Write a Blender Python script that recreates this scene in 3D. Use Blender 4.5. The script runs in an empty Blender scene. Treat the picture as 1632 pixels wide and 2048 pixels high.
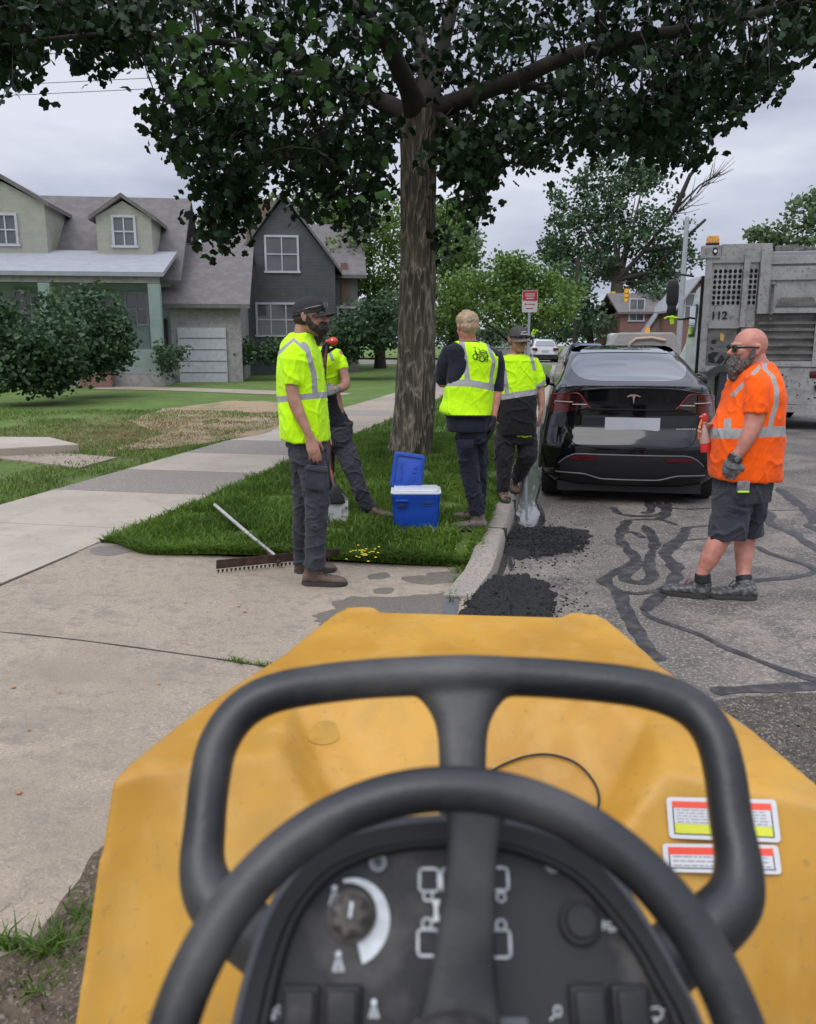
import bpy, bmesh, math, random
import numpy as np
from mathutils import Vector, Matrix, noise

# ------------------------------------------------------------------ camera, world, sun, exposure
SC = bpy.context.scene
F = 1600.0
PITCH = math.atan(334/1600); YAW = math.atan(314/1634.4); CAMH = 1.65
cam_d = bpy.data.cameras.new('camera'); cam = bpy.data.objects.new('camera', cam_d)
SC.collection.objects.link(cam); SC.camera = cam
cam_d.sensor_fit = 'HORIZONTAL'; cam_d.sensor_width = 36; cam_d.lens = 36*F/1632
cam_d.clip_start = .05; cam_d.clip_end = 3000
cam.location = (0, 0, CAMH); cam.rotation_euler = (math.pi/2-PITCH, 0, YAW)
cam_d.dof.use_dof = True; cam_d.dof.focus_distance = 7.0; cam_d.dof.aperture_fstop = 8.0

SUN_EL, SUN_AZ = math.radians(55), math.radians(200)      # high behind the cloud, behind the camera
w = bpy.data.worlds.new('World'); SC.world = w; w.use_nodes = True
nt = w.node_tree; nt.nodes.clear()
out = nt.nodes.new('ShaderNodeOutputWorld'); bg = nt.nodes.new('ShaderNodeBackground')
sky = nt.nodes.new('ShaderNodeTexSky'); sky.sky_type = 'NISHITA'; sky.sun_disc = False
sky.sun_elevation = SUN_EL; sky.sun_rotation = SUN_AZ
tc = nt.nodes.new('ShaderNodeTexCoord'); sep = nt.nodes.new('ShaderNodeSeparateXYZ')
nt.links.new(tc.outputs['Generated'], sep.inputs[0])
mp = nt.nodes.new('ShaderNodeMapping'); mp.inputs['Scale'].default_value = (1.2, 1.2, 4.0)
nt.links.new(tc.outputs['Generated'], mp.inputs[0])
nz = nt.nodes.new('ShaderNodeTexNoise'); nz.inputs['Scale'].default_value = 2.2; nz.inputs['Detail'].default_value = 6; nz.inputs['Roughness'].default_value = .5
nt.links.new(mp.outputs[0], nz.inputs['Vector'])
cr = nt.nodes.new('ShaderNodeValToRGB')
cr.color_ramp.elements[0].position = .38; cr.color_ramp.elements[0].color = (6.1, 6.6, 8.2, 1)
cr.color_ramp.elements[1].position = .62; cr.color_ramp.elements[1].color = (11.0, 11.3, 12.7, 1)
nt.links.new(nz.outputs['Fac'], cr.inputs[0])
zr = nt.nodes.new('ShaderNodeValToRGB')                    # overcast sky: the zenith is brighter than the horizon
e = zr.color_ramp.elements; e[0].position = 0; e[0].color = (.86,.86,.86,1); e[1].position = 1; e[1].color = (2.6,2.6,2.6,1)
m1 = e.new(.16); m1.color = (.92,.92,.92,1); m2 = e.new(.36); m2.color = (.84,.84,.84,1); m3 = e.new(.55); m3.color = (1.7,1.7,1.7,1)
nt.links.new(sep.outputs['Z'], zr.inputs[0])
mul = nt.nodes.new('ShaderNodeMix'); mul.data_type = 'RGBA'; mul.blend_type = 'MULTIPLY'; mul.inputs[0].default_value = 1
nt.links.new(cr.outputs[0], mul.inputs[6]); nt.links.new(zr.outputs[0], mul.inputs[7])
mix = nt.nodes.new('ShaderNodeMix'); mix.data_type = 'RGBA'; mix.inputs[0].default_value = .88
nt.links.new(sky.outputs[0], mix.inputs[6]); nt.links.new(mul.outputs[2], mix.inputs[7])
nt.links.new(mix.outputs[2], bg.inputs[0]); bg.inputs[1].default_value = .085
nt.links.new(bg.outputs[0], out.inputs[0])

sd = bpy.data.lights.new('sun', 'SUN'); sd.energy = 1.5; sd.angle = math.radians(40); sd.color = (1, .97, .92)
so = bpy.data.objects.new('sun', sd); SC.collection.objects.link(so)
so.rotation_euler = (math.pi/2-SUN_EL, 0, math.pi-SUN_AZ); so.location = (0, 0, 30)
SC.view_settings.view_transform = 'Standard'; SC.view_settings.look = 'None'; SC.view_settings.gamma = 1
SC.view_settings.exposure = 0.0; SC.view_settings.use_curve_mapping = False

# ------------------------------------------------------------------ geometry helpers
cP, sP, cY, sY = math.cos(PITCH), math.sin(PITCH), math.cos(YAW), math.sin(YAW)
def ray(px, py):
    u = px-816; v = 1024-py
    b = F*cP+v*sP; c = -F*sP+v*cP
    return u*cY-b*sY, u*sY+b*cY, c, b
def G(px, py, z=0.0):                                      # a place on the ground
    r = ray(px, py); t = (z-CAMH)/r[2]; return Vector((r[0]*t, r[1]*t, z))
def D(px, py, d):                                          # a point at a measured distance ahead
    r = ray(px, py); t = d/r[3]; return Vector((r[0]*t, r[1]*t, CAMH+r[2]*t))
def sst(a, b, x):
    t = min(1, max(0, (x-a)/(b-a))); return t*t*(3-2*t)
def rise(y): return .55*sst(22, 55, y)
def roadz(x, y=0):
    c = .018*(x+.43) if x < 4.2 else .018*(8.83-x)
    return max(-.02, c)+rise(y)
def Gr(px, py):
    z = 0.0
    for _ in range(6):
        p = G(px, py, z); z = roadz(p.x, p.y)
    return Vector((p.x, p.y, z))
RIGHT = Vector((cY, sY, 0)); FWD = Vector((-sY, cY, 0)); UP = Vector((0, 0, 1))

COL = SC.collection
def tag(o, label=None, cat=None, group=None, kind=None):
    if label: o['label'] = label
    if cat: o['category'] = cat
    if group: o['group'] = group
    if kind: o['kind'] = kind
    return o
def empty(name, loc, label, cat, group=None, rz=0):
    o = bpy.data.objects.new(name, None); COL.objects.link(o); o.location = loc; o.rotation_euler = (0, 0, rz)
    o.empty_display_size = .2
    return tag(o, label, cat, group)
def link(name, me, mat=None, parent=None, smooth=None):
    if mat is not None:
        for m in (mat if isinstance(mat, (list, tuple)) else [mat]): me.materials.append(m)
    if smooth is not None:
        me.shade_smooth()
        if smooth < 180: me.set_sharp_from_angle(angle=math.radians(smooth))
    o = bpy.data.objects.new(name, me); COL.objects.link(o)
    if parent is not None: o.parent = parent
    return o
class MB:
    def __init__(s): s.v = []; s.f = []; s.m = []; s.cur = 0
    def add(s, vs, fs):
        n = len(s.v); s.v += [tuple(v) for v in vs]; s.f += [tuple(i+n for i in f) for f in fs]; s.m += [s.cur]*len(fs); return s
    def box(s, c, size, rz=0, R=None):
        hx, hy, hz = size[0]/2, size[1]/2, size[2]/2
        P = [Vector((x*hx, y*hy, z*hz)) for x in (-1,1) for y in (-1,1) for z in (-1,1)]
        R = R or Matrix.Rotation(rz, 3, 'Z'); c = Vector(c)
        return s.add([R @ p + c for p in P], [(0,1,3,2),(4,6,7,5),(0,4,5,1),(2,3,7,6),(0,2,6,4),(1,5,7,3)])
    def span(s, a, b):                                     # box between two corners
        a = Vector(a); b = Vector(b); return s.box((a+b)/2, [abs(t) for t in (b-a)])
    def tube(s, pts, rad, n=12, ref=None, cap=True, flat=False):
        pts = [Vector(p) for p in pts]; N = len(pts)
        if not isinstance(rad, (list, tuple)): rad = [rad]*N
        rad = [(r, r) if not isinstance(r, (list, tuple)) else r for r in rad]
        T = []
        for i in range(N):
            t = (pts[min(i+1, N-1)]-pts[max(i-1, 0)])
            T.append(t.normalized() if t.length > 1e-9 else Vector((0,0,1)))
        a = Vector(ref) if ref is not None else (Vector((1,0,0)) if abs(T[0].x) < .8 else Vector((0,1,0)))
        rings = []
        def ring(c, t, ra, rb):
            nonlocal a
            a = (a - t*a.dot(t))
            if a.length < 1e-6: a = t.orthogonal()
            a.normalize(); b = t.cross(a)
            return [c+a*(ra*math.cos(q))+b*(rb*math.sin(q)) for q in [2*math.pi*k/n for k in range(n)]]
        if cap and not flat:
            ra, rb = rad[0]; r = min(ra, rb)
            for q in (78, 50, 24): 
                q = math.radians(q); rings.append(ring(pts[0]-T[0]*r*math.sin(q), T[0], ra*math.cos(q), rb*math.cos(q)))
        for i in range(N): rings.append(ring(pts[i], T[i], *rad[i]))
        if cap and not flat:
            ra, rb = rad[-1]; r = min(ra, rb)
            for q in (24, 50, 78):
                q = math.radians(q); rings.append(ring(pts[-1]+T[-1]*r*math.sin(q), T[-1], ra*math.cos(q), rb*math.cos(q)))
        return s.loft(rings, cap)
    def loft(s, rings, cap=True, closed=True):
        n = len(rings[0]); vs = [v for r in rings for v in r]; fs = []
        for i in range(len(rings)-1):
            for k in range(n if closed else n-1):
                k2 = (k+1) % n; fs.append((i*n+k, i*n+k2, (i+1)*n+k2, (i+1)*n+k))
        if cap and closed: fs.append(tuple(range(n-1, -1, -1))); fs.append(tuple((len(rings)-1)*n+k for k in range(n)))
        return s.add(vs, fs)
    def ell(s, c, r, R=None, nu=16, nv=10):
        c = Vector(c); r = (r, r, r) if not isinstance(r, (list, tuple)) else r; rings = []
        for j in range(1, nv):
            q = math.pi*j/nv; ring = []
            for k in range(nu):
                p = 2*math.pi*k/nu; v = Vector((r[0]*math.sin(q)*math.cos(p), r[1]*math.sin(q)*math.sin(p), -r[2]*math.cos(q)))
                ring.append(c+(R @ v if R else v))
            rings.append(ring)
        return s.loft(rings)
    def prism(s, poly, z0, z1, M=None):                    # poly in xy, extruded; M maps to place
        n = len(poly); vs = [Vector((p[0], p[1], z0)) for p in poly]+[Vector((p[0], p[1], z1)) for p in poly]
        if M is not None: vs = [M @ v for v in vs]
        fs = [tuple(range(n-1, -1, -1)), tuple(range(n, 2*n))]+[(k, (k+1) % n, n+(k+1) % n, n+k) for k in range(n)]
        return s.add(vs, fs)
    def grid(s, nx, ny, fn):
        vs = [fn(i/nx, j/ny) for j in range(ny+1) for i in range(nx+1)]
        return s.add(vs, [(j*(nx+1)+i, j*(nx+1)+i+1, (j+1)*(nx+1)+i+1, (j+1)*(nx+1)+i) for j in range(ny) for i in range(nx)])
    def mesh(s, name='mesh', off=None):
        me = bpy.data.meshes.new(name)
        vs = s.v if off is None else [(v[0]-off[0], v[1]-off[1], v[2]-off[2]) for v in s.v]
        me.from_pydata(vs, [], s.f); me.update()
        if any(s.m): me.polygons.foreach_set('material_index', s.m)
        return me
    def fixed(s, name='mesh', off=None):
        me = s.mesh(name, off); bm = bmesh.new(); bm.from_mesh(me); bmesh.ops.recalc_face_normals(bm, faces=bm.faces[:]); bm.to_mesh(me); bm.free(); return me
    def build(s, name, mat, parent=None, smooth=35, off=None, bevel=0, seg=2, fix=True):
        if off is None and parent is not None and not s.__dict__.get('local'): off = worldloc(parent)
        me = s.fixed(name, off) if fix else s.mesh(name, off)
        if bevel:
            bm = bmesh.new(); bm.from_mesh(me)
            es = [e for e in bm.edges if len(e.link_faces) == 2 and e.calc_face_angle(0) > math.radians(25)]
            bmesh.ops.bevel(bm, geom=es, offset=bevel, segments=seg, affect='EDGES', profile=.6, clamp_overlap=True)
            bm.to_mesh(me); bm.free()
        return link(name, me, mat, parent, smooth)
def LB():
    m = MB(); m.local = True; return m
def worldloc(o):
    v = Vector((0, 0, 0))
    while o is not None: v += o.location; o = o.parent
    return v
def fast_mesh(name, V, Fc):                                # numpy arrays: vertices (n,3), faces (m,k)
    me = bpy.data.meshes.new(name); k = Fc.shape[1]
    me.vertices.add(len(V)); me.vertices.foreach_set('co', V.astype(np.float32).ravel())
    me.loops.add(Fc.size); me.loops.foreach_set('vertex_index', Fc.astype(np.int32).ravel())
    me.polygons.add(len(Fc)); me.polygons.foreach_set('loop_start', np.arange(0, Fc.size, k, dtype=np.int32))
    me.update(calc_edges=True); return me
def remesh(mb, voxel, smooth=4, off=None, fac=.5):
    me = mb.fixed('tmp', off); o = bpy.data.objects.new('tmp', me); COL.objects.link(o)
    r = o.modifiers.new('r', 'REMESH'); r.mode = 'VOXEL'; r.voxel_size = voxel
    if smooth: 
        q = o.modifiers.new('s', 'SMOOTH'); q.factor = fac; q.iterations = smooth
    dg = bpy.context.evaluated_depsgraph_get(); dg.update()
    res = bpy.data.meshes.new_from_object(o.evaluated_get(dg)); bpy.data.objects.remove(o); return res
def text_mesh(s, size, ext=.002):
    c = bpy.data.curves.new('t', 'FONT'); c.body = s; c.size = size; c.extrude = ext; c.align_x = 'CENTER'; c.align_y = 'CENTER'
    o = bpy.data.objects.new('t', c); COL.objects.link(o); dg = bpy.context.evaluated_depsgraph_get(); dg.update()
    me = bpy.data.meshes.new_from_object(o.evaluated_get(dg)); bpy.data.objects.remove(o); return me
def add_text(mb, s, size, M, ext=.002, bold=0):
    me = text_mesh(s, size, ext)
    mb.add([M @ v.co for v in me.vertices], [tuple(p.vertices) for p in me.polygons])
    return mb
def frame(o, ex, ey):                                      # 4x4 from origin and two axes
    ex = Vector(ex).normalized(); ey = Vector(ey).normalized(); ez = ex.cross(ey)
    return Matrix(((ex.x, ey.x, ez.x, o[0]), (ex.y, ey.y, ez.y, o[1]), (ex.z, ey.z, ez.z, o[2]), (0, 0, 0, 1)))

# ------------------------------------------------------------------ materials
def nodes(name):
    m = bpy.data.materials.new(name); m.use_nodes = True; n = m.node_tree
    return m, n, n.nodes['Principled BSDF'], n.nodes.new, n.links.new
def mat(name, col, rough=.6, metal=0, var=.12, scale=6, bump=0, bscale=None, spec=.5, col2=None, coat=0, stretch=None, detail=4, thr=None, trans=0, alpha=1, sheen=0, rvar=0):
    m, n, b, N, L = nodes(name)
    t = N('ShaderNodeTexCoord'); src = t.outputs['Object']
    if stretch:
        mp = N('ShaderNodeMapping'); mp.inputs['Scale'].default_value = stretch; L(src, mp.inputs[0]); src = mp.outputs[0]
    z = N('ShaderNodeTexNoise'); z.inputs['Scale'].default_value = scale; z.inputs['Detail'].default_value = detail; L(src, z.inputs['Vector'])
    r = N('ShaderNodeValToRGB'); e = r.color_ramp.elements
    lo, hi = thr or (.3, .7)
    e[0].position = lo; e[1].position = hi
    c2 = col2 or [c*(1+var) for c in col]; c1 = col if col2 else [c*(1-var) for c in col]
    e[0].color = (*c1, 1); e[1].color = (*[min(1, c) for c in c2], 1)
    L(z.outputs['Fac'], r.inputs[0]); L(r.outputs[0], b.inputs['Base Color'])
    b.inputs['Roughness'].default_value = rough; b.inputs['Metallic'].default_value = metal
    b.inputs['Specular IOR Level'].default_value = spec; b.inputs['Coat Weight'].default_value = coat
    b.inputs['Transmission Weight'].default_value = trans; b.inputs['Alpha'].default_value = alpha
    if sheen: b.inputs['Sheen Weight'].default_value = sheen
    if rvar:
        mr = N('ShaderNodeMapRange'); mr.inputs['To Min'].default_value = max(0, rough-rvar); mr.inputs['To Max'].default_value = min(1, rough+rvar)
        L(z.outputs['Fac'], mr.inputs[0]); L(mr.outputs[0], b.inputs['Roughness'])
    if bump:
        z2 = N('ShaderNodeTexNoise'); z2.inputs['Scale'].default_value = bscale or scale*8; z2.inputs['Detail'].default_value = 5; L(src, z2.inputs['Vector'])
        bp = N('ShaderNodeBump'); bp.inputs['Strength'].default_value = 1; bp.inputs['Distance'].default_value = bump
        L(z2.outputs['Fac'], bp.inputs['Height']); L(bp.outputs[0], b.inputs['Normal'])
    return m
def layered(name, base, layers, rough=.85, bump=None, rlayers=()):
    """ground-like material: base colour, then (noise scale, detail, lo, hi, colour, amount, stretch) layers blended over it"""
    m, n, b, N, L = nodes(name)
    t = N('ShaderNodeTexCoord'); cur = None
    for (sc, det, lo, hi, c, amt, st) in layers:
        mp = N('ShaderNodeMapping'); mp.inputs['Scale'].default_value = st or (1, 1, 1); L(t.outputs['Object'], mp.inputs[0])
        z = N('ShaderNodeTexNoise'); z.inputs['Scale'].default_value = sc; z.inputs['Detail'].default_value = det; z.inputs['Roughness'].default_value = .6
        L(mp.outputs[0], z.inputs['Vector'])
        mr = N('ShaderNodeMapRange'); mr.inputs['From Min'].default_value = lo; mr.inputs['From Max'].default_value = hi; mr.inputs['To Max'].default_value = amt
        L(z.outputs['Fac'], mr.inputs[0])
        x = N('ShaderNodeMix'); x.data_type = 'RGBA'; L(mr.outputs[0], x.inputs[0])
        if cur is None: x.inputs[6].default_value = (*base, 1)
        else: L(cur, x.inputs[6])
        x.inputs[7].default_value = (*c, 1); cur = x.outputs[2]
    L(cur, b.inputs['Base Color']); b.inputs['Roughness'].default_value = rough
    if bump:
        prev = None
        for (sc, dist) in bump:
            z = N('ShaderNodeTexNoise'); z.inputs['Scale'].default_value = sc; z.inputs['Detail'].default_value = 6; L(t.outputs['Object'], z.inputs['Vector'])
            bp = N('ShaderNodeBump'); bp.inputs['Distance'].default_value = dist; L(z.outputs['Fac'], bp.inputs['Height'])
            if prev: L(prev, bp.inputs['Normal'])
            prev = bp.outputs[0]
        L(prev, b.inputs['Normal'])
    return m
def leaf_mat(name, c1, c2, trans=.25, rough=.5, scale=.8, c3=None):
    m, n, b, N, L = nodes(name)
    g = N('ShaderNodeNewGeometry'); t = N('ShaderNodeTexCoord')
    z = N('ShaderNodeTexNoise'); z.inputs['Scale'].default_value = scale; z.inputs['Detail'].default_value = 2; L(t.outputs['Object'], z.inputs['Vector'])
    ad = N('ShaderNodeMath'); ad.operation = 'MULTIPLY_ADD'; ad.inputs[1].default_value = .45
    L(g.outputs['Random Per Island'], ad.inputs[0]); 
    mr = N('ShaderNodeMapRange'); mr.inputs['From Min'].default_value = .35; mr.inputs['From Max'].default_value = .7; mr.inputs['To Max'].default_value = .55
    L(z.outputs['Fac'], mr.inputs[0]); L(mr.outputs[0], ad.inputs[2])
    r = N('ShaderNodeValToRGB'); e = r.color_ramp.elements; e[0].color = (*c1, 1); e[1].color = (*c2, 1)
    if c3: q = e.new(.93); q.color = (*c2, 1); e[2].color = (*c3, 1)
    L(ad.outputs[0], r.inputs[0]); L(r.outputs[0], b.inputs['Base Color']); b.inputs['Roughness'].default_value = rough
    b.inputs['Specular IOR Level'].default_value = .15
    tr = N('ShaderNodeBsdfTranslucent'); L(r.outputs[0], tr.inputs[0]); mx = N('ShaderNodeMixShader'); mx.inputs[0].default_value = trans
    L(b.outputs[0], mx.inputs[1]); L(tr.outputs[0], mx.inputs[2]); L(mx.outputs[0], n.nodes['Material Output'].inputs[0])
    return m
RNG = np.random.default_rng(7); random.seed(7)
# ------------------------------------------------------------------ ground, road, pavement
M_ground = layered('earth_and_turf', (.09,.12,.035), [(.3,4,.45,.6,(.13,.16,.05),1,None),(3,5,.5,.62,(.07,.09,.03),.8,None)])
def sheet(name, x0, x1, y0, y1, zf, material, step=1.0, ys=None, kind='structure', hole=None):
    nx = max(1, int((x1-x0)/step)); 
    if ys is None:
        ys = []; y = y0
        while y < y1: ys.append(y); y += step*max(1, abs(y)/25)
        ys.append(y1)
    mb = MB(); xs = [x0+(x1-x0)*i/nx for i in range(nx+1)]
    vs = [(x, y, zf(x, y)) for y in ys for x in xs]
    mb.add(vs, [(j*(nx+1)+i, j*(nx+1)+i+1, (j+1)*(nx+1)+i+1, (j+1)*(nx+1)+i) for j in range(len(ys)-1) for i in range(nx)])
    o = mb.build(name, material, smooth=180, fix=False); return tag(o, kind=kind)
sheet('ground', -900, 900, -60, 1500, lambda x, y: -.09+rise(y), M_ground, 60, ys=[-60, 0]+list(range(20, 62, 2))+[90, 200, 500, 1500])

M_asph = layered('weathered_asphalt', (.135,.117,.10),
    [(1.1,5,.47,.61,(.24,.205,.172),.9,(1,.6,1)), (1.7,6,.49,.60,(.07,.063,.058),.85,None), (22,6,.5,.6,(.09,.085,.08),.6,None), (55,5,.53,.6,(.36,.33,.29),.65,None), (140,4,.55,.62,(.05,.05,.05),.6,None)],
    rough=.8, bump=[(60,.006),(9,.01)])
sheet('road', -.45, 8.9, -6, 46, roadz, M_asph, .35)
sheet('road_beyond', -.45, 8.9, 60, 400, roadz, M_asph, 1.5)
sheet('cross_street', -120, 120, 46, 60, lambda x, y: roadz(8.83, y)+.02, M_asph, 3)

M_conc = layered('pavement_concrete', (.335,.275,.208),
    [(.9,4,.42,.62,(.275,.227,.172),.8,None), (14,5,.5,.62,(.22,.185,.15),.7,None), (70,5,.54,.64,(.46,.40,.335),.55,None), (85,4,.56,.64,(.12,.10,.085),.5,None), (.7,6,.5,.66,(.23,.19,.142),.7,(1,1.6,1)), (2.4,7,.60,.68,(.17,.145,.12),.45,None), (4,6,.6,.68,(.19,.165,.135),.6,(1,2,1))],
    rough=.85, bump=[(110,.0035),(25,.004)])
M_conc2 = layered('rough_aggregate_concrete', (.24,.21,.175),
    [(3,5,.45,.6,(.22,.2,.18),.8,None), (60,5,.5,.6,(.4,.36,.32),.6,None), (90,4,.55,.62,(.11,.1,.09),.8,None)], rough=.9, bump=[(70,.006)])
M_conc3 = layered('pale_smooth_concrete', (.40,.35,.285),
    [(2,5,.45,.6,(.34,.295,.24),.8,None), (60,4,.55,.62,(.48,.43,.36),.5,None), (8,6,.58,.68,(.3,.27,.23),.6,None)], rough=.85, bump=[(90,.002)])
M_dirt = layered('soil', (.12,.088,.058), [(20,6,.45,.6,(.065,.05,.036),.9,None),(60,5,.55,.62,(.26,.22,.17),.7,None)], rough=1, bump=[(30,.02),(90,.01)])
M_joint = mat('joint_dirt', (.05,.045,.035), .95, scale=30, var=.4)

# apron of the driveway: one slab field falling to the gutter
def apz(x, y): return .135-.115*sst(-3.2, -.55, x)
FL0 = G(215, 1110, .13); FL1 = G(948, 1112, .10)           # edge between apron and grass strip
def flare_y(x): return .40*(1-sst(-3.5,-2.9,x))+FL0.y+(FL1.y-FL0.y)*(x-FL0.x)/(FL1.x-FL0.x)
mb = MB(); NX = 46
def apron_pt(u, v):
    x = -3.52+(-.46+3.52)*u; y0, y1 = -3, flare_y(x)+.02
    y = y0+(y1-y0)*v; return (x, y, apz(x, y))
mb.grid(NX, 60, apron_pt)
tag(mb.build('driveway_apron', M_conc, smooth=180, fix=False), kind='structure')
mb = MB()                                                   # skirt under the far end of the apron is not needed: grass rises there
def ribbon(mb, pts, wd, zf, up=.004, closed=False, jit=0, sub=6):
    P = [Vector(p) for p in pts]; Q = []
    for i in range(len(P)-1):                               # Catmull-Rom through the points
        p0, p1, p2, p3 = P[max(i-1, 0)], P[i], P[i+1], P[min(i+2, len(P)-1)]
        for k in range(sub):
            t = k/sub; Q.append(.5*((2*p1)+(p2-p0)*t+(2*p0-5*p1+4*p2-p3)*t*t+(3*p1-p0-3*p2+p3)*t**3))
    Q.append(P[-1]); vs = []; n = len(Q)
    for i, q in enumerate(Q):
        t = (Q[min(i+1, n-1)]-Q[max(i-1, 0)]); t.z = 0
        if t.length < 1e-6: t = Vector((1, 0, 0))
        t.normalize(); s = Vector((-t.y, t.x, 0))
        ww = wd*(1+jit*noise.noise(q*6)) if not callable(wd) else wd(i/(n-1))*(1+jit*noise.noise(q*6))
        ww *= min(1, (min(i, n-1-i)+.6)/2) 
        for k in (-1, -.33, .33, 1):
            p = q+s*(ww*k+ jit*.25*wd0(wd)*noise.noise(q*11+Vector((k, 0, 3)))); vs.append((p.x, p.y, zf(p.x, p.y)+up*(1 if abs(k) < .5 else .55)))
    mb.add(vs, [(4*i+k, 4*i+k+1, 4*i+k+5, 4*i+k+4) for i in range(n-1) for k in range(3)])
    return mb
def wd0(wd): return wd if not callable(wd) else wd(.5)
mb = MB()
ribbon(mb, [G(0,1265,.13), G(150,1278,.12), G(330,1298,.1), G(510,1320,.08), (-.5, 3.55, 0)], .006, apz, jit=.5)
ribbon(mb, [(-3.5, 1.45, 0), G(0,1872,.06), G(120,1920,.05), (-.5, 1.2, 0)], .008, apz, jit=.5)
ribbon(mb, [(-3.515, -2, 0), (-3.51, 2, 0), (-3.505, FL0.y, 0)], .007, apz, up=.005)
tag(mb.build('slab_joint', M_joint, smooth=180, fix=False), kind='structure')
# sidewalk slabs: each a cast slab of its own tone
mats = [M_conc3, M_conc2, M_conc3, M_conc, M_conc2, M_conc3, M_conc2, M_conc]
mb = MB(); ys = [-3, 4.4, 6.0, 7.56, 9.02, 10.62, 12.2, 13.8]
while ys[-1] < 46: ys.append(ys[-1]+1.58*(1 if ys[-1] < 25 else 3))
idx = [3, 0, 0, 1, 0, 1, 0]
for i in range(len(ys)-1):
    mb.cur = idx[i] if i < len(idx) else (2 if i % 3 else 1)
    a, b = ys[i]+.006, ys[i+1]-.006; x0 = -5.30; x1 = -3.527
    mb.add([(x0, a, .14+rise(a)), (x1, a, .14+rise(a)), (x1, b, .14+rise(b)), (x0, b, .14+rise(b)), (x0, a, 0), (x1, a, 0), (x1, b, 0), (x0, b, 0)], [(0,1,2,3),(0,4,5,1),(1,5,6,2),(2,6,7,3),(3,7,4,0)])
tag(mb.build('sidewalk', [M_conc3, M_conc2, M_conc, M_conc], smooth=None, bevel=0), kind='structure')
mb = MB(); mb.span((-5.29, -3, .02), (-3.54, 46, .128)); tag(mb.build('sidewalk_bed', M_joint), kind='structure')

# kerb: a rounded stone running from the apron into the distance
mb = MB(); prof = [(-.63, -.05), (-.63, .125), (-.615, .137), (-.47, .137), (-.445, .12), (-.425, .0), (-.425, -.05)]
stn = [5.0, 5.25, 5.5, 5.75, 6.1, 7, 8.2, 9.6, 12, 16, 22, 30, 38, 45.5]; rings = []
for y in stn:
    k = sst(4.9, 6.3, y)*.92+.08; dx = -.10*(1-sst(4.9, 5.7, y))
    rings.append([Vector((x+dx, y, (z*k+(.03*(1-k)) if z > 0 else z)+rise(y))) for x, z in prof])
mb.loft(rings)
M_kerb = layered('kerb_concrete', (.31,.27,.22), [(3,5,.45,.6,(.27,.245,.215),.8,None),(40,5,.5,.6,(.17,.155,.14),.75,None),(90,4,.55,.62,(.5,.46,.4),.5,None)], rough=.85, bump=[(50,.006),(12,.01)])
kb = mb.build('kerb', M_kerb, smooth=50); tag(kb, kind='structure')
mb = MB()
for y in (6.62, 7.9, 9.4, 11, 12.6): mb.span((-.634, y-.005, .0), (-.421, y+.005, .1395))
tag(mb.build('kerb_joint', M_joint, smooth=None), kind='structure')
mb = MB(); mb.loft([[Vector((x*-1+8.43, y, z+rise(y))) for x, z in prof] for y in (-6, 10, 22, 30, 38, 45.5)]); tag(mb.build('far_kerb', M_kerb, smooth=50), kind='structure')

# lawns
M_lawn = layered('lawn_turf', (.085,.14,.024), [(1.2,5,.45,.6,(.11,.19,.03),.9,None),(12,6,.5,.62,(.05,.09,.018),.7,None),(40,5,.55,.65,(.16,.2,.06),.5,None)], rough=1, bump=[(40,.03)])
def strz(x, y):
    c = -2.05; k = math.exp(-((x-c)/.9)**2-((y-10.4)/1.6)**2)
    return .125+.03*math.sin(math.pi*min(1, max(0, (x+3.5)/2.9)))+.08*k+rise(y)-.09*(1-sst(0, .5, y-flare_y(x)))*sst(-2.8, -.7, x)
mb = MB()
def sp(u, v):
    x = -3.53+(2.92)*u; y0 = flare_y(x); y = y0+(46-y0)*v**2.2; return (x, y, strz(x, y))
mb.grid(24, 70, sp); tag(mb.build('grass_strip', M_lawn, smooth=180, fix=False), kind='structure')
M_dry = layered('dry_turf', (.09,.14,.025), [(.35,3,.42,.55,(.30,.22,.13),.85,(1,1,1)),(9,6,.48,.6,(.1,.13,.04),.6,None),(35,5,.52,.62,(.36,.28,.18),.6,None)], rough=1, bump=[(40,.03)])
def lawnz(x, y): return .135+rise(y)+.012*noise.noise(Vector((x*.4, y*.4, 0)))
sheet('front_lawn', -120, -5.31, 3, 45.8, lawnz, M_lawn, 1.2)
sheet('far_side_lawn', 9.05, 140, -6, 45.8, lambda x, y: .13+rise(y), M_lawn, 4)
sheet('lawn_beyond', -200, -.7, 60.3, 300, lambda x, y: .14+rise(y), M_lawn, 5)
sheet('lawn_beyond', 9.1, 200, 60.3, 300, lambda x, y: .14+rise(y), M_lawn, 5)
# worn, straw-coloured part of the lawn beside the sidewalk, and the pale path behind it
pts = [G(*p, .14) for p in [(205,905),(330,868),(260,842),(330,818),(470,802),(600,806),(572,838),(540,862),(420,888),(330,900)]]
mb = MB(); c = sum(pts, Vector())/len(pts); Q = []
for i in range(len(pts)):
    for k in range(5):
        t = k/5; p = pts[i].lerp(pts[(i+1) % len(pts)], t); Q.append(c+(p-c)*(1+.10*noise.noise(p*1.7)))
rings = [[c+(q-c)*s for q in Q] for s in (1, .8, .55, .3, .1)]
mb.loft([[Vector((p.x, p.y, lawnz(p.x, p.y)+.012)) for p in r] for r in rings], cap=False)
M_straw = layered('straw_turf', (.34,.245,.15), [(1.5,5,.5,.6,(.12,.15,.045),.8,None),(14,6,.5,.6,(.22,.16,.1),.8,None),(50,5,.55,.62,(.5,.4,.28),.6,None)], rough=1, bump=[(40,.03)])
tag(mb.build('worn_lawn', M_straw, smooth=180, fix=False), kind='structure')
mb = MB(); pl = [G(200,776,.15), G(380,780,.15), G(560,786,.15), G(690,790,.15)]
ribbon(mb, pl, .75, lambda x, y: lawnz(x, y)+.012, sub=10)
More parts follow.
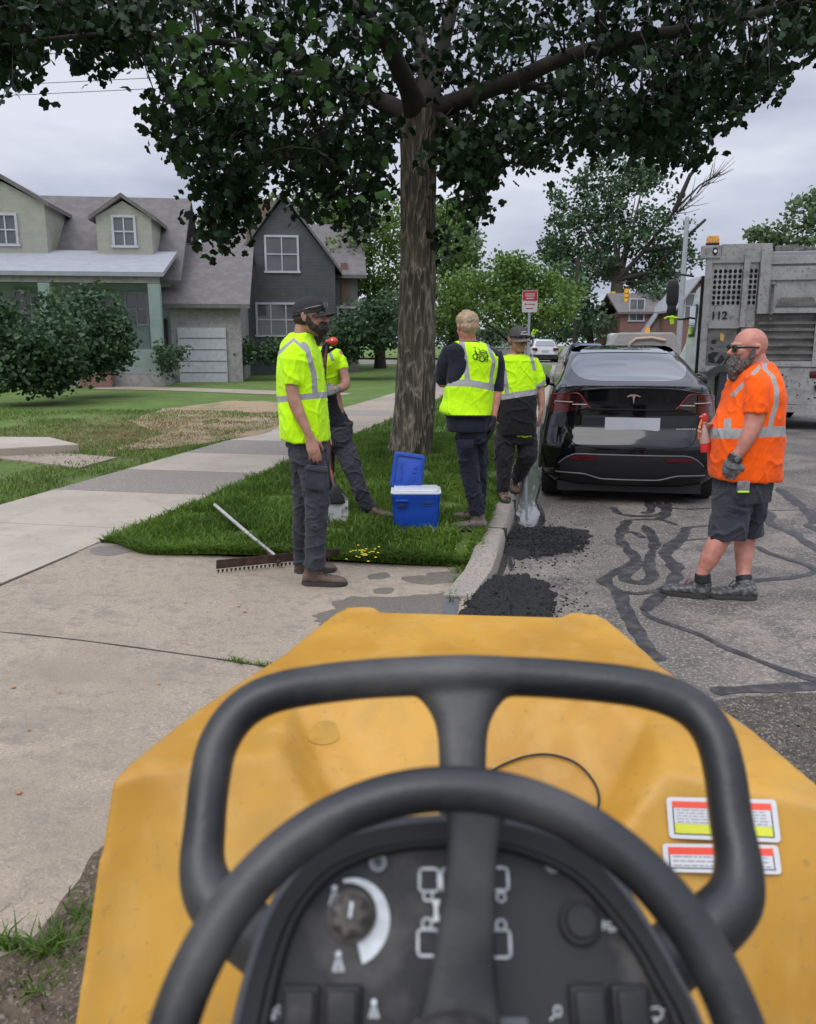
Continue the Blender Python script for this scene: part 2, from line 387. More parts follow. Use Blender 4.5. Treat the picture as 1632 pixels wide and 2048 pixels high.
tag(mb.build('path', M_conc, smooth=180, fix=False), kind='structure')
# little concrete step and paving by the left edge
mb = MB(); a, b, c_, d = G(-120,885,.27), G(158,886,.27), G(60,868,.27), G(-150,866,.27)
mb.prism([(p.x, p.y) for p in (G(-160,905,.27), G(158,888,.27), G(100,874,.27), G(-160,872,.27))], .05, .27)
tag(mb.build('concrete_step', M_conc3, smooth=None, bevel=.015), 'low concrete step block standing in the lawn at the left edge', 'step')
mb = MB(); mb.prism([(p.x, p.y) for p in (G(-30,912,.16), G(110,904,.16), G(235,914,.16), G(160,934,.16))], .08, .16)
tag(mb.build('stepping_slab', M_conc, smooth=None, bevel=.01), kind='structure')

# soil and weeds beside the roller (bottom left), crushed asphalt (bottom right)
def blob_sheet(name, pts, zf, material, up, jitter=.12, freq=4, rough_z=0, kind='structure', sub=6, fr2=25):
    c = sum(pts, Vector())/len(pts); Q = []
    for i in range(len(pts)):
        for k in range(sub):
            t = k/sub; p0, p1, p2, p3 = pts[i-1], pts[i], pts[(i+1) % len(pts)], pts[(i+2) % len(pts)]
            p = .5*((2*p1)+(p2-p0)*t+(2*p0-5*p1+4*p2-p3)*t*t+(3*p1-p0-3*p2+p3)*t**3)
            Q.append(c+(p-c)*(1+jitter*noise.noise(p*freq)+jitter*.5*noise.noise(p*freq*3.7)))
    mb = MB(); rings = []
    for s in (1, .96, .9, .8, .7, .6, .5, .4, .3, .2, .1, .02):
        r = []
        for q in Q:
            p = c+(q-c)*s; e = up*min(1, (1-s)*6+.12)+rough_z*(noise.noise(p*fr2))*min(1, (1-s)*8)
            r.append(Vector((p.x, p.y, zf(p.x, p.y)+max(.002, e))))
        rings.append(r)
    mb.loft(rings, cap=False)
    return tag(mb.build(name, material, smooth=180, fix=False), kind=kind)
blob_sheet('soil_verge', [G(*p, .06) for p in [(205,1690),(150,1760),(95,1830),(40,1890),(-60,1960),(-60,2300),(300,2300),(420,1900),(300,1700)]], apz, M_dirt, .012, .08, 8, .02, fr2=14, sub=10)
M_crush = layered('crushed_asphalt', (.10,.085,.072), [(25,6,.45,.6,(.05,.045,.04),.9,None),(80,5,.55,.62,(.33,.28,.22),.8,None)], rough=.95, bump=[(45,.02),(120,.01)])
blob_sheet('crushed_asphalt', [Gr(*p) for p in [(1430,1408),(1520,1392),(1632,1385),(1760,1400),(1760,1600),(1640,1600),(1560,1520),(1490,1450)]], roadz, M_crush, .012, .1, 8, .025, fr2=14, sub=10)

# tar seams on the road
M_tar = mat('crack_sealant', (.03,.03,.032), .5, scale=14, col2=(.075,.072,.07), thr=(.45,.68), bump=.006, bscale=40, rvar=.2)
Z = lambda zx, zy: Gr(860+zx/2.114, 980+zy/2.114)
SEAMS = [
 ([(835,128),(815,165),(800,205),(835,250),(868,290),(850,318),(780,350),(738,388),(790,425),(812,470),(830,520),(870,590),(915,660),(975,725)], .055),
 ([(905,150),(935,190),(950,230),(935,270),(925,320),(938,365),(905,392),(850,388),(822,370),(850,330),(890,300)], .06),
 ([(1085,158),(1065,200),(1020,240),(995,275),(1035,320),(1038,365),(1000,420),(950,465),(905,512)], .065),
 ([(822,432),(880,440),(950,428),(1010,430),(1080,452)], .035),
 ([(905,515),(925,535),(985,560),(1060,585),(1150,618),(1250,668),(1370,715),(1500,765),(1660,815)], .032),
 ([(1190,852),(1320,845),(1450,840),(1660,828)], .055),
 ([(1360,388),(1440,378),(1540,370),(1622,348),(1600,322),(1500,290),(1420,262),(1385,240)], .035),
 ([(1395,82),(1440,105),(1430,130),(1470,160),(1530,180),(1580,215),(1660,268)], .055),
 ([(1470,-10),(1530,40),(1600,92),(1625,130),(1600,150),(1660,180)], .07),
 ([(1400,84),(1500,86),(1660,82)], .02), ([(1085,160),(1180,152),(1290,158)], .03), ([(1060,215),(1200,205),(1300,212)], .02),
 ([(775,75),(800,100),(880,112),(960,105),(1010,85),(1000,50)], .05), ([(920,40),(935,85),(900,100)], .06), ([(1010,75),(1100,82),(1260,70)], .025),
 ([(820,130),(900,125),(980,128),(1045,150)], .035), ([(800,185),(860,180),(905,205)], .04), ([(960,50),(1000,100),(960,125)],.05)]
mb = MB()
for pts, wd in SEAMS:
    ribbon(mb, [Z(*p) for p in pts], wd*.78, roadz, up=.0045+.0006*len(mb.f) % .003, jit=.65, sub=8)
tag(mb.build('tar_seams', M_tar, smooth=180, fix=False), kind='structure')
# fresh hot-mix patches
M_mix = layered('fresh_asphalt', (.009,.009,.010), [(90,4,.56,.63,(.04,.04,.042),.7,None)], rough=.85, bump=[(80,.012),(30,.012)])
def patch(pxs, h):
    pts = [Gr(*p) for p in pxs]
    blob_sheet('fresh_asphalt_patch', pts, roadz, M_mix, h, .22, 11, .02, sub=14, fr2=22)
patch([(1000,1085),(1030,1062),(1090,1055),(1150,1058),(1178,1075),(1150,1100),(1100,1112),(1040,1118),(1005,1105)], .03)
patch([(925,1215),(950,1178),(990,1155),(1040,1150),(1085,1165),(1108,1195),(1095,1235),(1060,1300),(960,1300),(920,1250)], .04)
mb = MB()
for cx, cy, rx, ry_ in ((1088,1086,84,27),(1015,1212,90,52)):
    for k in range(1100):
        a = random.random()*6.283; r = math.sqrt(random.random())*1.08; p = Gr(cx+rx*r*math.cos(a), cy+ry_*r*math.sin(a)); s = random.uniform(.004, .012)
        mb.ell((p.x, p.y, p.z+(.030 if r < .92 else .012)+random.uniform(0,.012)), (s, s*random.uniform(.6,1), s*.75), Matrix.Rotation(random.random()*3, 3, 'Z'), 5, 4)
tag(mb.build('hot_mix_stones', M_mix, smooth=None), kind='stuff')
for i in range(1):                                          # loose crumbs round the patches
    mb = MB()
    for k in range(420):
        cx, cy, rr = random.choice([(1090,1085,95),(1015,1205,110),(1015,1205,130)])
        a = random.random()*6.283; r = rr*(.85+.5*random.random()**2); p = Gr(cx+r*math.cos(a), cy+r*.42*math.sin(a))
        s = random.uniform(.004, .011); mb.ell((p.x, p.y, p.z+s*.5), (s, s*random.uniform(.6,1), s*.7), Matrix.Rotation(random.random()*3, 3, 'Z'), 5, 4)
    tag(mb.build('asphalt_crumbs', M_mix, smooth=None), kind='stuff')
# water lying in the gutter
M_water = mat('gutter_water', (.035,.033,.03), .3, scale=3, var=.3, spec=1, bump=.002, bscale=14, coat=1)
M_wet = mat('wet_asphalt', (.035,.033,.031), .28, scale=25, var=.5, bump=.005, bscale=70, rvar=.2)
blob_sheet('wet_gutter', [Gr(*p) for p in [(1062,925),(1085,935),(1072,985),(1090,1030),(1075,1065),(1030,1085),(1005,1150),(960,1165),(985,1120),(1005,1070),(1032,1010),(1045,960)]], roadz, M_wet, .003, .06, 8, sub=8)
blob_sheet('puddle', [Gr(*p) for p in [(1072,930),(1084,960),(1074,1000),(1082,1025),(1090,1045),(1056,1066),(1020,1068),(1018,1045),(1026,1015),(1036,980),(1050,945)]], roadz, M_water, .008, .16, 8, sub=8)
blob_sheet('puddle', [Gr(*p) for p in [(1000,1070),(1018,1072),(1012,1092),(992,1112),(982,1120),(985,1095)]], roadz, M_water, .006, .14, 9, sub=6)
blob_sheet('puddle', [Gr(*p) for p in [(1018,1110),(1030,1125),(1022,1142),(1015,1128)]], roadz, M_water, .009, .1, 12, sub=4)
blob_sheet('puddle', [Gr(*p) for p in [(905,1182),(925,1178),(918,1215),(908,1250),(886,1250),(892,1205)]], lambda x, y: max(apz(x, y), roadz(x, y))+.006, M_water, .002, .12, 12, sub=5)
# damp stains on the apron by the grass
M_damp = layered('damp_concrete', (.15,.13,.105), [(40,5,.5,.6,(.13,.115,.1),.8,None),(90,4,.56,.62,(.32,.29,.25),.5,None)], rough=.5, bump=[(110,.003)])
for pxs in ([(700,1195),(790,1190),(880,1178),(915,1172),(890,1222),(860,1262),(690,1262),(640,1240)], [(735,1148),(770,1142),(778,1150),(740,1156)], [(800,1150),(850,1146),(885,1152),(870,1160),(815,1160)],
            [(745,1175),(785,1172),(780,1182),(750,1184)], [(855,1142),(915,1138),(925,1155),(880,1158)]):
    blob_sheet('damp_stain', [G(*p, .05) for p in pxs], apz, M_damp, .0042, .25, 7, sub=8)
# flat drain cover at the tip of the grass
o = blob_sheet('damp_stain', [G(*p, .13) for p in [(185,1098),(250,1090),(270,1102),(225,1112),(190,1110)]], apz, M_damp, .0048, .1, 7, sub=6)

# grass blades ------------------------------------------------------
def blades(name, XY, zf, h0, h1, wd, material, lean=.5, kind='stuff'):
    n = len(XY); x, y = XY[:, 0], XY[:, 1]; z = np.array([zf(a, b) for a, b in XY])
    th = RNG.random(n)*6.283; h = h0+(h1-h0)*RNG.random(n)**1.5; h = h*np.array([.55+.9*max(0, min(1, .5+.9*noise.noise(Vector((a*1.7, b*1.7, 2))))) for a, b in zip(x, y)]); ln = lean*h*(.3+RNG.random(n)); ph = RNG.random(n)*6.283
    ww = wd*(.6+.8*RNG.random(n)); sx, sy = np.cos(th)*ww, np.sin(th)*ww; lx, ly = np.cos(ph)*ln, np.sin(ph)*ln
    B = np.stack([x, y, z-.01], 1); S = np.stack([sx, sy, 0*sx], 1)
    mid = np.stack([x+lx*.35, y+ly*.35, z+h*.6], 1); tip = np.stack([x+lx, y+ly, z+h*(1-.25*RNG.random(n))], 1)
    V = np.concatenate([B-S, B+S, mid+S*.8, mid-S*.8, tip+S*.12, tip-S*.12], 1).reshape(-1, 3)
    i = np.arange(n)[:, None]*6; Fc = np.concatenate([i+np.array([[0,1,2,3]]), i+np.array([[3,2,4,5]])], 1).reshape(-1, 4)
    me = fast_mesh(name, V, Fc); return tag(link(name, me, material), kind=kind)
M_bl = leaf_mat('grass_blade', (.045,.095,.016), (.16,.265,.04), .35, .5, 1.6, (.42,.40,.15))
M_bl2 = leaf_mat('lawn_blade', (.08,.13,.024), (.18,.26,.06), .3, .55, 1.2, (.38,.3,.16))
def strip_pts(n, y1, p):
    x = -3.5+2.86*RNG.random(n); f = np.array([flare_y(a) for a in x]); y = f+.02+(y1-f)*RNG.random(n)**p
    cl = np.array([noise.noise(Vector((a*2.2, b*2.2, 5))) for a, b in zip(x, y)])
    return np.stack([x, y], 1)[cl > -.42+.25*RNG.random(n)]
blades('strip_grass', strip_pts(95000, 13.5, 1.5), strz, .03, .095, .0042, M_bl, .9)
blades('strip_grass_far', strip_pts(26000, 34, 1.3), strz, .05, .12, .008, M_bl, .6)
n = 7000; x = -3.5+2.86*RNG.random(n); y = np.array([flare_y(a) for a in x])+.05*RNG.random(n)-.025
blades('strip_edge_grass', np.stack([x, y], 1), strz, .02, .085, .0045, M_bl, 1.5)
n = 5000; y = 5.8+6*RNG.random(n)**1.4; x = -.66+.06*RNG.random(n)
blades('kerb_edge_grass', np.stack([x, y], 1), strz, .03, .09, .005, M_bl, 1.2)
n = 16000; x = -7.4+1.9*RNG.normal(size=n)*.75; y = 12.9+2.6*RNG.normal(size=n)*.75; kk = x < -5.4
M_bls = leaf_mat('straw_blade', (.20,.16,.07), (.36,.27,.15), .2, .7, 1.5)
blades('straw_grass', np.stack([x, y], 1)[kk], lawnz, .015, .06, .006, M_bls, 1.4)
n = 46000; x = -5.32-9*RNG.random(n)**1.4; y = 5.5+12*RNG.random(n)
k = np.array([noise.noise(Vector((a*.8, b*.8, 9))) for a, b in zip(x, y)]); dry = np.exp(-((x+7.2)/1.8)**2-((y-12.6)/2.4)**2)
keep = (k > -.3+.3*RNG.random(n)) & (RNG.random(n) > dry*.95)
blades('lawn_grass', np.stack([x, y], 1)[keep], lawnz, .03, .085, .006, M_bl2, .9)
def around(px, py, n, sx, sy, z=.06):
    c = G(px, py, z); return np.stack([c.x+RNG.normal(size=n)*sx, c.y+RNG.normal(size=n)*sy], 1)
wp = np.concatenate([around(120,1880,70,.03,.02), around(150,1830,40,.03,.02), around(60,1970,40,.05,.03), around(20,1890,60,.05,.008), around(90,1905,60,.05,.008), around(480,1318,60,.05,.006,.08), around(540,1322,50,.03,.01,.08),
                     around(915,1165,90,.012,.05,.03), around(908,1190,50,.012,.05,.03), around(925,1135,120,.03,.04,.05)])
blades('weeds', wp, apz, .02, .06, .0035, M_bl, 1.6)
# yellow wild flowers and fallen leaves at the foot of the grass
M_fl = mat('petals', (.75,.6,.03), .6, var=.2); M_fall = mat('fallen_leaf', (.42,.17,.05), .7, var=.5, scale=30)
mb = MB()
for k in range(46):
    px, py = (random.gauss(722, 16), random.gauss(1104, 5)) if k < 26 else (random.uniform(240, 930), random.uniform(1010, 1110)); p = G(px, py, .2); p.z = .13+random.uniform(.03,.09)
    if k >= 26: p = G(px, py, .15); p.z = .17
    s = .009 if k < 26 else .005
    for q in range(5):
        a = q*1.257; mb.ell(p+Vector((math.cos(a)*s*.6, math.sin(a)*s*.6, 0)), (s*.55, s*.55, s*.3), None, 5, 4)
tag(mb.build('wild_flowers', M_fl), kind='stuff')
mb = MB()
for px, py in [(912,1163),(345,1130),(60,1480),(372,1222),(478,1222),(490,1232),(318,1378),(450,1108),(480,1112),(30,1400),(120,1405),(250,1560),(40,1600),(300,1112),(530,1135),(770,1112)]:
    p = G(px, py, apz(-1.5, 3)); p.z = apz(p.x, p.y)+.006; s = random.uniform(.006,.013) if px != 912 else .02
    mb.prism([(p.x+s*math.cos(a)*(1 if i % 2 else .55), p.y+s*math.sin(a)*(1.2 if i % 2 else .6)) for i, a in enumerate([k*.785 for k in range(8)])], p.z, p.z+.002)
tag(mb.build('fallen_leaves', M_fall, smooth=None), kind='stuff')
# ------------------------------------------------------------------ the street tree in front
M_bark = mat('bark', (.032,.027,.021), .95, scale=7, var=.3)
def bark_mat():
    m, n, b, N, L = nodes('furrowed_bark')
    t = N('ShaderNodeTexCoord'); mp = N('ShaderNodeMapping'); mp.inputs['Scale'].default_value = (1, 1, .17); L(t.outputs['Object'], mp.inputs[0])
    wv = N('ShaderNodeTexNoise'); wv.inputs['Scale'].default_value = 9; wv.inputs['Detail'].default_value = 3; L(mp.outputs[0], wv.inputs['Vector'])
    mx = N('ShaderNodeMix'); mx.data_type = 'VECTOR'; mx.inputs[0].default_value = .12; L(mp.outputs[0], mx.inputs[4]); L(wv.outputs['Color'], mx.inputs[5])
    v = N('ShaderNodeTexVoronoi'); v.feature = 'DISTANCE_TO_EDGE'; v.inputs['Scale'].default_value = 17; L(mx.outputs[1], v.inputs['Vector'])
    r = N('ShaderNodeValToRGB'); e = r.color_ramp.elements; e[0].position = 0; e[0].color = (.34,.29,.22,1); e[1].position = .07; e[1].color = (.17,.145,.11,1)
    q = e.new(.26); q.color = (.06,.05,.038,1); L(v.outputs['Distance'], r.inputs[0])
    z = N('ShaderNodeTexNoise'); z.inputs['Scale'].default_value = 2.2; z.inputs['Detail'].default_value = 6; L(t.outputs['Object'], z.inputs['Vector'])
    mr = N('ShaderNodeMapRange'); mr.inputs['From Min'].default_value = .4; mr.inputs['From Max'].default_value = .7; mr.inputs['To Max'].default_value = .5; L(z.outputs['Fac'], mr.inputs[0])
    x = N('ShaderNodeMix'); x.data_type = 'RGBA'; L(mr.outputs[0], x.inputs[0]); L(r.outputs[0], x.inputs[6]); x.inputs[7].default_value = (.15,.135,.08,1)
    L(x.outputs[2], b.inputs['Base Color']); b.inputs['Roughness'].default_value = .95
    rr = N('ShaderNodeMapRange'); rr.inputs['From Max'].default_value = .25; rr.inputs['To Min'].default_value = 1; rr.inputs['To Max'].default_value = 0; L(v.outputs['Distance'], rr.inputs[0])
    bp = N('ShaderNodeBump'); bp.inputs['Distance'].default_value = .03; L(rr.outputs[0], bp.inputs['Height']); L(bp.outputs[0], b.inputs['Normal'])
    return m
M_trunk = bark_mat()
TD = 10.55                                                  # how far the tree stands along the line of sight
tb = G(812, 925, .17)
tree = empty('street_tree', tb, 'large leafy street tree with a straight furrowed trunk behind the blue cooler', 'tree')
mb = MB(); px2m = TD/1600
def tp(px, py, dd=0): return D(px, py, TD+dd)
trunk = [((812,955),48),((813,925),44),((822,880),41.5),((829,800),40),((832,700),37),((835,600),35.5),((837,500),34),((837,400),33.5),((838,320),34),((842,262),40),((846,228),42)]
pts = []; rad = []
for (p, r) in trunk:
    pts.append(tp(*p)); rad.append(r*px2m)
rings = []; n = 40
for p, r in zip(pts, rad):
    ring = []
    for k in range(n):
        a = 2*math.pi*k/n; fl = 1+.16*max(0, 1-(p.z-.15)/.5)*math.cos(5*a+1)+.03*math.sin(3*a+p.z*1.3)
        ring.append(p+Vector((math.cos(a), math.sin(a), 0))*r*fl)
    rings.append(ring)
dense = []
for i in range(len(rings)-1):
    for k in range(6):
        dense.append([rings[i][j].lerp(rings[i+1][j], k/6) for j in range(n)])
dense.append(rings[-1])
for r in dense:
    c = sum(r, Vector())/n
    for j in range(n): r[j] = r[j]+(r[j]-c).normalized()*.012*noise.noise(Vector((r[j].x*14, r[j].y*14, r[j].z*3)))
mb.loft(dense)
def limb(pts, r0, r1):
    P = [tp(*p) for p in pts]; Q = []
    for i in range(len(P)-1):
        p0, p1, p2, p3 = P[max(i-1, 0)], P[i], P[i+1], P[min(i+2, len(P)-1)]
        for k in range(5):
            t = k/5; Q.append(.5*((2*p1)+(p2-p0)*t+(2*p0-5*p1+4*p2-p3)*t*t+(3*p1-p0-3*p2+p3)*t**3))
    Q.append(P[-1]); m = len(Q); R = [(r0+(r1-r0)*i/(m-1))*px2m*(1-.25*min(1, i/(m*.25))) for i in range(m)]
    return Q, R
limbs = [([(850,262,0),(870,225,-.1),(940,192,-.4),(1030,160,-.8),(1130,115,-1.1),(1260,78,-1.3),(1400,55,-1.4),(1540,20,-1.5)], 26, 8),
         ([(836,262,0),(800,225,.1),(740,190,.2),(660,145,.2),(560,100,0),(470,50,-.3),(380,-10,-.5)], 27, 10),
         ([(838,250,0),(822,190,-.3),(800,140,-.6),(765,70,-1.0),(700,0,-1.5),(620,-90,-2.0)], 27, 13),
         ([(850,240,0),(866,170,.3),(885,90,.5),(905,10,.7),(930,-120,1.1)], 24, 14),
         ([(846,250,0),(850,150,.6),(840,60,1.2),(830,-80,1.8)], 22, 12),
         ([(660,145,.2),(560,150,1.0),(430,160,1.6),(330,210,2.0)], 10, 3), ([(1030,160,-.8),(1130,190,.4),(1250,215,1.2),(1370,270,1.6)], 10, 3),
         ([(740,190,.2),(690,235,-.5),(600,300,-1.2),(500,350,-1.6),(440,430,-1.8)], 10, 2.5), ([(870,225,-.1),(920,270,-.8),(960,340,-1.2),(955,420,-1.3)], 9, 2.5),
         ([(560,100,0),(400,80,-1.4),(200,70,-2.4),(20,90,-3)], 9, 3), ([(1260,78,-1.3),(1420,120,-.5),(1540,150,0)], 7, 2),
         ([(800,230,.1),(770,300,.7),(745,380,1.0),(735,450,1.1)], 8, 2)]
tk = mb.build('trunk', M_trunk, tree, smooth=60)
mb = MB(); LQ = []
for p, a, b in limbs:
    Q, R = limb(p, a, b); mb.tube(Q, R, n=14); LQ.append((Q, R))
mb2 = MB(); SK = []                                        # foliage sprays: each hangs from a point inside the crown
def spray_px(poly, n, dmin, dmax):
    """points inside a drooping region of the crown with their own depth"""
    xs = [p[0] for p in poly]; ys = [p[1] for p in poly]; outp = []
    def inside(x, y):
        c = False; j = len(poly)-1
        for i in range(len(poly)):
            xi, yi = poly[i]; xj, yj = poly[j]
            if (yi > y) != (yj > y) and x < (xj-xi)*(y-yi)/(yj-yi)+xi: c = not c
            j = i
        return c
    while len(outp) < n:
        x = random.uniform(min(xs), max(xs)); y = random.uniform(min(ys), max(ys))
        if inside(x, y): outp.append((x, y, random.uniform(dmin, dmax)))
    return outp
regions = [
 ([(150,-60),(1660,-60),(1640,60),(1580,130),(1560,150),(1480,200),(1400,240),(1330,250),(1240,270),(1130,270),(1050,270),(960,300),(900,300),(870,300),(790,262),(760,330),(690,330),(640,360),(560,300),(520,340),(440,330),(380,270),(330,260),(310,200),(300,110),(240,90),(160,90)], 640, -2.6, 2.6),
 ([(300,230),(400,200),(500,220),(560,300),(520,370),(450,380),(395,375),(345,310)], 70, -2.2, .2),
 ([(440,370),(500,350),(500,410),(455,490),(428,490),(412,440)], 30, -2.1, -1.5),
 ([(560,300),(780,250),(770,430),(740,470),(710,470),(680,400),(610,430),(580,440),(560,400)], 82, -.6, 1.8),
 ([(880,240),(1000,240),(1000,330),(960,440),(930,430),(900,360),(880,330)], 65, -1.8, .6),
 ([(870,478),(888,478),(888,500),(870,505)], 3, -.2, .1),
 ([(1000,240),(1240,220),(1380,260),(1385,320),(1320,330),(1250,310),(1180,290),(1100,320),(1050,330),(1010,300)], 95, -2.0, 1.8),
 ([(1240,200),(1570,120),(1560,170),(1470,220),(1400,300),(1370,310)], 60, -1.6, 1.0),
 ([(-60,-40),(170,-40),(160,50),(60,90),(45,150),(20,175),(-40,190)], 90, -3.4, -1.2),
 ([(140,130),(180,60),(300,0),(300,80),(230,120),(175,140)], 34, -2.6, -1.4), ([(1560,-40),(1700,-40),(1700,120),(1630,110),(1590,80)], 40, -2, 1),
]
clumps = []
for poly, n_, a, b in regions: clumps += [tp(x, y, d) for x, y, d in spray_px(poly, n_, a, b)]
limb_px = [(850,262),(870,225),(900,208),(940,192),(985,176),(1030,160),(1080,138),(1130,115),(838,262),(800,200),(785,110),(866,170)]
def offlimb(q):
    t = (q-Vector((0,0,CAMH))); x, y, z = t.dot(RIGHT), t.dot(FWD), t.z; dep = y*cP-z*sP; px, py = 816+F*x/dep, 1024-F*(y*sP+z*cP)/dep
    return y > TD-.5 or min((px-a)**2+(py-b)**2 for a, b in limb_px) > 48**2
clumps = [q for q in clumps if offlimb(q)]
crown_c = tp(850, -260, .2)                                 # the crown goes on above the picture
for k in range(1000):
    while True:
        v = Vector((random.uniform(-1,1), random.uniform(-1,1), random.uniform(-.75,1)))
        if .35 < v.length < 1: break
    q = crown_c+Vector((v.x*6.2, v.y*5.0, v.z*4.0+1.0)); 
    t_ = q-Vector((0,0,CAMH)); y_ = t_.dot(FWD)
    if y_ > .5 and q.z > 5.2 and 1024-F*(y_*sP+t_.z*cP)/(y_*cP-t_.z*sP) < -60: clumps.append(q)
    elif y_ <= .5 and q.z > 5: clumps.append(q)
def nearest(q):
    best = None
    for Q, R in LQ:
        for i in range(2, len(Q), 3):
            d = (Q[i]-q).length
            if best is None or d < best[0]: best = (d, Q[i])
    return best[1]
tw = MB()
for i, q in enumerate(clumps):
    if i % 3: continue
    s = nearest(q)
    if (s-q).length < 3.2:
        m_ = s.lerp(q, .55)+Vector((random.uniform(-.15,.15), random.uniform(-.15,.15), .18+.1*random.random()))
        tw.tube([s, s.lerp(m_, .6)+Vector((0,0,.06)), m_, q.lerp(m_, .4)+Vector((0,0,.03)), q+Vector((0,0,-.05))], [.013,.011,.008,.005,.003], n=5)
br = mb.build('branches', M_bark, tree, smooth=60); tw.build('twigs', M_bark, tree, smooth=60)
def leaves(name, C, per, spread, size, material, parent, shape='lobed', droop=.5, seed=1, flat=.6, off=None):
    R = np.random.default_rng(seed); C = np.array([tuple(c) for c in C]); n = len(C)*per
    c = np.repeat(C, per, 0); sp = np.array(spread) if hasattr(spread, '__len__') else np.array([spread]*3)
    P = c+R.normal(size=(n, 3))*sp*.55
    nrm = R.normal(size=(n, 3)); nrm[:, 2] = np.abs(nrm[:, 2])*flat+.2; nrm /= np.linalg.norm(nrm, axis=1)[:, None]
    a = R.normal(size=(n, 3)); a[:, 2] -= droop; a -= nrm*(a*nrm).sum(1)[:, None]; a /= np.linalg.norm(a, axis=1)[:, None]; b = np.cross(nrm, a)
    s = size*(.65+.6*R.random(n))
    if shape == 'lobed':
        U = np.array([(-.5,0),(-.36,.42),(-.02,.36),(.12,.56),(.42,.30),(.34,0),(.42,-.30),(.12,-.56),(-.02,-.36),(-.36,-.42)])
        fc = np.array([[0,1,2,5],[2,3,4,5],[0,5,8,9],[5,6,7,8]])
        fold = np.abs(U[:, 1])*.35
    elif shape == 'leaf':
        U = np.array([(-.55,0),(-.05,.36),(.55,0),(-.05,-.36)]); fc = np.array([[0,1,2,3]]); fold = np.abs(U[:, 1])*.3
    else:
        U = np.array([(-.5,-.15),(-.3,.4),(.15,.5),(.55,.1),(.3,-.4),(-.15,-.5)]); fc = np.array([[0,1,2,3],[0,3,4,5]]); fold = np.abs(U[:, 1])*.3
    V = P[:, None, :]+s[:, None, None]*(U[None, :, 0, None]*a[:, None, :]+U[None, :, 1, None]*b[:, None, :]-fold[None, :, None]*nrm[:, None, :])
    if off is None: off = np.array(tuple(worldloc(parent)))
    V = V.reshape(-1, 3)-off; k = len(U)
    Fc = (np.arange(n)[:, None, None]*k+fc[None]).reshape(-1, 4)
    me = fast_mesh(name, V, Fc); return link(name, me, material, parent)
M_leaf = leaf_mat('street_tree_leaf', (.006,.015,.006), (.019,.044,.014), .08, .45, .7, (.10,.17,.04))
leaves('crown', clumps, 14, (.21,.21,.18), .098, M_leaf, tree)
M_leafb = leaf_mat('paler_leaf', (.025,.06,.014), (.055,.12,.028), .3, .5, .7)  # paler green for scattered leaf clusters on the near side of the crown
leaves('paler_leaves', [tp(x, y, -2.9) for x, y in [(455,140),(470,165),(485,150),(500,175),(440,155),(480,130),(360,120),(330,90),(420,100),(400,180),(560,170),(620,200),(560,90),(600,60),(500,60),(380,60),(700,130),(720,60),(640,120),(700,330),(720,400),(930,420)]], 8, (.24,.24,.18), .10, M_leafb, tree, seed=3)

# ------------------------------------------------------------------ trees and bushes further off
def far_tree(name, label, base, trunk_h, trunk_r, blobs, nper, size, material, cat='tree', group=None, n_clump=40, bark=M_bark, limbs_=True, seed=5, spread=None, lean=(0,0)):
    rs = random.Random(seed); o = empty(name, base, label, cat, group); base = Vector(base)
    if trunk_h:
        mb = MB(); top = base+Vector((lean[0], lean[1], trunk_h))
        mb.tube([base-Vector((0,0,.2)), base+Vector((0,0,.4)), base.lerp(top, .5), top], [trunk_r*1.25, trunk_r, trunk_r*.85, trunk_r*.65], n=12)
        if limbs_:
            for bc, br_ in blobs:
                e = base+Vector(bc); s = base.lerp(top, rs.uniform(.6, 1)); m_ = s.lerp(e, .5)+Vector((0,0,-.1*(e-s).length*0))
                mb.tube([s, m_, e], [trunk_r*.28, trunk_r*.18, trunk_r*.05], n=6)
        mb.build('trunk', bark, o, smooth=60)
    C = []
    for bc, br_ in blobs:
        for k in range(n_clump):
            while True:
                v = Vector((rs.uniform(-1,1), rs.uniform(-1,1), rs.uniform(-1,1)))
                if .45 < v.length < 1: break
            C.append(base+Vector(bc)+Vector((v.x*br_[0], v.y*br_[1], v.z*br_[2])))
    sp = spread or size*2.4
    leaves('crown', C, nper, sp, size, material, o, shape='card', seed=seed, droop=.2, flat=1.0)
    return o
def at(px, d, z=None):                                      # a place on the ground at distance d under a picture column
    p = D(px, 690, d); p.z = rise(p.y)+.1 if z is None else z; return p
def blobs_px(base, d, L):                                   # (px, py, rx px, rz px, depth m, dd) -> local blobs
    o = []
    for px, py, rx, rz, ry, dd in L:
        p = D(px, py, d+dd); s = (d+dd)/1600; q = p-Vector(base); o.append(((q.x, q.y, q.z), (rx*s, ry, rz*s)))
    return o
M_fd = leaf_mat('dark_tree_leaf', (.035,.07,.036), (.10,.165,.08), .2, .6, .35)
M_fm = leaf_mat('mid_tree_leaf', (.05,.10,.028), (.13,.21,.055), .25, .6, .35)
M_fb = leaf_mat('bright_tree_leaf', (.07,.13,.03), (.17,.265,.065), .3, .6, .35)
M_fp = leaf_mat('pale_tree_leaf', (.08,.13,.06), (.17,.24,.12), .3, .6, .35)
b = at(1228, 74)
bigt = far_tree('shade_tree', 'tall dark green shade tree with a forked pale trunk beyond the black car', b, 8.0, .72,
    blobs_px(b, 74, [(1165,470,70,45,4,0),(1145,410,50,40,4,0),(1215,360,60,36,4,1),(1270,400,80,50,5,0),(1310,470,65,45,5,0),(1240,460,75,50,5,0),(1350,520,45,40,4,0),(1115,500,32,28,3,0),(1190,535,50,32,4,0),(1300,555,45,26,3,0),(1290,350,40,26,3,1)]),
    24, .27, M_fd, n_clump=46, spread=.62, seed=11, bark=mat('pale_bark', (.17,.14,.115), .95, scale=5, var=.25))
mb = MB(); s = D(1235, 560, 74)
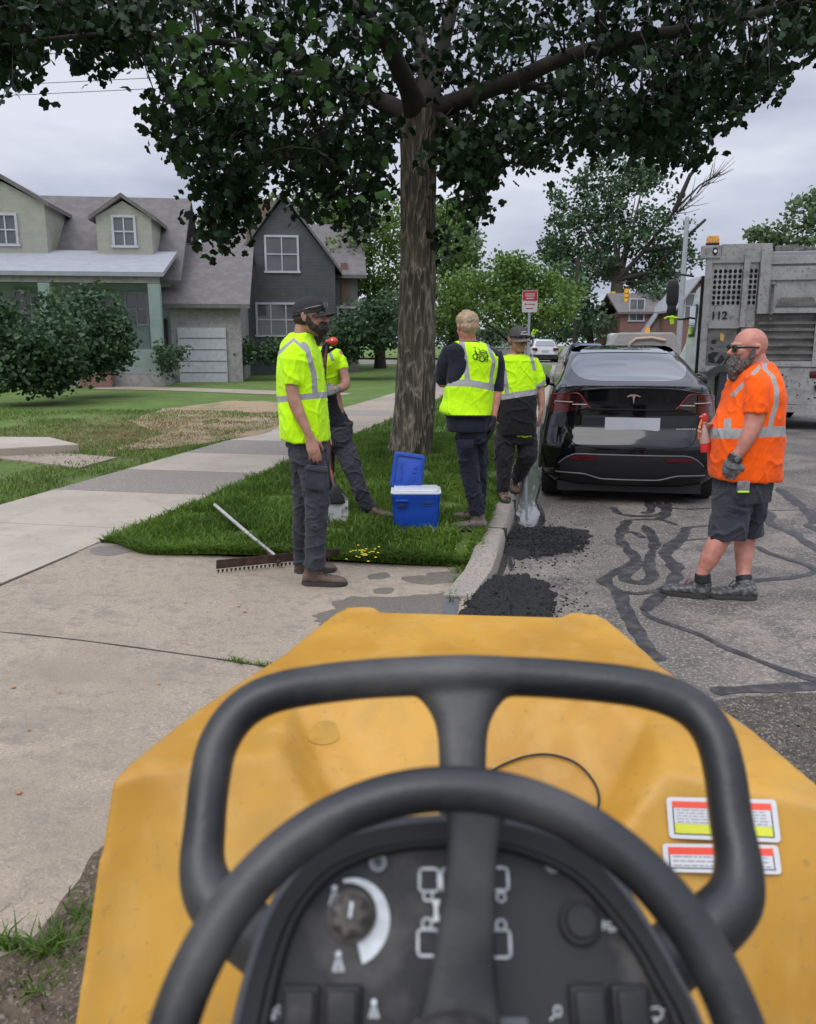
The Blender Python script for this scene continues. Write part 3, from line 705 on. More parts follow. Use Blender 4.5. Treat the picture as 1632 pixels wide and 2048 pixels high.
for L_ in ([(1235,560),(1290,500),(1350,420),(1400,370),(1440,345)], [(1290,500),(1350,495),(1410,440)], [(1350,420),(1380,350),(1400,330)], [(1235,560),(1300,545),(1345,500),(1390,500)]):
    P = [D(x, y, 72) for x, y in L_]; mb.tube(P, [.24, .17, .11, .07, .04][:len(P)], n=7)
rs = random.Random(4)
for k in range(46):
    t = rs.random(); p = D(1330+100*t, 450-100*t, 72); q = p+Vector((rs.uniform(.1,2.0), rs.uniform(-1,1), rs.uniform(.1,2.0))); mb.tube([p, p.lerp(q, .5)+Vector((0,0,-.1)), q], [.04,.026,.012], n=4)
mb.build('bare_limbs', M_bark, bigt, smooth=60)
b = at(1040, 34)
far_tree('spreading_tree', 'bright green spreading tree behind the parking sign', b, 1.6, .22,
    blobs_px(b, 34, [(960,575,70,50,2.5,0),(1040,560,75,40,2.6,0),(1110,595,55,35,2.2,0),(1000,620,75,32,2.5,-1),(1080,625,70,24,2.4,-1),(1030,545,50,28,2,0),(920,600,50,55,2.2,1)]), 26, .13, M_fb, n_clump=52, seed=12, spread=.36)
b = at(905, 38)
far_tree('roadside_tree', 'olive green tree showing just right of the big trunk', b, 2.5, .25,
    blobs_px(b, 38, [(905,500,50,45,2.6,0),(890,570,55,55,2.8,0),(935,560,40,50,2.2,0),(900,440,35,30,2,2),(890,640,50,32,2.5,-1)]), 26, .14, M_fm, n_clump=48, seed=13, spread=.38)
b = at(760, 42)
far_tree('leafy_tree', 'leafy green tree between the dark house and the big trunk', b, 2.5, .3,
    blobs_px(b, 42, [(740,470,60,50,3,0),(790,440,50,50,3,0),(760,540,60,50,3,0),(700,520,45,50,2.6,0),(720,600,45,50,2.6,-1),(780,610,45,55,2.6,0),(690,440,35,30,2,1)]), 26, .15, M_fb, n_clump=50, seed=14, spread=.42)
b = at(735, 33)
far_tree('dark_shrub', 'dark rounded shrub beyond the lawn left of the big trunk', b, 0, 0, blobs_px(b, 33, [(740,655,55,45,1.6,0),(775,640,30,55,1.2,0),(700,670,35,28,1.2,0)]), 26, .15, M_fd, cat='bush', n_clump=44, seed=15)
b = at(905, 56)
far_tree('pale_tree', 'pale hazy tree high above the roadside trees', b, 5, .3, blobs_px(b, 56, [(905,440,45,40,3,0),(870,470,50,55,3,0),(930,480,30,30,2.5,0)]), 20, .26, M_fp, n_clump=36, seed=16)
b = at(1590, 52)
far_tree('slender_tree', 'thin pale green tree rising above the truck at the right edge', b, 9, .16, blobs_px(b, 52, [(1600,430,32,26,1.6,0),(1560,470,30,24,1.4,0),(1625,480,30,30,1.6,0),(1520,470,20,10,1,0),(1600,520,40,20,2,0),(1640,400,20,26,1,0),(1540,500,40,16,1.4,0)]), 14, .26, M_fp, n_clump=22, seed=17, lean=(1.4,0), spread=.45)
b = at(1180, 66)
far_tree('distant_tree', 'dark distant tree standing behind the traffic signals', b, 3, .3, blobs_px(b, 66, [(1150,610,60,50,4,0),(1190,640,70,35,4,0),(1130,560,40,40,3,0),(1320,600,40,40,3,0)]), 20, .3, M_fd, n_clump=36, seed=18)
b = at(640, 70)
far_tree('background_tree', 'green tree rising behind the two houses', b, 3, .3, blobs_px(b, 62, [(640,430,60,40,4,0),(560,440,50,40,4,0),(460,460,50,35,4,0),(700,460,60,50,4,0)]), 20, .3, M_fm, n_clump=36, seed=19)
b = at(980, 75)
far_tree('low_hedge', 'low dark hedge across the far end of the street', b, 0, 0, blobs_px(b, 75, [(900,668,60,16,2,0),(1000,668,60,16,2,0),(1100,666,50,14,2,0),(1180,668,60,16,2,0)]), 20, .25, M_fd, cat='hedge', n_clump=44, seed=20)
for i, (px, py, rx, rz, d) in enumerate([(60,680,95,95,21),(175,650,75,80,24)]):
    b = at(px, d)
    far_tree('garden_bush', ['very dark rounded bush in front of the porch at the left edge', 'dark green bush beside the teal porch column'][i], b, 0, 0, blobs_px(b, d, [(px, py, rx, rz, 1.3, 0),(px-rx*.5, py+20, rx*.6, rz*.7, 1.1, -.5),(px+rx*.4, py+25, rx*.55, rz*.65, 1.1, -.4),(px-rx*.2, py+55, rx*.95, rz*.45, 1.3, -.2),(px+rx*.2, py+62, rx*.8, rz*.4, 1.3, 0)]), 30, .11, M_fd, cat='bush', n_clump=70, seed=21+i)
b = at(340, 29); far_tree('garden_bush', 'small dark bush between the teal house and the garage door', b, 0, 0, blobs_px(b, 29, [(340,715,32,28,.6,0)]), 26, .1, M_fd, cat='bush', n_clump=30, seed=25)
b = at(490, 33); far_tree('foundation_shrub', 'row of dark shrubs along the foot of the grey house', b, 0, 0, blobs_px(b, 33, [(480,705,40,18,.6,0),(560,700,50,20,.6,0),(640,700,50,22,.6,0),(690,690,30,30,.6,0)]), 26, .12, M_fd, cat='bush', n_clump=36, seed=26)

# ------------------------------------------------------------------ houses
def sid(name, col):
    m = mat(name, col, .85, scale=3, var=.1); n = m.node_tree; b = n.nodes['Principled BSDF']; t = n.nodes.new('ShaderNodeTexCoord'); w_ = n.nodes.new('ShaderNodeTexWave')
    w_.bands_direction = 'Z'; w_.wave_profile = 'SAW'; w_.inputs['Scale'].default_value = 2.2; n.links.new(t.outputs['Object'], w_.inputs['Vector'])
    bp = n.nodes.new('ShaderNodeBump'); bp.inputs['Distance'].default_value = .05; n.links.new(w_.outputs['Fac'], bp.inputs['Height']); n.links.new(bp.outputs[0], b.inputs['Normal']); return m
M_roof = layered('asphalt_shingles', (.13,.12,.118), [(3,5,.45,.6,(.17,.16,.155),.8,(1,1,1)),(30,3,.5,.6,(.09,.085,.085),.6,(1,1,6))], rough=.95)
M_roofp = layered('pale_shingles', (.27,.28,.31), [(3,5,.45,.6,(.31,.32,.35),.8,None),(30,3,.5,.6,(.22,.23,.25),.6,(1,1,6))], rough=.95)
M_cream = sid('cream_siding', (.46,.46,.38)); M_teal = sid('teal_siding', (.36,.45,.43)); M_gsid = sid('grey_siding', (.2,.195,.195)); M_wht = mat('white_trim', (.42,.43,.45), .6)
M_greystone = layered('grey_stone_wall', (.3,.29,.28), [(6,3,.45,.6,(.22,.21,.2),.8,None)], rough=.95)
M_glass = mat('window_glass', (.09,.095,.10), .08, spec=.8, scale=.5, var=.3)
M_dark = mat('porch_interior', (.05,.05,.042), .9)
def brick(name, c1=(.16,.075,.055), c2=(.21,.10,.075), sc=6):
    m, n, b, N, L = nodes(name); t = N('ShaderNodeTexCoord'); mp = N('ShaderNodeMapping'); mp.inputs['Rotation'].default_value = (math.pi/2, 0, 0); L(t.outputs['Object'], mp.inputs[0])
    k = N('ShaderNodeTexBrick'); k.inputs['Scale'].default_value = sc; k.inputs['Color1'].default_value = (*c1, 1); k.inputs['Color2'].default_value = (*c2, 1); k.inputs['Mortar'].default_value = (.2,.18,.16,1)
    L(mp.outputs[0], k.inputs['Vector']); L(k.outputs[0], b.inputs['Base Color']); b.inputs['Roughness'].default_value = .9; return m
M_brick = brick('red_brick')
class House:
    """built in its own frame: x right, y away from the street viewer, z up"""
    def __init__(s, name, label, px, d, rot):
        p = at(px, d); s.o = empty(name, p, label, 'house', rz=rot)
    def box(s, part, a, b, m, parent=None, bevel=0):
        q = LB(); q.span(a, b); return q.build(part, m, parent or s.o, smooth=None, bevel=bevel)
    def gable(s, part, x0, x1, y0, y1, z0, zr, m, axis='x', eave=.35, th=.16):
        """ridge runs along axis; two sloping slabs with thickness"""
        q = LB()
        if axis == 'x':
            ym = (y0+y1)/2; sl = (zr-z0)/(ym-y0)
            for sgn, ye in ((-1, y0), (1, y1)):
                ya = ye+sgn*eave; za = z0-sl*eave
                P = [(x0-eave, ya, za), (x1+eave, ya, za), (x1+eave, ym, zr), (x0-eave, ym, zr)]
                q.add(P+[(p[0], p[1], p[2]+th) for p in P], [(3,2,1,0),(4,5,6,7),(0,1,5,4),(1,2,6,5),(2,3,7,6),(3,0,4,7)])
        else:
            xm = (x0+x1)/2; sl = (zr-z0)/(xm-x0)
            for sgn, xe in ((-1, x0), (1, x1)):
                xa = xe+sgn*eave; za = z0-sl*eave
                P = [(xa, y0-eave, za), (xa, y1+eave, za), (xm, y1+eave, zr), (xm, y0-eave, zr)]
                q.add(P+[(p[0], p[1], p[2]+th) for p in P], [(3,2,1,0),(4,5,6,7),(0,1,5,4),(1,2,6,5),(2,3,7,6),(3,0,4,7)])
        return q.build(part, m, s.o, smooth=None)
    def gwall(s, x0, x1, y0, y1, z0, z1, zr, m, axis='y', part='wall'):
        q = LB()
        if axis == 'y':
            xm = (x0+x1)/2; q.prism([(x0, z0), (x1, z0), (x1, z1), (xm, zr), (x0, z1)], -y1, -y0, Matrix(((1,0,0,0),(0,0,-1,0),(0,1,0,0),(0,0,0,1))))
        else:
            ym = (y0+y1)/2; q.prism([(y0, z0), (y1, z0), (y1, z1), (ym, zr), (y0, z1)], x0, x1, Matrix(((0,0,1,0),(1,0,0,0),(0,1,0,0),(0,0,0,1))))
        return q.build(part, m, s.o, smooth=None)
    def window(s, x, z, w, h, y, fm=None, mull=1):
        fm = fm or M_wht; q = LB(); t = .09
        q.box((x, y-.03, z+h/2), (w+.001, .09, t)); q.box((x, y-.03, z-h/2), (w+.1, .12, t))
        q.box((x-w/2+t/2, y-.032, z), (t, .09, h-t)); q.box((x+w/2-t/2, y-.032, z), (t, .09, h-t)); 
        for k in range(mull): q.box((x-w/2+w*(k+1)/(mull+1), y-.034, z), (.05, .06, h-t))
        q.box((x, y-.036, z), (w-t*2, .05, .05))
        f = q.build('window', fm, s.o, smooth=None); g = LB(); g.box((x, y-.012, z), (w-.1, .02, h-.1)); g.build('pane', M_glass, f, smooth=None)
# the pale house with a dark hipped roof, dormers and a porch
d = 31; S = d/1600
h = House('porch_house', 'pale house with a grey shingle roof, cream dormers and a teal-columned porch', 200, d, YAW+.12)
X = lambda px: (px-200)*S
Zp = lambda py: D(200, py, d).z-h.o.location.z
h.box('wall', (X(-260), 1.2, -.2), (X(330), 8.6, Zp(540)), M_teal)
h.gwall(X(-260)+.02, X(330)-.02, 1.22, 8.58, Zp(540), Zp(540)+.01, Zp(362), M_greystone, axis='x', part='gable_wall')
h.gable('roof', X(-260), X(330), 1.2, 8.6, Zp(540), Zp(355), M_roof, 'x', .5)
for cx, wd_, base_, pk, zt in ((28, 150, 540, 350, 400), (250, 105, 520, 385, 425)):
    x0, x1 = X(cx-wd_/2), X(cx+wd_/2)
    h.gwall(x0, x1, 1.0, 3.9, Zp(base_), Zp(zt), Zp(pk)-.1, M_cream, part='dormer_wall')
    h.gable('dormer_roof', x0, x1, 1.0, 4.6, Zp(zt), Zp(pk), M_roof, 'y', .22)
    h.window(X(cx), Zp(455), .9, 1.1, 1.0, mull=1)
q = LB()                                                     # lean-to porch roof
P = [(X(-280), -1.9, Zp(560)), (X(345), -1.9, Zp(560)), (X(345), 1.6, Zp(500)), (X(-280), 1.6, Zp(500))]
q.add(P+[(p[0], p[1], p[2]+.15) for p in P], [(3,2,1,0),(4,5,6,7),(0,1,5,4),(1,2,6,5),(2,3,7,6),(3,0,4,7)]); q.build('porch_roof', M_roofp, h.o, smooth=None)
h.box('porch_beam', (X(-270), -1.75, Zp(572)), (X(335), -1.55, Zp(553)), M_greystone)
h.box('porch_floor', (X(-270), -1.8, -.1), (X(335), 1.2, .45), M_greystone)
for px in (-130, 132, 325): h.box('porch_column', (X(px)-.2, -1.78, .45), (X(px)+.2, -1.42, Zp(573)), M_teal)
for x in (-160, -60, 60, 190): h.window(X(x), Zp(620), 1.3, 1.5, 1.2)
h.window(X(262), Zp(615), .9, 1.2, 1.2); h.box('front_door', (X(292)-.1, 1.1, .45), (X(320), 1.19, 2.5), M_dark)
h.box('railing', (X(150), -1.74, .5), (X(320), -1.64, 1.35), M_teal)
h.box('brick_pier', (X(190), -2.35, -.1), (X(245), -1.85, 1.0), M_brick)
# garage wing
h.box('garage_wall', (X(332), .6, -.2), (X(470), 7.6, Zp(600)), M_greystone)
h.gable('garage_roof', X(332), X(470), .6, 7.6, Zp(600), Zp(470), M_roof, 'x', .4)
g_ = LB(); g_.box(((X(345)+X(440))/2, .53, 1.06), (X(440)-X(345), .1, 2.2)); gd = g_.build('garage_door', M_wht, h.o, smooth=None)
g_ = LB()
for k in range(1, 5): g_.box(((X(345)+X(440))/2, .474, k*.44), (X(440)-X(345)-.05, .012, .03))
g_.build('panel_joint', M_gsid, gd, smooth=None)
# the dark grey gabled house
d = 37; S = d/1600
h = House('gabled_house', 'dark grey gabled house with brick-red trim standing right of the porch house', 570, d, YAW+.1)
X = lambda px: (px-570)*S
Zp = lambda py: D(570, py, d).z-h.o.location.z
h.box('wall', (X(420), 1.0, -.2), (X(715), 8.0, Zp(540)), M_gsid)
h.gable('roof', X(420), X(715), 1.0, 8.0, Zp(540), Zp(425), M_roof, 'x', .4)
M_char = sid('charcoal_siding', (.13,.135,.145))
h.gwall(X(480), X(670), -.3, 4, -.2, Zp(530), Zp(400), M_char); h.gable('gable_roof', X(480), X(670), -.3, 4.5, Zp(530), Zp(392), M_roof, 'y', .3)
h.box('trim_board', (X(505), -.36, Zp(560)), (X(517), -.302, Zp(430)), M_brick); h.box('trim_board', (X(682), .93, Zp(620)), (X(696), .998, Zp(520)), M_brick)
h.box('chimney', (X(520), 3, Zp(500)), (X(545), 4, Zp(375)), M_brick)
h.window(X(570), Zp(510), 1.5, 1.5, -.3); h.window(X(560), Zp(640), 2.0, 1.4, -.3, mull=2); h.window(X(450), Zp(630), 1.2, 1.2, 1.0); h.window(X(692), Zp(640), .9, 1.2, 1.0)
h.box('garage_door', (X(440), .9, 0), (X(478), .98, 2.1), M_wht)
# brick houses beyond the truck
d = 56; S = d/1600
h = House('brick_house', 'brick house with a steep gable and white window left of the truck mirror', 1385, d, YAW-.05)
X = lambda px: (px-1385)*S
Zp = lambda py: D(1385, py, d).z-h.o.location.z
h.gwall(X(1355), X(1425), 0, 6, -.3, Zp(610), Zp(562), M_brick); h.gable('roof', X(1355), X(1425), 0, 6, Zp(610), Zp(558), M_roofp, 'y', .3)
h.window(X(1382), Zp(612), 1.3, 1.6, 0, mull=1); h.box('side_wall', (X(1425)+.01, .8, -.3), (X(1600), 7, Zp(600)), M_brick); h.gable('side_roof', X(1425)+.4, X(1600), .8, 7, Zp(600), Zp(560), M_roof, 'x', .2)
d = 62; S = d/1600
h = House('brick_house', 'dark brick house with low gables behind the tall dark tree', 1300, d, YAW)
X = lambda px: (px-1300)*S
Zp = lambda py: D(1300, py, d).z-h.o.location.z
h.box('wall', (X(1240), 0, -.3), (X(1350), 7, Zp(625)), M_brick); h.gable('roof', X(1240), X(1350), 0, 7, Zp(625), Zp(585), M_roof, 'x', .3)
h.gwall(X(1285), X(1345), -1.2, .0, -.3, Zp(660), Zp(612), brick('tan_brick', (.2,.15,.11), (.25,.19,.14))); h.gable('gable_roof', X(1285), X(1345), -1.2, .3, Zp(660), Zp(608), M_roofp, 'y', .2)
h.window(X(1270), Zp(620), 1.2, 1.6, 0)
d = 85; S = d/1600
h = House('corner_building', 'low pale building far down the street behind the parked cars', 1000, d, YAW)
X = lambda px: (px-1000)*S
h.box('wall', (X(940), 0, -.3), (X(1060), 6, 2.2), M_greystone); h.box('roof', (X(936), -.3, 2.2), (X(1064), 6.3, 2.6), M_roof)
for k in range(5): h.window(X(955+k*22), 1.3, .8, 1.1, 0)
# ------------------------------------------------------------------ the black car, built in its own frame: x right, y forward from the rear bumper, z up
M_paint = mat('black_car_paint', (.004,.0045,.006), .07, var=.2, scale=2, spec=.5, rvar=.03)
M_cglass = mat('tinted_glass', (.012,.014,.017), .04, spec=1, scale=1, var=.3, coat=1)
M_blackp = mat('black_plastic', (.007,.007,.008), .55, var=.2, scale=20)
M_tyre = mat('tyre_rubber', (.013,.013,.013), .85, scale=12, var=.3)
M_chrome = mat('chrome', (.75,.76,.78), .18, metal=1, var=.05)
M_rim = mat('dark_rim', (.08,.08,.085), .35, metal=.8)
M_redlens = mat('red_lens', (.085,.004,.007), .12, scale=8, var=.2, spec=.5)
M_darklens = mat('smoked_lens', (.028,.006,.008), .1, spec=.8, coat=1)
M_pale = mat('pale_lens', (.55,.5,.5), .3, var=.1)
M_ambr = mat('amber_lens', (.8,.32,.02), .3, var=.1)
M_plate = mat('plate_white', (.40,.41,.45), .5, var=.06, scale=3)
car_x, car_y = .70, 8.30
car = empty('black_car', (car_x, car_y, roadz(car_x)), 'glossy black hatchback car parked at the kerb, seen from behind, with red tail lights', 'car')
def prof(tab, z):
    if z <= tab[0][0]: return tab[0][1]
    for (a, va), (b, vb) in zip(tab, tab[1:]):
        if z <= b: t = (z-a)/(b-a); return va+(vb-va)*t
    return tab[-1][1]
WZ = [(.2,.86),(.27,.895),(.38,.91),(.6,.915),(.8,.895),(.95,.865),(1.06,.845),(1.16,.81),(1.22,.765),(1.28,.725),(1.36,.70),(1.46,.665),(1.55,.63),(1.6,.59),(1.62,.5)]
YR = [(.2,.16),(.27,.07),(.36,.03),(.5,.0),(.62,.0),(.72,.05),(.8,.10),(.92,.12),(1.05,.115),(1.15,.09),(1.205,.07),(1.225,.11),(1.24,.28),(1.3,.52),(1.38,.9),(1.46,1.3),(1.53,1.7),(1.58,2.1),(1.61,2.5),(1.62,2.7)]
YF = [(.2,4.55),(.4,4.68),(.6,4.66),(.8,4.5),(.92,4.2),(1.0,3.9),(1.05,3.6),(1.2,3.45),(1.4,3.05),(1.55,2.75),(1.61,2.72),(1.62,2.71)]
def smz(tab, z): return (prof(tab, z-.012)+prof(tab, z)*2+prof(tab, z+.012))/4
def ysurf(x, z):
    w_ = smz(WZ, z); u = min(1, abs(x)/w_); g = sst(1.2, 1.3, z)
    return smz(YR, z)+.11*u**2*(1-.2*g)+(.30-.05*g)*u**9
mb = MB(); zs = [.2+(1.62-.2)*i/70 for i in range(71)]; rings = []
for z in zs:
    w_ = smz(WZ, z); ring = []; yf = smz(YF, z)
    for i in range(49):
        u = -1+2*i/48; u = math.copysign(abs(u)**.8, u); ring.append(Vector((u*w_, ysurf(u*w_, z), z)))
    ye = ysurf(w_, z)
    fr = .5
    for i in range(1, 24): ring.append(Vector((w_, ye+(yf-fr-ye)*i/24, z)))
    for i in range(25):
        u = 1-2*i/24; u = math.copysign(abs(u)**.8, u); ring.append(Vector((u*w_, yf-.12*u*u-(fr-.12)*abs(u)**7, z)))
    for i in range(1, 24): ring.append(Vector((-w_, yf-fr+(ye-yf+fr)*i/24, z)))
    rings.append(ring)
mb.local = True; mb.loft(rings)
body = mb.build('body', M_paint, car, smooth=50)
# cut wheel wells visually: dark arches and wheels
def on(x, z, e=.004): return Vector((x, ysurf(x, z)-e, z))
def patchm(x0, x1, zb, zt, nx=24, nz=10, e=.004, th=.02):
    """panel lying on the rear surface between two height functions"""
    q = LB(); n = nx+1
    f = [on(x0+(x1-x0)*i/nx, zb(x0+(x1-x0)*i/nx)+(zt(x0+(x1-x0)*i/nx)-zb(x0+(x1-x0)*i/nx))*j/nz, e) for j in range(nz+1) for i in range(nx+1)]
    q.add(f, [(j*n+i, j*n+i+1, (j+1)*n+i+1, (j+1)*n+i) for j in range(nz) for i in range(nx)]); return q
k_ = lambda c: (lambda x: c)
q = patchm(-.62, .62, lambda x: 1.262+.02*abs(x/.62)**4+.10*abs(x/.62)**9, lambda x: 1.53+.006*(1-(x/.62)**2)-.12*abs(x/.62)**14, 40, 16, .005)
q.build('rear_window', M_cglass, body, smooth=180, fix=False)
# glass roof as a raised pane
q = LB(); q.grid(20, 20, lambda u, v: Vector(((-.5+u)*1.02, 1.78+1.05*v+.05*(2*u-1)**2*0, 0)))
vs = []
for (x, y, z) in q.v:
    lo, hi = 1.4, 1.62
    for _ in range(24):
        m_ = (lo+hi)/2
        if ysurf(x, m_) < y: lo = m_
        else: hi = m_
    vs.append((x, y, lo+.006))
q.v = vs; q.build('roof_glass', M_cglass, body, smooth=180, fix=False)
# side windows
for sx in (-1, 1):
    q = LB()
    def sw_(u, v):
        z = 1.245+.24*v; w_ = smz(WZ, z); y0 = ysurf(w_, z)+.06; y1 = smz(YF, z)-.55; return Vector((sx*(w_+.004), y0+(y1-y0)*u, z))
    q.grid(20, 6, sw_)
    q.build('side_window', M_cglass, body, smooth=180, fix=False)
# bumper lower part with curved top line, and the diffuser trim line
zlow = lambda x: .235+.0*x
ztop = lambda x: .535-.0*x-.22*max(0, (abs(x)-.5)/.3)**2.2 if abs(x) > .5 else .535
q = patchm(-.70, .70, k_(.215), lambda x: ztop(x), 50, 8, .012); q.build('lower_bumper', M_blackp, body, smooth=180, fix=False)
def strip(pts, r, m, name, par=body, e=.01):
    q = LB(); q.tube([on(x, z, e) for x, z in pts], r, n=6); return q.build(name, m, par, smooth=180)
M_edge = mat('satin_trim', (.10,.10,.11), .35, var=.1)
strip([(x, ztop(x)+.004) for x in [-.72+.03*i for i in range(49)]], .008, M_edge, 'bumper_crease')
strip([(x, .335-.05*(1-sst(.25, .5, abs(x)))-.006*(1-abs(x))) for x in [-.74+.037*i for i in range(41)]], .009, M_edge, 'diffuser_trim', e=.016)
for sx in (-1, 1):
    q = patchm(*sorted((sx*.34, sx*.60)), lambda x: .48+.0*x, lambda x: .515, 10, 3, .02); q.build('reflector', M_redlens, body, smooth=180, fix=False)
# tail lights: red-edged smoked lenses that wrap round the corner
def lz0(x): a = abs(x); return .955+.06*max(0, (.62-a)/.2) if a < .62 else .955-.02*sst(.62, .8, a)
def lz1(x): a = abs(x); return 1.0+ .155*sst(.40, .56, a)*1.0 if a < .56 else 1.155-.03*((a-.56)/.25)**2
for sx in (-1, 1):
    q = patchm(*sorted((sx*.415, sx*.845)), lz0, lz1, 26, 8, .006); tl = q.build('tail_light', M_darklens, car, smooth=180, fix=False)
    q = patchm(*sorted((sx*.63, sx*.835)), lambda x: lz0(x)+.005, lambda x: lz1(x)-.012, 12, 6, .010); q.build('outer_lens', M_redlens, tl, smooth=180, fix=False)
    top = [(sx*a, lz1(a)-.006) for a in [.42+.0275*i for i in range(15)]]
    strip(top, .007, mat('lit_red_edge', (.22,.02,.03), .3), 'red_edge', tl, .012)
    strip([(sx*a, 1.055) for a in (.60,.64,.7,.75,.78)]+[(sx*.785, 1.03)], .0045, M_pale, 'light_bar', tl, .017)
    strip([(sx*a, 1.035-.02*(a-.45)) for a in (.46,.5,.55,.6)], .0045, M_pale, 'light_bar', tl, .017)
    strip([(sx*.635, .97), (sx*.632, 1.06), (sx*.63, 1.15)], .004, M_blackp, 'lens_gap', tl, .014)
# tailgate seam, panel crease, lip
seam = [(-.675,1.22),(-.66,1.1),(-.655,.93),(-.64,.78),(-.6,.67),(-.52,.625),(-.3,.605),(0,.6),(.3,.605),(.52,.625),(.6,.67),(.64,.78),(.655,.93),(.66,1.1),(.675,1.22)]
M_seam = mat('panel_gap', (.002,.002,.002), .9, var=.1)
def cr(pts, s=5):
    P = [Vector((*p, 0)) for p in pts]; Q = []
    for i in range(len(P)-1):
        p0, p1, p2, p3 = P[max(i-1, 0)], P[i], P[i+1], P[min(i+2, len(P)-1)]
        for k in range(s):
            t = k/s; v = .5*((2*p1)+(p2-p0)*t+(2*p0-5*p1+4*p2-p3)*t*t+(3*p1-p0-3*p2+p3)*t**3); Q.append((v.x, v.y))
    Q.append((P[-1].x, P[-1].y)); return Q
strip(cr(seam), .005, M_seam, 'tailgate_seam', e=.001)
strip([(x, .985) for x in [-.60+.05*i for i in range(25)]], .012, M_seam, 'tailgate_crease', e=-.004)
strip([(x, 1.206-.06*abs(x/.67)**3) for x in [-.67+.035*i for i in range(39)]], .012, M_paint, 'spoiler_lip', e=.008)
# emblem: a curved bar over a tapering stem
q = LB(); y_ = ysurf(0, 1.12)-.012
arc = [(-.052,.020),(-.030,.031),(0,.035),(.030,.031),(.052,.020),(.049,.012),(.028,.020),(.010,.021),(.0,-.048),(-.010,.021),(-.028,.020),(-.049,.012)]
T = Matrix(((1.25,0,0,0),(0,0,1,y_),(0,1.25,0,1.10),(0,0,0,1)))
q.prism(arc[:5]+arc[5:8]+[arc[8]]+arc[9:], 0, .008, T); q.build('emblem', M_chrome, body, smooth=None)
q = LB()
for k in range(9):
    x = .44+k*.022; q.box((x, ysurf(x, .80)-.005, .80), (.014, .006, .016))
q.build('badge_lettering', M_chrome, body, smooth=None)
q = LB(); q.prism([(-.26,-.06),(.26,-.06),(.27,-.05),(.27,.07),(-.27,.07),(-.27,-.05)], 0, .006, Matrix(((1,0,0,0),(0,0,1,ysurf(0,.84)-.012),(0,1,0,.84),(0,0,0,1)))); q.build('number_plate', M_plate, body, smooth=None)
# wheels and arches
for sx in (-1, 1):
    for wy in (.74, 3.62):
        q = LB(); q.tube([(sx*.66, wy, .35), (sx*.68, wy, .35), (sx*.87, wy, .35), (sx*.895, wy, .35)], [.335, .352, .352, .335], n=40, flat=True, ref=(0,1,0))
        wt = q.build('wheel', M_tyre, car, smooth=40)
        q = LB(); q.tube([(sx*.88, wy, .35), (sx*.9, wy, .35)], [.25,.24], n=30, flat=True, ref=(0,1,0)); q.build('rim', M_rim, wt, smooth=40)
        q = LB(); q.tube([(sx*(.915), wy+.40*math.cos(a), .36+.40*math.sin(a)) for a in [math.pi*i/14 for i in range(15)]], .018, n=6); q.build('wheel_arch', M_blackp, body, smooth=60)
q = LB(); q.box((0, 2.3, .18), (1.45, 4.2, .1)); q.build('underbody', M_blackp, car, smooth=None)
q = LB(); q.tube([(-.70, .42, .24), (.70, .42, .24)], .05, n=10); q.build('rear_axle', M_blackp, car, smooth=60)
# door mirrors
for sx in (-1, 1):
    q = LB(); q.tube([(sx*.84, 3.02, 1.10), (sx*.95, 2.98, 1.13)], [(.04,.025)]*2, n=8); q.tube([(sx*.95, 2.98, 1.15), (sx*1.06, 2.96, 1.17), (sx*1.12, 2.95, 1.16)], [(.07,.09),(.075,.10),(.05,.08)], n=14, ref=(0,1,0))
    q.build('door_mirror', M_paint, car, smooth=60)

# ------------------------------------------------------------------ dump truck in the road on the right: x right, y away, z up; origin under the left corner of its rear
M_alu = layered('grimy_grey_steel', (.36,.355,.345), [(2.5,5,.47,.62,(.25,.245,.235),.8,(1,1,2)),(11,6,.55,.65,(.12,.11,.10),.7,(2,2,1)),(30,5,.6,.66,(.38,.37,.35),.5,None)], rough=.55, bump=[(6,.004)])
M_alud = layered('dirty_dark_steel', (.17,.165,.155), [(3,5,.45,.6,(.09,.085,.08),.8,(1,1,3)),(16,6,.58,.66,(.27,.26,.25),.6,(2,2,1))], rough=.65, bump=[(8,.005)])
M_cab = mat('cab_paint', (.55,.62,.58), .3, coat=.4, scale=2, var=.06)
M_black = mat('black_rubber_trim', (.012,.012,.013), .6, var=.2)
M_yel = mat('yellow_tag', (.6,.38,.1), .6)
tx, ty = 2.52, 16.25
tr = empty('dump_truck', (tx, ty, roadz(tx)+.0), 'big grey dump truck number 112 standing in the road at the right edge', 'truck', rz=math.radians(-1))
def tb_(name, boxes, m, par=None, bevel=.006):
    q = LB()
    for a, b in boxes: q.span(a, b)
    return q.build(name, m, par or tr, smooth=None, bevel=bevel)
# left column: post frame, mesh window, panels
bodyd = tb_('cargo_body', [((.66,.08,.50),(4.9,2.4,1.98)), ((.68,.10,1.98),(4.9,2.4,3.05)), ((.07,.085,1.1),(.655,.5,3.1))], M_alu)
tb_('corner_frame', [((0,0,1.1),(.11,.1,3.2)), ((.112,.002,3.08),(1.02,.102,3.2)), ((.112,.002,1.9),(.66,.10,2.02)), ((.66,-.04,1.92),(.76,.10,3.22)), ((.112,.004,1.10),(.64,.1,1.21))], M_alu)
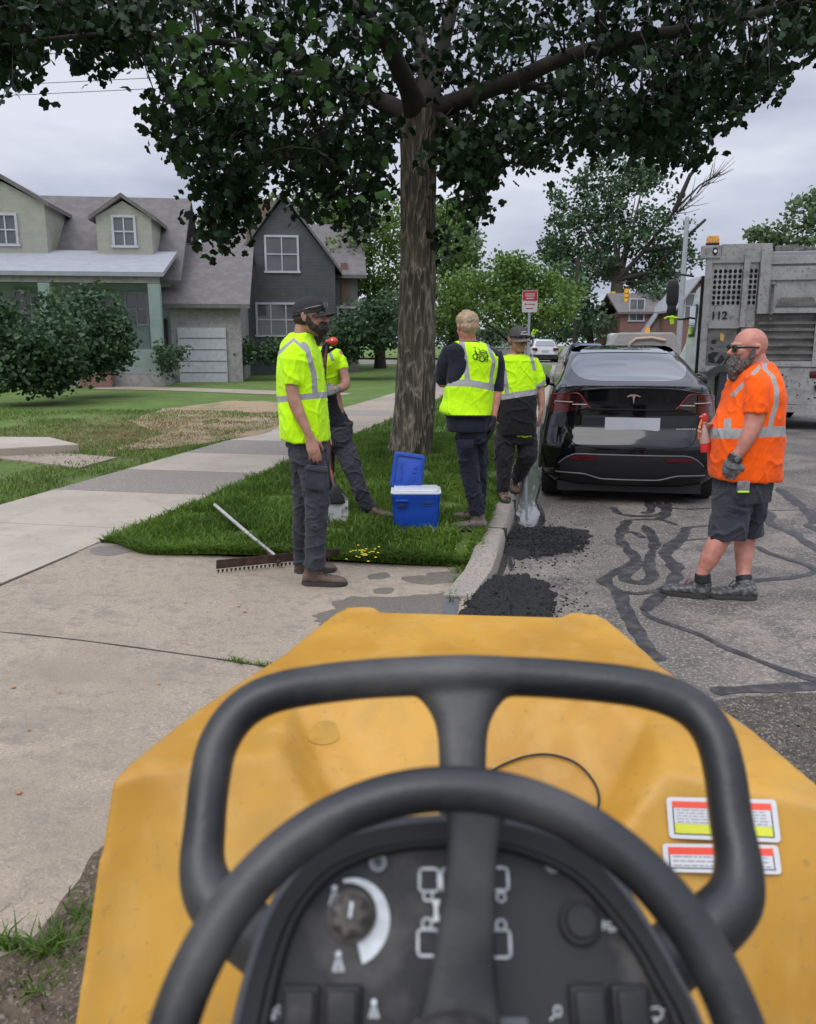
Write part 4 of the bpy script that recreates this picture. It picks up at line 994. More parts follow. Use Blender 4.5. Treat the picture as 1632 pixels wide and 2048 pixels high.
# perforated panel
def perforated(x0, x1, z0, z1, y, nx, nz):
    q = LB(); cw = (x1-x0)/nx; ch = (z1-z0)/nz
    for j in range(nz):
        for i in range(nx):
            cx = x0+cw*(i+.5); cz = z0+ch*(j+.5); hole = [(cx+cw*.37*math.cos(a), cz+ch*.43*math.sin(a)) for a in [math.pi*k/4 for k in range(8)]]
            sq = [(cx+cw/2, cz), (cx+cw/2, cz+ch/2), (cx, cz+ch/2), (cx-cw/2, cz+ch/2), (cx-cw/2, cz), (cx-cw/2, cz-ch/2), (cx, cz-ch/2), (cx+cw/2, cz-ch/2)]
            vs = [(a, y, b) for a, b in hole]+[(a, y, b) for a, b in sq]+[(a, y+.012, b) for a, b in hole]
            q.add(vs, [(k, (k+1) % 8, 8+(k+1) % 8, 8+k) for k in range(8)]+[(k, 16+k, 16+(k+1) % 8, (k+1) % 8) for k in range(8)])
    return q
q = perforated(.135, .655, 2.32, 2.98, .03, 6, 7)
q.span((.112,.03,2.02),(.655,.05,2.318)); q.span((.112,.03,2.982),(.655,.05,3.08)); q.span((.112,.031,2.32),(.134,.05,2.98)); q.build('mesh_panel', M_alu, tr, smooth=None)
q = perforated(.765, .925, 2.32, 2.98, .03, 2, 7); q.span((.762,.03,1.92),(.93,.05,2.318)); q.span((.762,.03,2.982),(.93,.05,3.08)); q.build('mesh_panel', M_alu, tr, smooth=None)
tb_('window_recess', [((.125,.072,2.25),(.94,.079,3.04))], M_black, bevel=0)
q = LB(); add_text(q, '112', .20, frame((.29, .022, 2.13), (1.12,0,0), (0,0,1)), .006)
# embolden by a second offset copy
add_text(q, '112', .20, frame((.30, .0205, 2.132), (1.12,0,0), (0,0,1)), .006); add_text(q, '112', .20, frame((.295, .019, 2.137), (1.12,0,0), (0,0,1)), .006); q.build('fleet_number', M_black, tr, smooth=None)
low = tb_('lower_panel', [((.112,.035,1.212),(.64,.055,1.899))], M_alud)
def cut(poly, name='cutout'):
    q = LB(); q.prism(poly, -.004, .0, Matrix(((1,0,0,0),(0,0,-1,.0345),(0,1,0,0),(0,0,0,1)))); return q
for poly in ([(.17,1.28),(.30,1.25),(.27,1.36),(.35,1.46),(.24,1.47),(.15,1.42)], [(.30,1.27),(.38,1.24),(.47,1.33),(.40,1.42)], [(.43,1.22),(.52,1.27),(.58,1.35),(.52,1.4),(.47,1.3)], [(.2,1.62),(.28,1.62),(.29,1.68),(.24,1.7),(.19,1.68)], [(.24,1.50),(.19,1.52),(.18,1.56),(.205,1.56),(.21,1.54),(.25,1.53)]):
    q = LB(); q.prism(poly, .002, .006, Matrix(((1,0,0,0),(0,0,-1,.0352),(0,1,0,0),(0,0,0,1)))); q.build('cutout', M_black, low, smooth=None)
q = LB(); q.prism([(.35,1.68),(.41,1.66),(.42,1.76),(.38,1.82),(.34,1.8)], .0, .012, Matrix(((1,0,0,0),(0,0,-1,.035),(0,1,0,0),(0,0,0,1)))); q.build('yellow_tag', M_yel, low, smooth=None)
# tailgate and its hinges
tb_('tailgate_post', [((.94,-.08,2.16),(1.12,.10,3.3))], M_alu)
tb_('tailgate', [((1.12,.0,2.36),(4.9,.08,3.04)), ((1.12,-.05,3.04),(4.9,.1,3.19)), ((1.12,-.035,2.76),(4.9,-.002,3.0)), ((1.12,-.07,2.17),(4.9,-.0,2.25)), ((1.12,-.03,2.25),(4.9,.06,2.36))], M_alu)
q = LB(); q.prism([(1.26,2.29),(1.97,2.29),(1.88,2.45),(1.34,2.45)], 0, .03, Matrix(((1,0,0,0),(0,0,-1,-.0315),(0,1,0,0),(0,0,0,1)))); q.build('raised_plate', M_alud, tr, smooth=None, bevel=.008)
for x in (1.17, 2.09):
    q = LB(); q.span((x-.02,-.13,2.15),(x+.02,-.08,2.70)); q.tube([(x,-.16,2.68),(x,-.07,2.68)], .035, n=12); q.tube([(x,-.16,2.16),(x,-.07,2.16)], .03, n=12); q.tube([(x,-.15,2.06),(x,-.10,2.06)], .02, n=10); q.build('hinge', M_alud, tr, smooth=40)
# slatted section under the gate
slats = [((.66,.06,1.2),(4.9,.079,2.16))]
for z in (2.02, 1.9, 1.76, 1.62, 1.48, 1.36): slats.append(((.98,.01,z-.05),(4.9,.058,z)))
q = tb_('slatted_side', slats, M_alud)
tb_('upright', [((1.98,-.012,1.2),(2.1,.009,2.14)), ((.70,-.01,1.2),(.98,.055,1.9)), ((.98,-.004,1.2),(4.9,.05,1.3))], M_alu)
tb_('skirt', [((.62,.02,.5),(4.9,.079,1.19))], M_alu)
tb_('bottom_rail', [((.45,-.05,.36),(4.9,.12,.49))], M_alu)
q = LB(); q.tube([(1.98,.015,1.06),(2.10,.015,1.06)], [(.068,.012)]*2, n=20, ref=(0,0,1)); q.build('side_marker', M_redlens, tr, smooth=50)
q = LB(); q.tube([(2.12,.019,.83),(2.12,-.02,.83)], .05, n=16, flat=True); q.build('fuel_cap', M_black, tr, smooth=40)
rs = random.Random(3)
for k in range(30):
    x, z = rs.uniform(1.3, 2.5), rs.uniform(.6, 1.12); q = LB(); q.box((x, .0185, z), (rs.uniform(.01,.05), .004, rs.uniform(.008,.04)), R=Matrix.Rotation(rs.uniform(-.6,.6), 3, 'Y')); q.build('paint_chip', M_black if k % 3 else M_roofp, tr, smooth=None)
# dark mudguard with latches at lower left, wheel behind it
q = LB(); cxg, czg = .42, .95
R0 = [Vector((cxg+.46*math.cos(a), 0, czg-.35+.62*math.sin(a))) for a in [math.pi*.02+math.pi*.96*i/20 for i in range(21)]]
q.loft([[p+Vector((0,y,0)) for p in R0] for y in (-.16,-.12,.06)], cap=False, closed=False)
q.add([p+Vector((0,-.16,0)) for p in R0]+[Vector((cxg+.36*math.cos(a), -.16, czg-.35+.50*math.sin(a))) for a in [math.pi*.02+math.pi*.96*i/20 for i in range(21)]], [(i,i+1,22+i,21+i) for i in range(20)])
M_guard = mat('grey_plastic', (.045,.046,.05), .5, var=.2)
q.build('mudguard', M_guard, tr, smooth=50)
tb_('toolbox', [((.36,-.13,.45),(.98,.0,1.15))], M_guard, bevel=.02)
for x, z in ((.34+.2,1.02),(.62,.86)): tb_('latch', [((x-.05,-.15,z-.06),(x+.05,-.131,z+.06))], M_chrome, bevel=.004)
for sx, wy in ((.55,.7),(3.4,.9),(3.4,1.9),(.25,3.3),(2.35,3.3)):
    q = LB(); q.tube([(sx-.16,wy,.52),(sx-.13,wy,.52),(sx+.13,wy,.52),(sx+.16,wy,.52)], [.48,.52,.52,.48], n=32, flat=True, ref=(0,1,0)); wh = q.build('wheel', M_tyre, tr, smooth=40)
    q = LB(); q.tube([(sx-.17,wy,.52),(sx+.17,wy,.52)], .26, n=24, flat=True, ref=(0,1,0)); q.build('rim', M_alu, wh, smooth=40)
tb_('chassis', [((.8,.3,.55),(1.0,4.0,.8)), ((1.65,.3,.55),(1.85,4.0,.8))], M_black)
# beacon housing on the top corner
tb_('light_box', [((-.10,-.02,3.16),(.24,.14,3.40))], M_alu, bevel=.02)
q = LB(); q.tube([(.135,-.03,3.29),(.135,-.02,3.29)], [(.045,.07)]*2, n=18, flat=True, ref=(1,0,0)); q.build('lamp', M_black, tr, smooth=40)
q = LB(); q.tube([(.135,-.05,3.29),(.135,-.03,3.29)], .028, n=14, flat=True); q.build('lens', M_chrome, tr, smooth=40)
q = LB(); q.span((-.02,-.01,3.40),(.2,.15,3.44)); q.build('beacon_base', M_black, tr, smooth=None)
q = LB(); q.loft([[Vector((.09+.11*a*k, .07+.08*b*k, z)) for a, b in ((-1,-1),(1,-1),(1,1),(-1,1))] for z, k in ((3.44,1),(3.5,.98),(3.56,.88),(3.575,.8))]); q.build('beacon', mat('amber_beacon', (.75,.36,.06), .25, scale=40, var=.35, coat=.5), tr, smooth=None, bevel=.008)
tb_('top_box', [((.26,.05,3.2),(1.14,.8,3.42))], M_alu); tb_('load_cover', [((1.2,.3,3.05),(4.8,2.3,3.30))], M_roofp, bevel=.03)
for k in range(12):
    q = LB(); q.box((1.3+k*.11+rs.uniform(-.02,.02), .35+rs.uniform(0,.5), 3.33+rs.uniform(0,.05)), (rs.uniform(.06,.16), .08, rs.uniform(.04,.14)), R=Matrix.Rotation(rs.uniform(-.6,.6), 3, 'Y')); q.build('loose_load', M_alud, tr, smooth=None, bevel=.01)
# cab in front of the body
cb = LB(); cb.loft([[Vector((x, y, z)) for x, y in ((.02+k,.55),(2.45-k,.55),(2.45-k,yf_-4.6),(.02+k,yf_-4.6))] for z, k, yf_ in ((.7,0,7.0),(1.6,0,7.05),(2.4,.05,6.8),(2.75,.1,6.7),(2.82,.2,6.5))]); cb.build('cab', M_cab, tr, smooth=None, bevel=.06, seg=3)
hb = LB(); hb.loft([[Vector((x, y, z)) for x, y in ((.0+k,2.47),(2.45-k,2.47),(2.35-k,ye-4.4),(.1+k,ye-4.4))] for z, k, ye in ((.6,0,8.6),(1.3,0,8.6),(1.7,.15,8.5),(1.88,.35,8.3))]); hb.build('hood', M_cab, tr, smooth=None, bevel=.08, seg=3)
tb_('cab_window', [((.012,1.1,1.75),(.05,2.0,2.4))], M_cglass, bevel=.01)
tb_('exhaust_stack', [((.0,.52,.9),(.06,.545,2.9))], M_black, bevel=.03)
q = LB()
q.tube([(.02,1.9,3.0),(-.25,1.85,3.04),(-.34,1.8,3.0),(-.38,1.8,2.86)], .022, n=8); q.tube([(.02,1.9,2.16),(-.2,1.82,2.12),(-.38,1.8,2.2)], .02, n=8)
q.tube([(-.38,1.8,2.88),(-.38,1.8,2.80),(-.38,1.8,2.48),(-.38,1.8,2.42)], [(.10,.06),(.125,.075),(.125,.075),(.10,.06)], n=16, ref=(1,0,0))
q.tube([(-.38,1.8,2.39),(-.38,1.8,2.26),(-.38,1.8,2.2)], [(.09,.06),(.10,.065),(.07,.04)], n=16, ref=(1,0,0)); q.build('side_mirror', M_black, tr, smooth=50)
q = LB(); q.tube([(-.52,1.68,2.14),(-.46,1.66,2.17),(-.36,1.66,2.16),(-.26,1.66,2.15)], [(.03,.02),(.035,.02),(.04,.02),(.025,.02)], n=10); q.tube([(-.38,1.66,2.18),(-.37,1.64,2.03)], [(.05,.02),(.04,.015)], n=8)
q.build('hi_vis_ribbon', mat('hi_vis_cloth', (.5,.8,.03), .8), tr, smooth=60)

# ------------------------------------------------------------------ parked cars further off (small but whole)
def small_car(name, label, loc, rz, paint, cat='car', L_=4.5, W_=1.8, H_=1.45):
    o = empty(name, loc, label, cat, rz=rz); q = LB(); hw = W_/2
    wt = [(.25,.94),(.5,1),(.8,.98),(.95,.93),(1.0,.86),(1.25,.76),(1.4,.66),(1.45,.55)]; yr = [(.25,.1),(.5,0),(.8,.03),(.97,.06),(1.0,.25),(1.25,.6),(1.4,1.0),(1.45,1.4)]; yf = [(.25,L_-.1),(.5,L_),(.75,L_-.1),(.9,L_-.9),(1.0,L_-1.3),(1.25,L_-1.9),(1.4,L_-2.3),(1.45,L_-2.5)]
    rings = []
    for i in range(26):
        z = .25+1.2*i/25; w_ = prof(wt, z)*hw; a, b = prof(yr, z), prof(yf, z); r = []
        for k in range(48):
            t = 2*math.pi*k/48; c, s_ = math.cos(t), math.sin(t); r.append(Vector((w_*math.copysign(abs(c)**.4, c), (a+b)/2+(b-a)/2*math.copysign(abs(s_)**.4, s_), z*H_/1.45)))
        rings.append(r)
    q.loft(rings); b_ = q.build('body', paint, o, smooth=50)
    q = LB(); q.add([(-.58*hw*2*.62, .30, 1.03), (.58*hw*2*.62, .30, 1.03), (.5*hw*2*.6, .83, 1.35), (-.5*hw*2*.6, .83, 1.35)], [(0,1,2,3)]); q.v = [(x, y-.12, z*H_/1.45) for x, y, z in q.v]; q.build('rear_window', M_cglass, b_, smooth=None)
    for sx in (-1, 1):
        q = LB(); q.add([(sx*hw*.885, .95, 1.0), (sx*hw*.885, L_-1.5, 1.0), (sx*hw*.75, L_-2.1, 1.33), (sx*hw*.75, 1.25, 1.33)], [(0,1,2,3)]); q.v = [(x+sx*.03, y, z*H_/1.45) for x, y, z in q.v]; q.build('side_window', M_cglass, b_, smooth=None)
        q = LB(); q.box((sx*hw*.74, .05, .82), (.34, .12, .16)); q.build('tail_light', M_redlens, b_, smooth=None, bevel=.02)
        for wy in (.85, L_-.85):
            q = LB(); q.tube([(sx*(hw-.24), wy, .33), (sx*(hw-.02), wy, .33)], .33, n=24, flat=True, ref=(0,1,0)); q.build('wheel', M_tyre, o, smooth=40)
    q = LB(); q.box((0, .03, .38), (W_*.84, .1, .22)); q.build('bumper', M_blackp, b_, smooth=None, bevel=.03)
    q = LB(); q.box((0, -.005, .72), (.45, .02, .13)); q.build('number_plate', M_plate, b_, smooth=None)
    return o
c1 = D(1090, 722, 52); small_car('parked_car', 'small white hatchback parked far down the street beyond the woman in the cap', (c1.x, c1.y, rise(c1.y)+.02), .10, mat('white_paint', (.55,.58,.6), .3, coat=.4))
c1 = D(1158, 745, 31); small_car('parked_car', 'dark blue car parked at the kerb ahead of the black car', (c1.x+.25, c1.y, roadz(c1.x, c1.y)), .0, mat('dark_blue_paint', (.02,.04,.10), .25, coat=.6), H_=1.6)
# white utility truck behind the black car
p = D(1290, 700, 27); ut = empty('utility_truck', (p.x, p.y, roadz(p.x, p.y)), 'pale utility truck with an orange beacon beyond the roof of the black car', 'truck')
q = LB(); q.loft([[Vector((x, y, z)) for x, y in ((-1.15+k,0),(1.15-k,0),(1.15-k,3.5),(-1.15+k,3.5))] for z, k in ((.5,0),(1.5,0),(1.88,.22),(1.95,.3))]); q.build('body', mat('pale_truck_paint', (.27,.26,.245), .5), ut, smooth=None, bevel=.05)
q = LB(); q.span((-1.0,3.6,.5),(1.0,5.2,1.98)); q.build('cab', mat('white_cab_paint', (.4,.42,.44), .3), ut, smooth=None, bevel=.12, seg=3)
q = LB(); q.tube([(.1,.6,1.95),(.1,.6,2.12)], [.09,.07], n=12, flat=True); q.build('beacon', M_ambr, ut, smooth=40)
q = LB(); q.tube([(-.55,-.03,1.3),(-.5,-.04,1.6),(-.3,-.04,1.75),(.2,-.04,1.78),(.6,-.04,1.7)], .05, n=8); q.build('hose', mat('tan_hose', (.42,.3,.22), .7), ut, smooth=60)
for sx in (-.85,.85):
    for wy in (.9, 4.6):
        q = LB(); q.tube([(sx-.14,wy,.42),(sx+.14,wy,.42)], .42, n=24, flat=True, ref=(0,1,0)); q.build('wheel', M_tyre, ut, smooth=40)
    q = LB(); q.box((sx*1.05, -.02, .9), (.2,.05,.12)); q.build('tail_light', M_redlens, ut, smooth=None)

# ------------------------------------------------------------------ signs, signals, poles
M_galv = mat('galvanised_steel', (.42,.46,.5), .4, metal=.5, var=.1); M_signw = mat('sign_white', (.62,.6,.6), .5); M_signr = mat('sign_red', (.5,.02,.04), .5); M_fyg = mat('sign_yellow_green', (.45,.75,.03), .6)
d = 17; p = D(1057, 690, d); gz = strz(p.x, p.y); S = d/1600; ztp = D(1057, 581, d).z
sn = empty('parking_sign', (p.x, p.y, gz), 'red and white parking sign on a galvanised post beyond the woman in the cap', 'sign', rz=YAW)
q = LB(); q.box((0, .03, (ztp-gz)/2), (.05, .05, ztp-gz)); q.build('post', M_galv, sn, smooth=None, bevel=.005)
def rrect(w_, h_, r, n=4):
    o = []
    for cx, cy, a0 in ((w_/2-r, h_/2-r, 0), (-w_/2+r, h_/2-r, 90), (-w_/2+r, -h_/2+r, 180), (w_/2-r, -h_/2+r, 270)):
        for k in range(n+1): a = math.radians(a0+90*k/n); o.append((cx+r*math.cos(a), cy+r*math.sin(a)))
    return o
hs = 41*S; ws = 30*S; zc = ztp-gz-hs/2
V_ = lambda z, y=0: Matrix(((1,0,0,0),(0,0,-1,y),(0,1,0,z),(0,0,0,1)))
q = LB(); q.prism(rrect(ws, hs, .03), 0, .006, V_(zc)); pn = q.build('panel', M_signw, sn, smooth=None)
q = LB(); q.prism(rrect(ws-.02, hs*.44, .015), 0, .002, V_(zc+hs*.255, -.007)); q.build('red_field', M_signr, pn, smooth=None)
q = LB()
for z in (.15, .11): q.box((0, -.0115, zc+z), (ws*.62, .002, .018))
q.box((0, -.0115, zc+.06), (ws*.5,.002,.022)); q.build('white_lettering', M_signw, pn, smooth=None)
q = LB(); q.box((0, -.0085, zc-.055), (ws*.6, .002, .012)); q.prism([(-.11,0),(-.08,.025),(-.08,-.025)], 0, .002, V_(zc-.055, -.0075)); q.prism([(.11,0),(.08,-.025),(.08,.025)], 0, .002, V_(zc-.055, -.0075)); q.box((0, -.0085, zc-.14), (ws*.45,.002,.02)); q.build('red_lettering', M_signr, pn, smooth=None)
for px, py, d, lab in ((903,660,62,'yellow-green crossing sign seen just right of the big trunk'), (1068,662,66,'yellow-green crossing sign seen behind the parking sign post')):
    p = D(px, 690, d); sn = empty('crossing_sign', (p.x, p.y, rise(p.y)), lab, 'sign', 'school crossing signs at the far corner', rz=YAW); zc = D(px, py, d).z-rise(p.y); s = 7*d/1600
    q = LB(); q.tube([(0,.03,0),(0,.03,zc+s*.8)], .04, n=8); q.build('post', M_galv, sn)
    q = LB(); q.prism([(-s,-s),(s,-s),(s,s*.3),(0,s*1.2),(-s,s*.3)], 0, .01, V_(zc)); q.build('panel', M_fyg, sn, smooth=None)
M_ty = mat('signal_yellow', (.7,.36,.01), .5); TLO = []
for px, py, d, lab, rz in ((1225,597,66,'left of the two yellow traffic signals hanging on the wire',.25), (1253,592,64,'right of the two yellow traffic signals, hanging slightly higher',-.35)):
    p = D(px, py, d); s = d/1600; o = empty('traffic_signal', (p.x, p.y, p.z), lab, 'traffic signal', 'traffic signals over the far crossing', rz=YAW+rz); TLO.append(p)
    q = LB(); q.box((0,0,0), (.34,.3,1.05)); hd = q.build('housing', M_ty, o, smooth=None, bevel=.03)
    for k in (-1,0,1):
        q = LB(); q.tube([(0,-.16,k*.33),(0,-.30,k*.33+.02)], .14, n=16, flat=True); q.build('visor', M_ty, hd, smooth=40)
    q = LB(); q.tube([(0,0,.52),(0,0,.72)], .03, n=6); q.build('hanger', M_black, o)
q = MB()
def sag(a, b, s, r, n=24):
    q.tube([a.lerp(b, t/n)-Vector((0,0,s*4*(t/n)*(1-t/n))) for t in range(n+1)], r, n=5)
for a, b in (((1020,545),(1330,560)),):
    pa, pb = D(*a, 65), D(*b, 65); sag(pa, pb, .35, .03)
cb_ = q.build('span_wire', M_black); tag(cb_, 'thin span wire carrying the yellow traffic signals', 'cable')
q = MB()
p = D(1357, 690, 48); zt = D(1357, 436, 48).z
q.tube([(p.x,p.y,0),(p.x,p.y,zt*.6),(p.x,p.y,zt)], [.17,.15,.12], n=14)
up = q.build('utility_pole', mat('pole_grey', (.3,.32,.34), .7, scale=2)); tag(up, 'tall plain grey utility pole rising left of the truck mirror', 'pole')
q = MB(); p = D(1148, 690, 60); q.tube([(p.x,p.y,0),(p.x,p.y,D(1148,515,60).z)], [.13,.1], n=10); up = q.build('wooden_pole', M_bark); tag(up, 'thin brown wooden pole left of the dark shade tree', 'pole')
for i, (ya, yb) in enumerate(((106, 78), (163, 140), (184, 162))):
    q = MB(); a = D(-500, ya+28, 45); b = D(1300, yb-42, 45); sag(a, b, .15, .016, 40); o = q.build('overhead_wire', M_black)
    tag(o, ['topmost of the three overhead wires crossing the sky at left', 'middle one of the three overhead wires at left', 'lowest of the three overhead wires at left'][i], 'wire', 'overhead wires')
# ------------------------------------------------------------------ people
def cloth(name, col, wr=.004, rough=.85, var=.10, sheen=.1, stripe=True, col2=None, stripe_col=(.31,.31,.31), dark_col=(.012,.012,.014), z_=(1,1,1)):
    """woven cloth; 'stripe' and 'dark' vertex attributes hold distances to the sewn bands"""
    m, n, b, N, L = nodes(name); t = N('ShaderNodeTexCoord')
    z = N('ShaderNodeTexNoise'); z.inputs['Scale'].default_value = 4; z.inputs['Detail'].default_value = 4; L(t.outputs['Object'], z.inputs['Vector'])
    r = N('ShaderNodeValToRGB'); e = r.color_ramp.elements; e[0].position = .3; e[1].position = .7; e[0].color = (*[c*(1-var) for c in col], 1); e[1].color = (*[min(1, c*(1+var)) for c in (col2 or col)], 1)
    L(z.outputs['Fac'], r.inputs[0]); cur = r.outputs[0]
    if stripe:
        for at_, cc in (('dark', dark_col), ('stripe', stripe_col)):
            a = N('ShaderNodeAttribute'); a.attribute_name = at_; g = N('ShaderNodeMath'); g.operation = 'GREATER_THAN'; g.inputs[1].default_value = 0; L(a.outputs['Fac'], g.inputs[0])
            x = N('ShaderNodeMix'); x.data_type = 'RGBA'; L(g.outputs[0], x.inputs[0]); L(cur, x.inputs[6]); x.inputs[7].default_value = (*cc, 1); cur = x.outputs[2]
            last = g
    L(cur, b.inputs['Base Color']); b.inputs['Roughness'].default_value = rough; b.inputs['Sheen Weight'].default_value = sheen; b.inputs['Specular IOR Level'].default_value = .2
    mp = N('ShaderNodeMapping'); mp.inputs['Scale'].default_value = z_; L(t.outputs['Object'], mp.inputs[0])
    q = N('ShaderNodeTexNoise'); q.inputs['Scale'].default_value = 7; q.inputs['Detail'].default_value = 3; q.inputs['Distortion'].default_value = .3; L(mp.outputs[0], q.inputs['Vector'])
    bp = N('ShaderNodeBump'); bp.inputs['Distance'].default_value = wr*5; L(q.outputs['Fac'], bp.inputs['Height']); L(bp.outputs[0], b.inputs['Normal'])
    return m
LIME = (.50,.88,.006)
M_lime = cloth('hi_vis_lime', LIME, .004); M_limev = cloth('hi_vis_lime_vest', LIME, .0035); M_orange = cloth('hi_vis_orange', (.95,.11,.004), .004)
M_navy = cloth('navy_cloth', (.012,.014,.024), .005, stripe=False, var=.2); M_trou = cloth('charcoal_trousers', (.042,.044,.054), .008, stripe=False, var=.22, z_=(1,1,.6)); M_trn = cloth('navy_trousers', (.015,.018,.03), .008, stripe=False, var=.2, z_=(1,1,.6)); M_trb = cloth('black_trousers', (.022,.021,.024), .008, stripe=False, var=.2, z_=(1,1,.6))
def skin(name, c, red=.15):
    m, n, b, N, L = nodes(name); t = N('ShaderNodeTexCoord'); z = N('ShaderNodeTexNoise'); z.inputs['Scale'].default_value = 18; z.inputs['Detail'].default_value = 5; L(t.outputs['Object'], z.inputs['Vector'])
    r = N('ShaderNodeValToRGB'); e = r.color_ramp.elements; e[0].position = .35; e[1].position = .68; e[0].color = (c[0]*.82, c[1]*.75, c[2]*.72, 1); e[1].color = (c[0]*1.1, c[1]*1.12, c[2]*1.12, 1)
    L(z.outputs['Fac'], r.inputs[0]); L(r.outputs[0], b.inputs['Base Color']); b.inputs['Roughness'].default_value = .5; b.inputs['Subsurface Weight'].default_value = .12; b.inputs['Subsurface Radius'].default_value = (.012,.005,.003); b.inputs['Subsurface Scale'].default_value = .6
    return m
M_sk1 = skin('tanned_skin', (.40,.215,.15)); M_sk2 = skin('ruddy_skin', (.50,.22,.165)); M_sk3 = skin('warm_skin', (.38,.20,.14))
M_beard = mat('dark_brown_hair', (.022,.014,.010), .8, scale=60, var=.5, bump=.004, bscale=160); M_greyb = mat('greying_beard', (.03,.025,.022), .85, scale=70, col2=(.17,.15,.135), bump=.005, bscale=140)
M_blond = mat('blond_hair', (.22,.15,.09), .7, scale=40, col2=(.44,.33,.215), stretch=(1,1,.3), bump=.004, bscale=120); M_cap = mat('black_cap_cloth', (.017,.017,.018), .85, var=.2, scale=20); M_capg = mat('grey_cap_cloth', (.06,.055,.055), .85, var=.2, scale=25)
M_boot = mat('brown_boot_leather', (.11,.075,.055), .75, scale=20, var=.3, bump=.003, bscale=80); M_sole = mat('boot_sole', (.04,.037,.035), .8); M_shoe = mat('grey_trail_shoe', (.05,.052,.052), .7, scale=40, col2=(.13,.135,.13), thr=(.5,.56)); M_lace = mat('dark_lace', (.012,.012,.012), .8); M_rlace = mat('red_stitching', (.2,.03,.03), .7)
M_glove = mat('black_glove', (.014,.014,.015), .75, var=.3, scale=30); M_gglove = mat('grey_glove', (.16,.16,.165), .8, var=.2, scale=30, thr=(.45,.5)); M_eye = mat('eye_white', (.6,.55,.5), .2, var=.02); M_iris = mat('iris', (.03,.02,.012), .1); M_sung = mat('sunglass_black', (.008,.008,.009), .08, spec=.8)

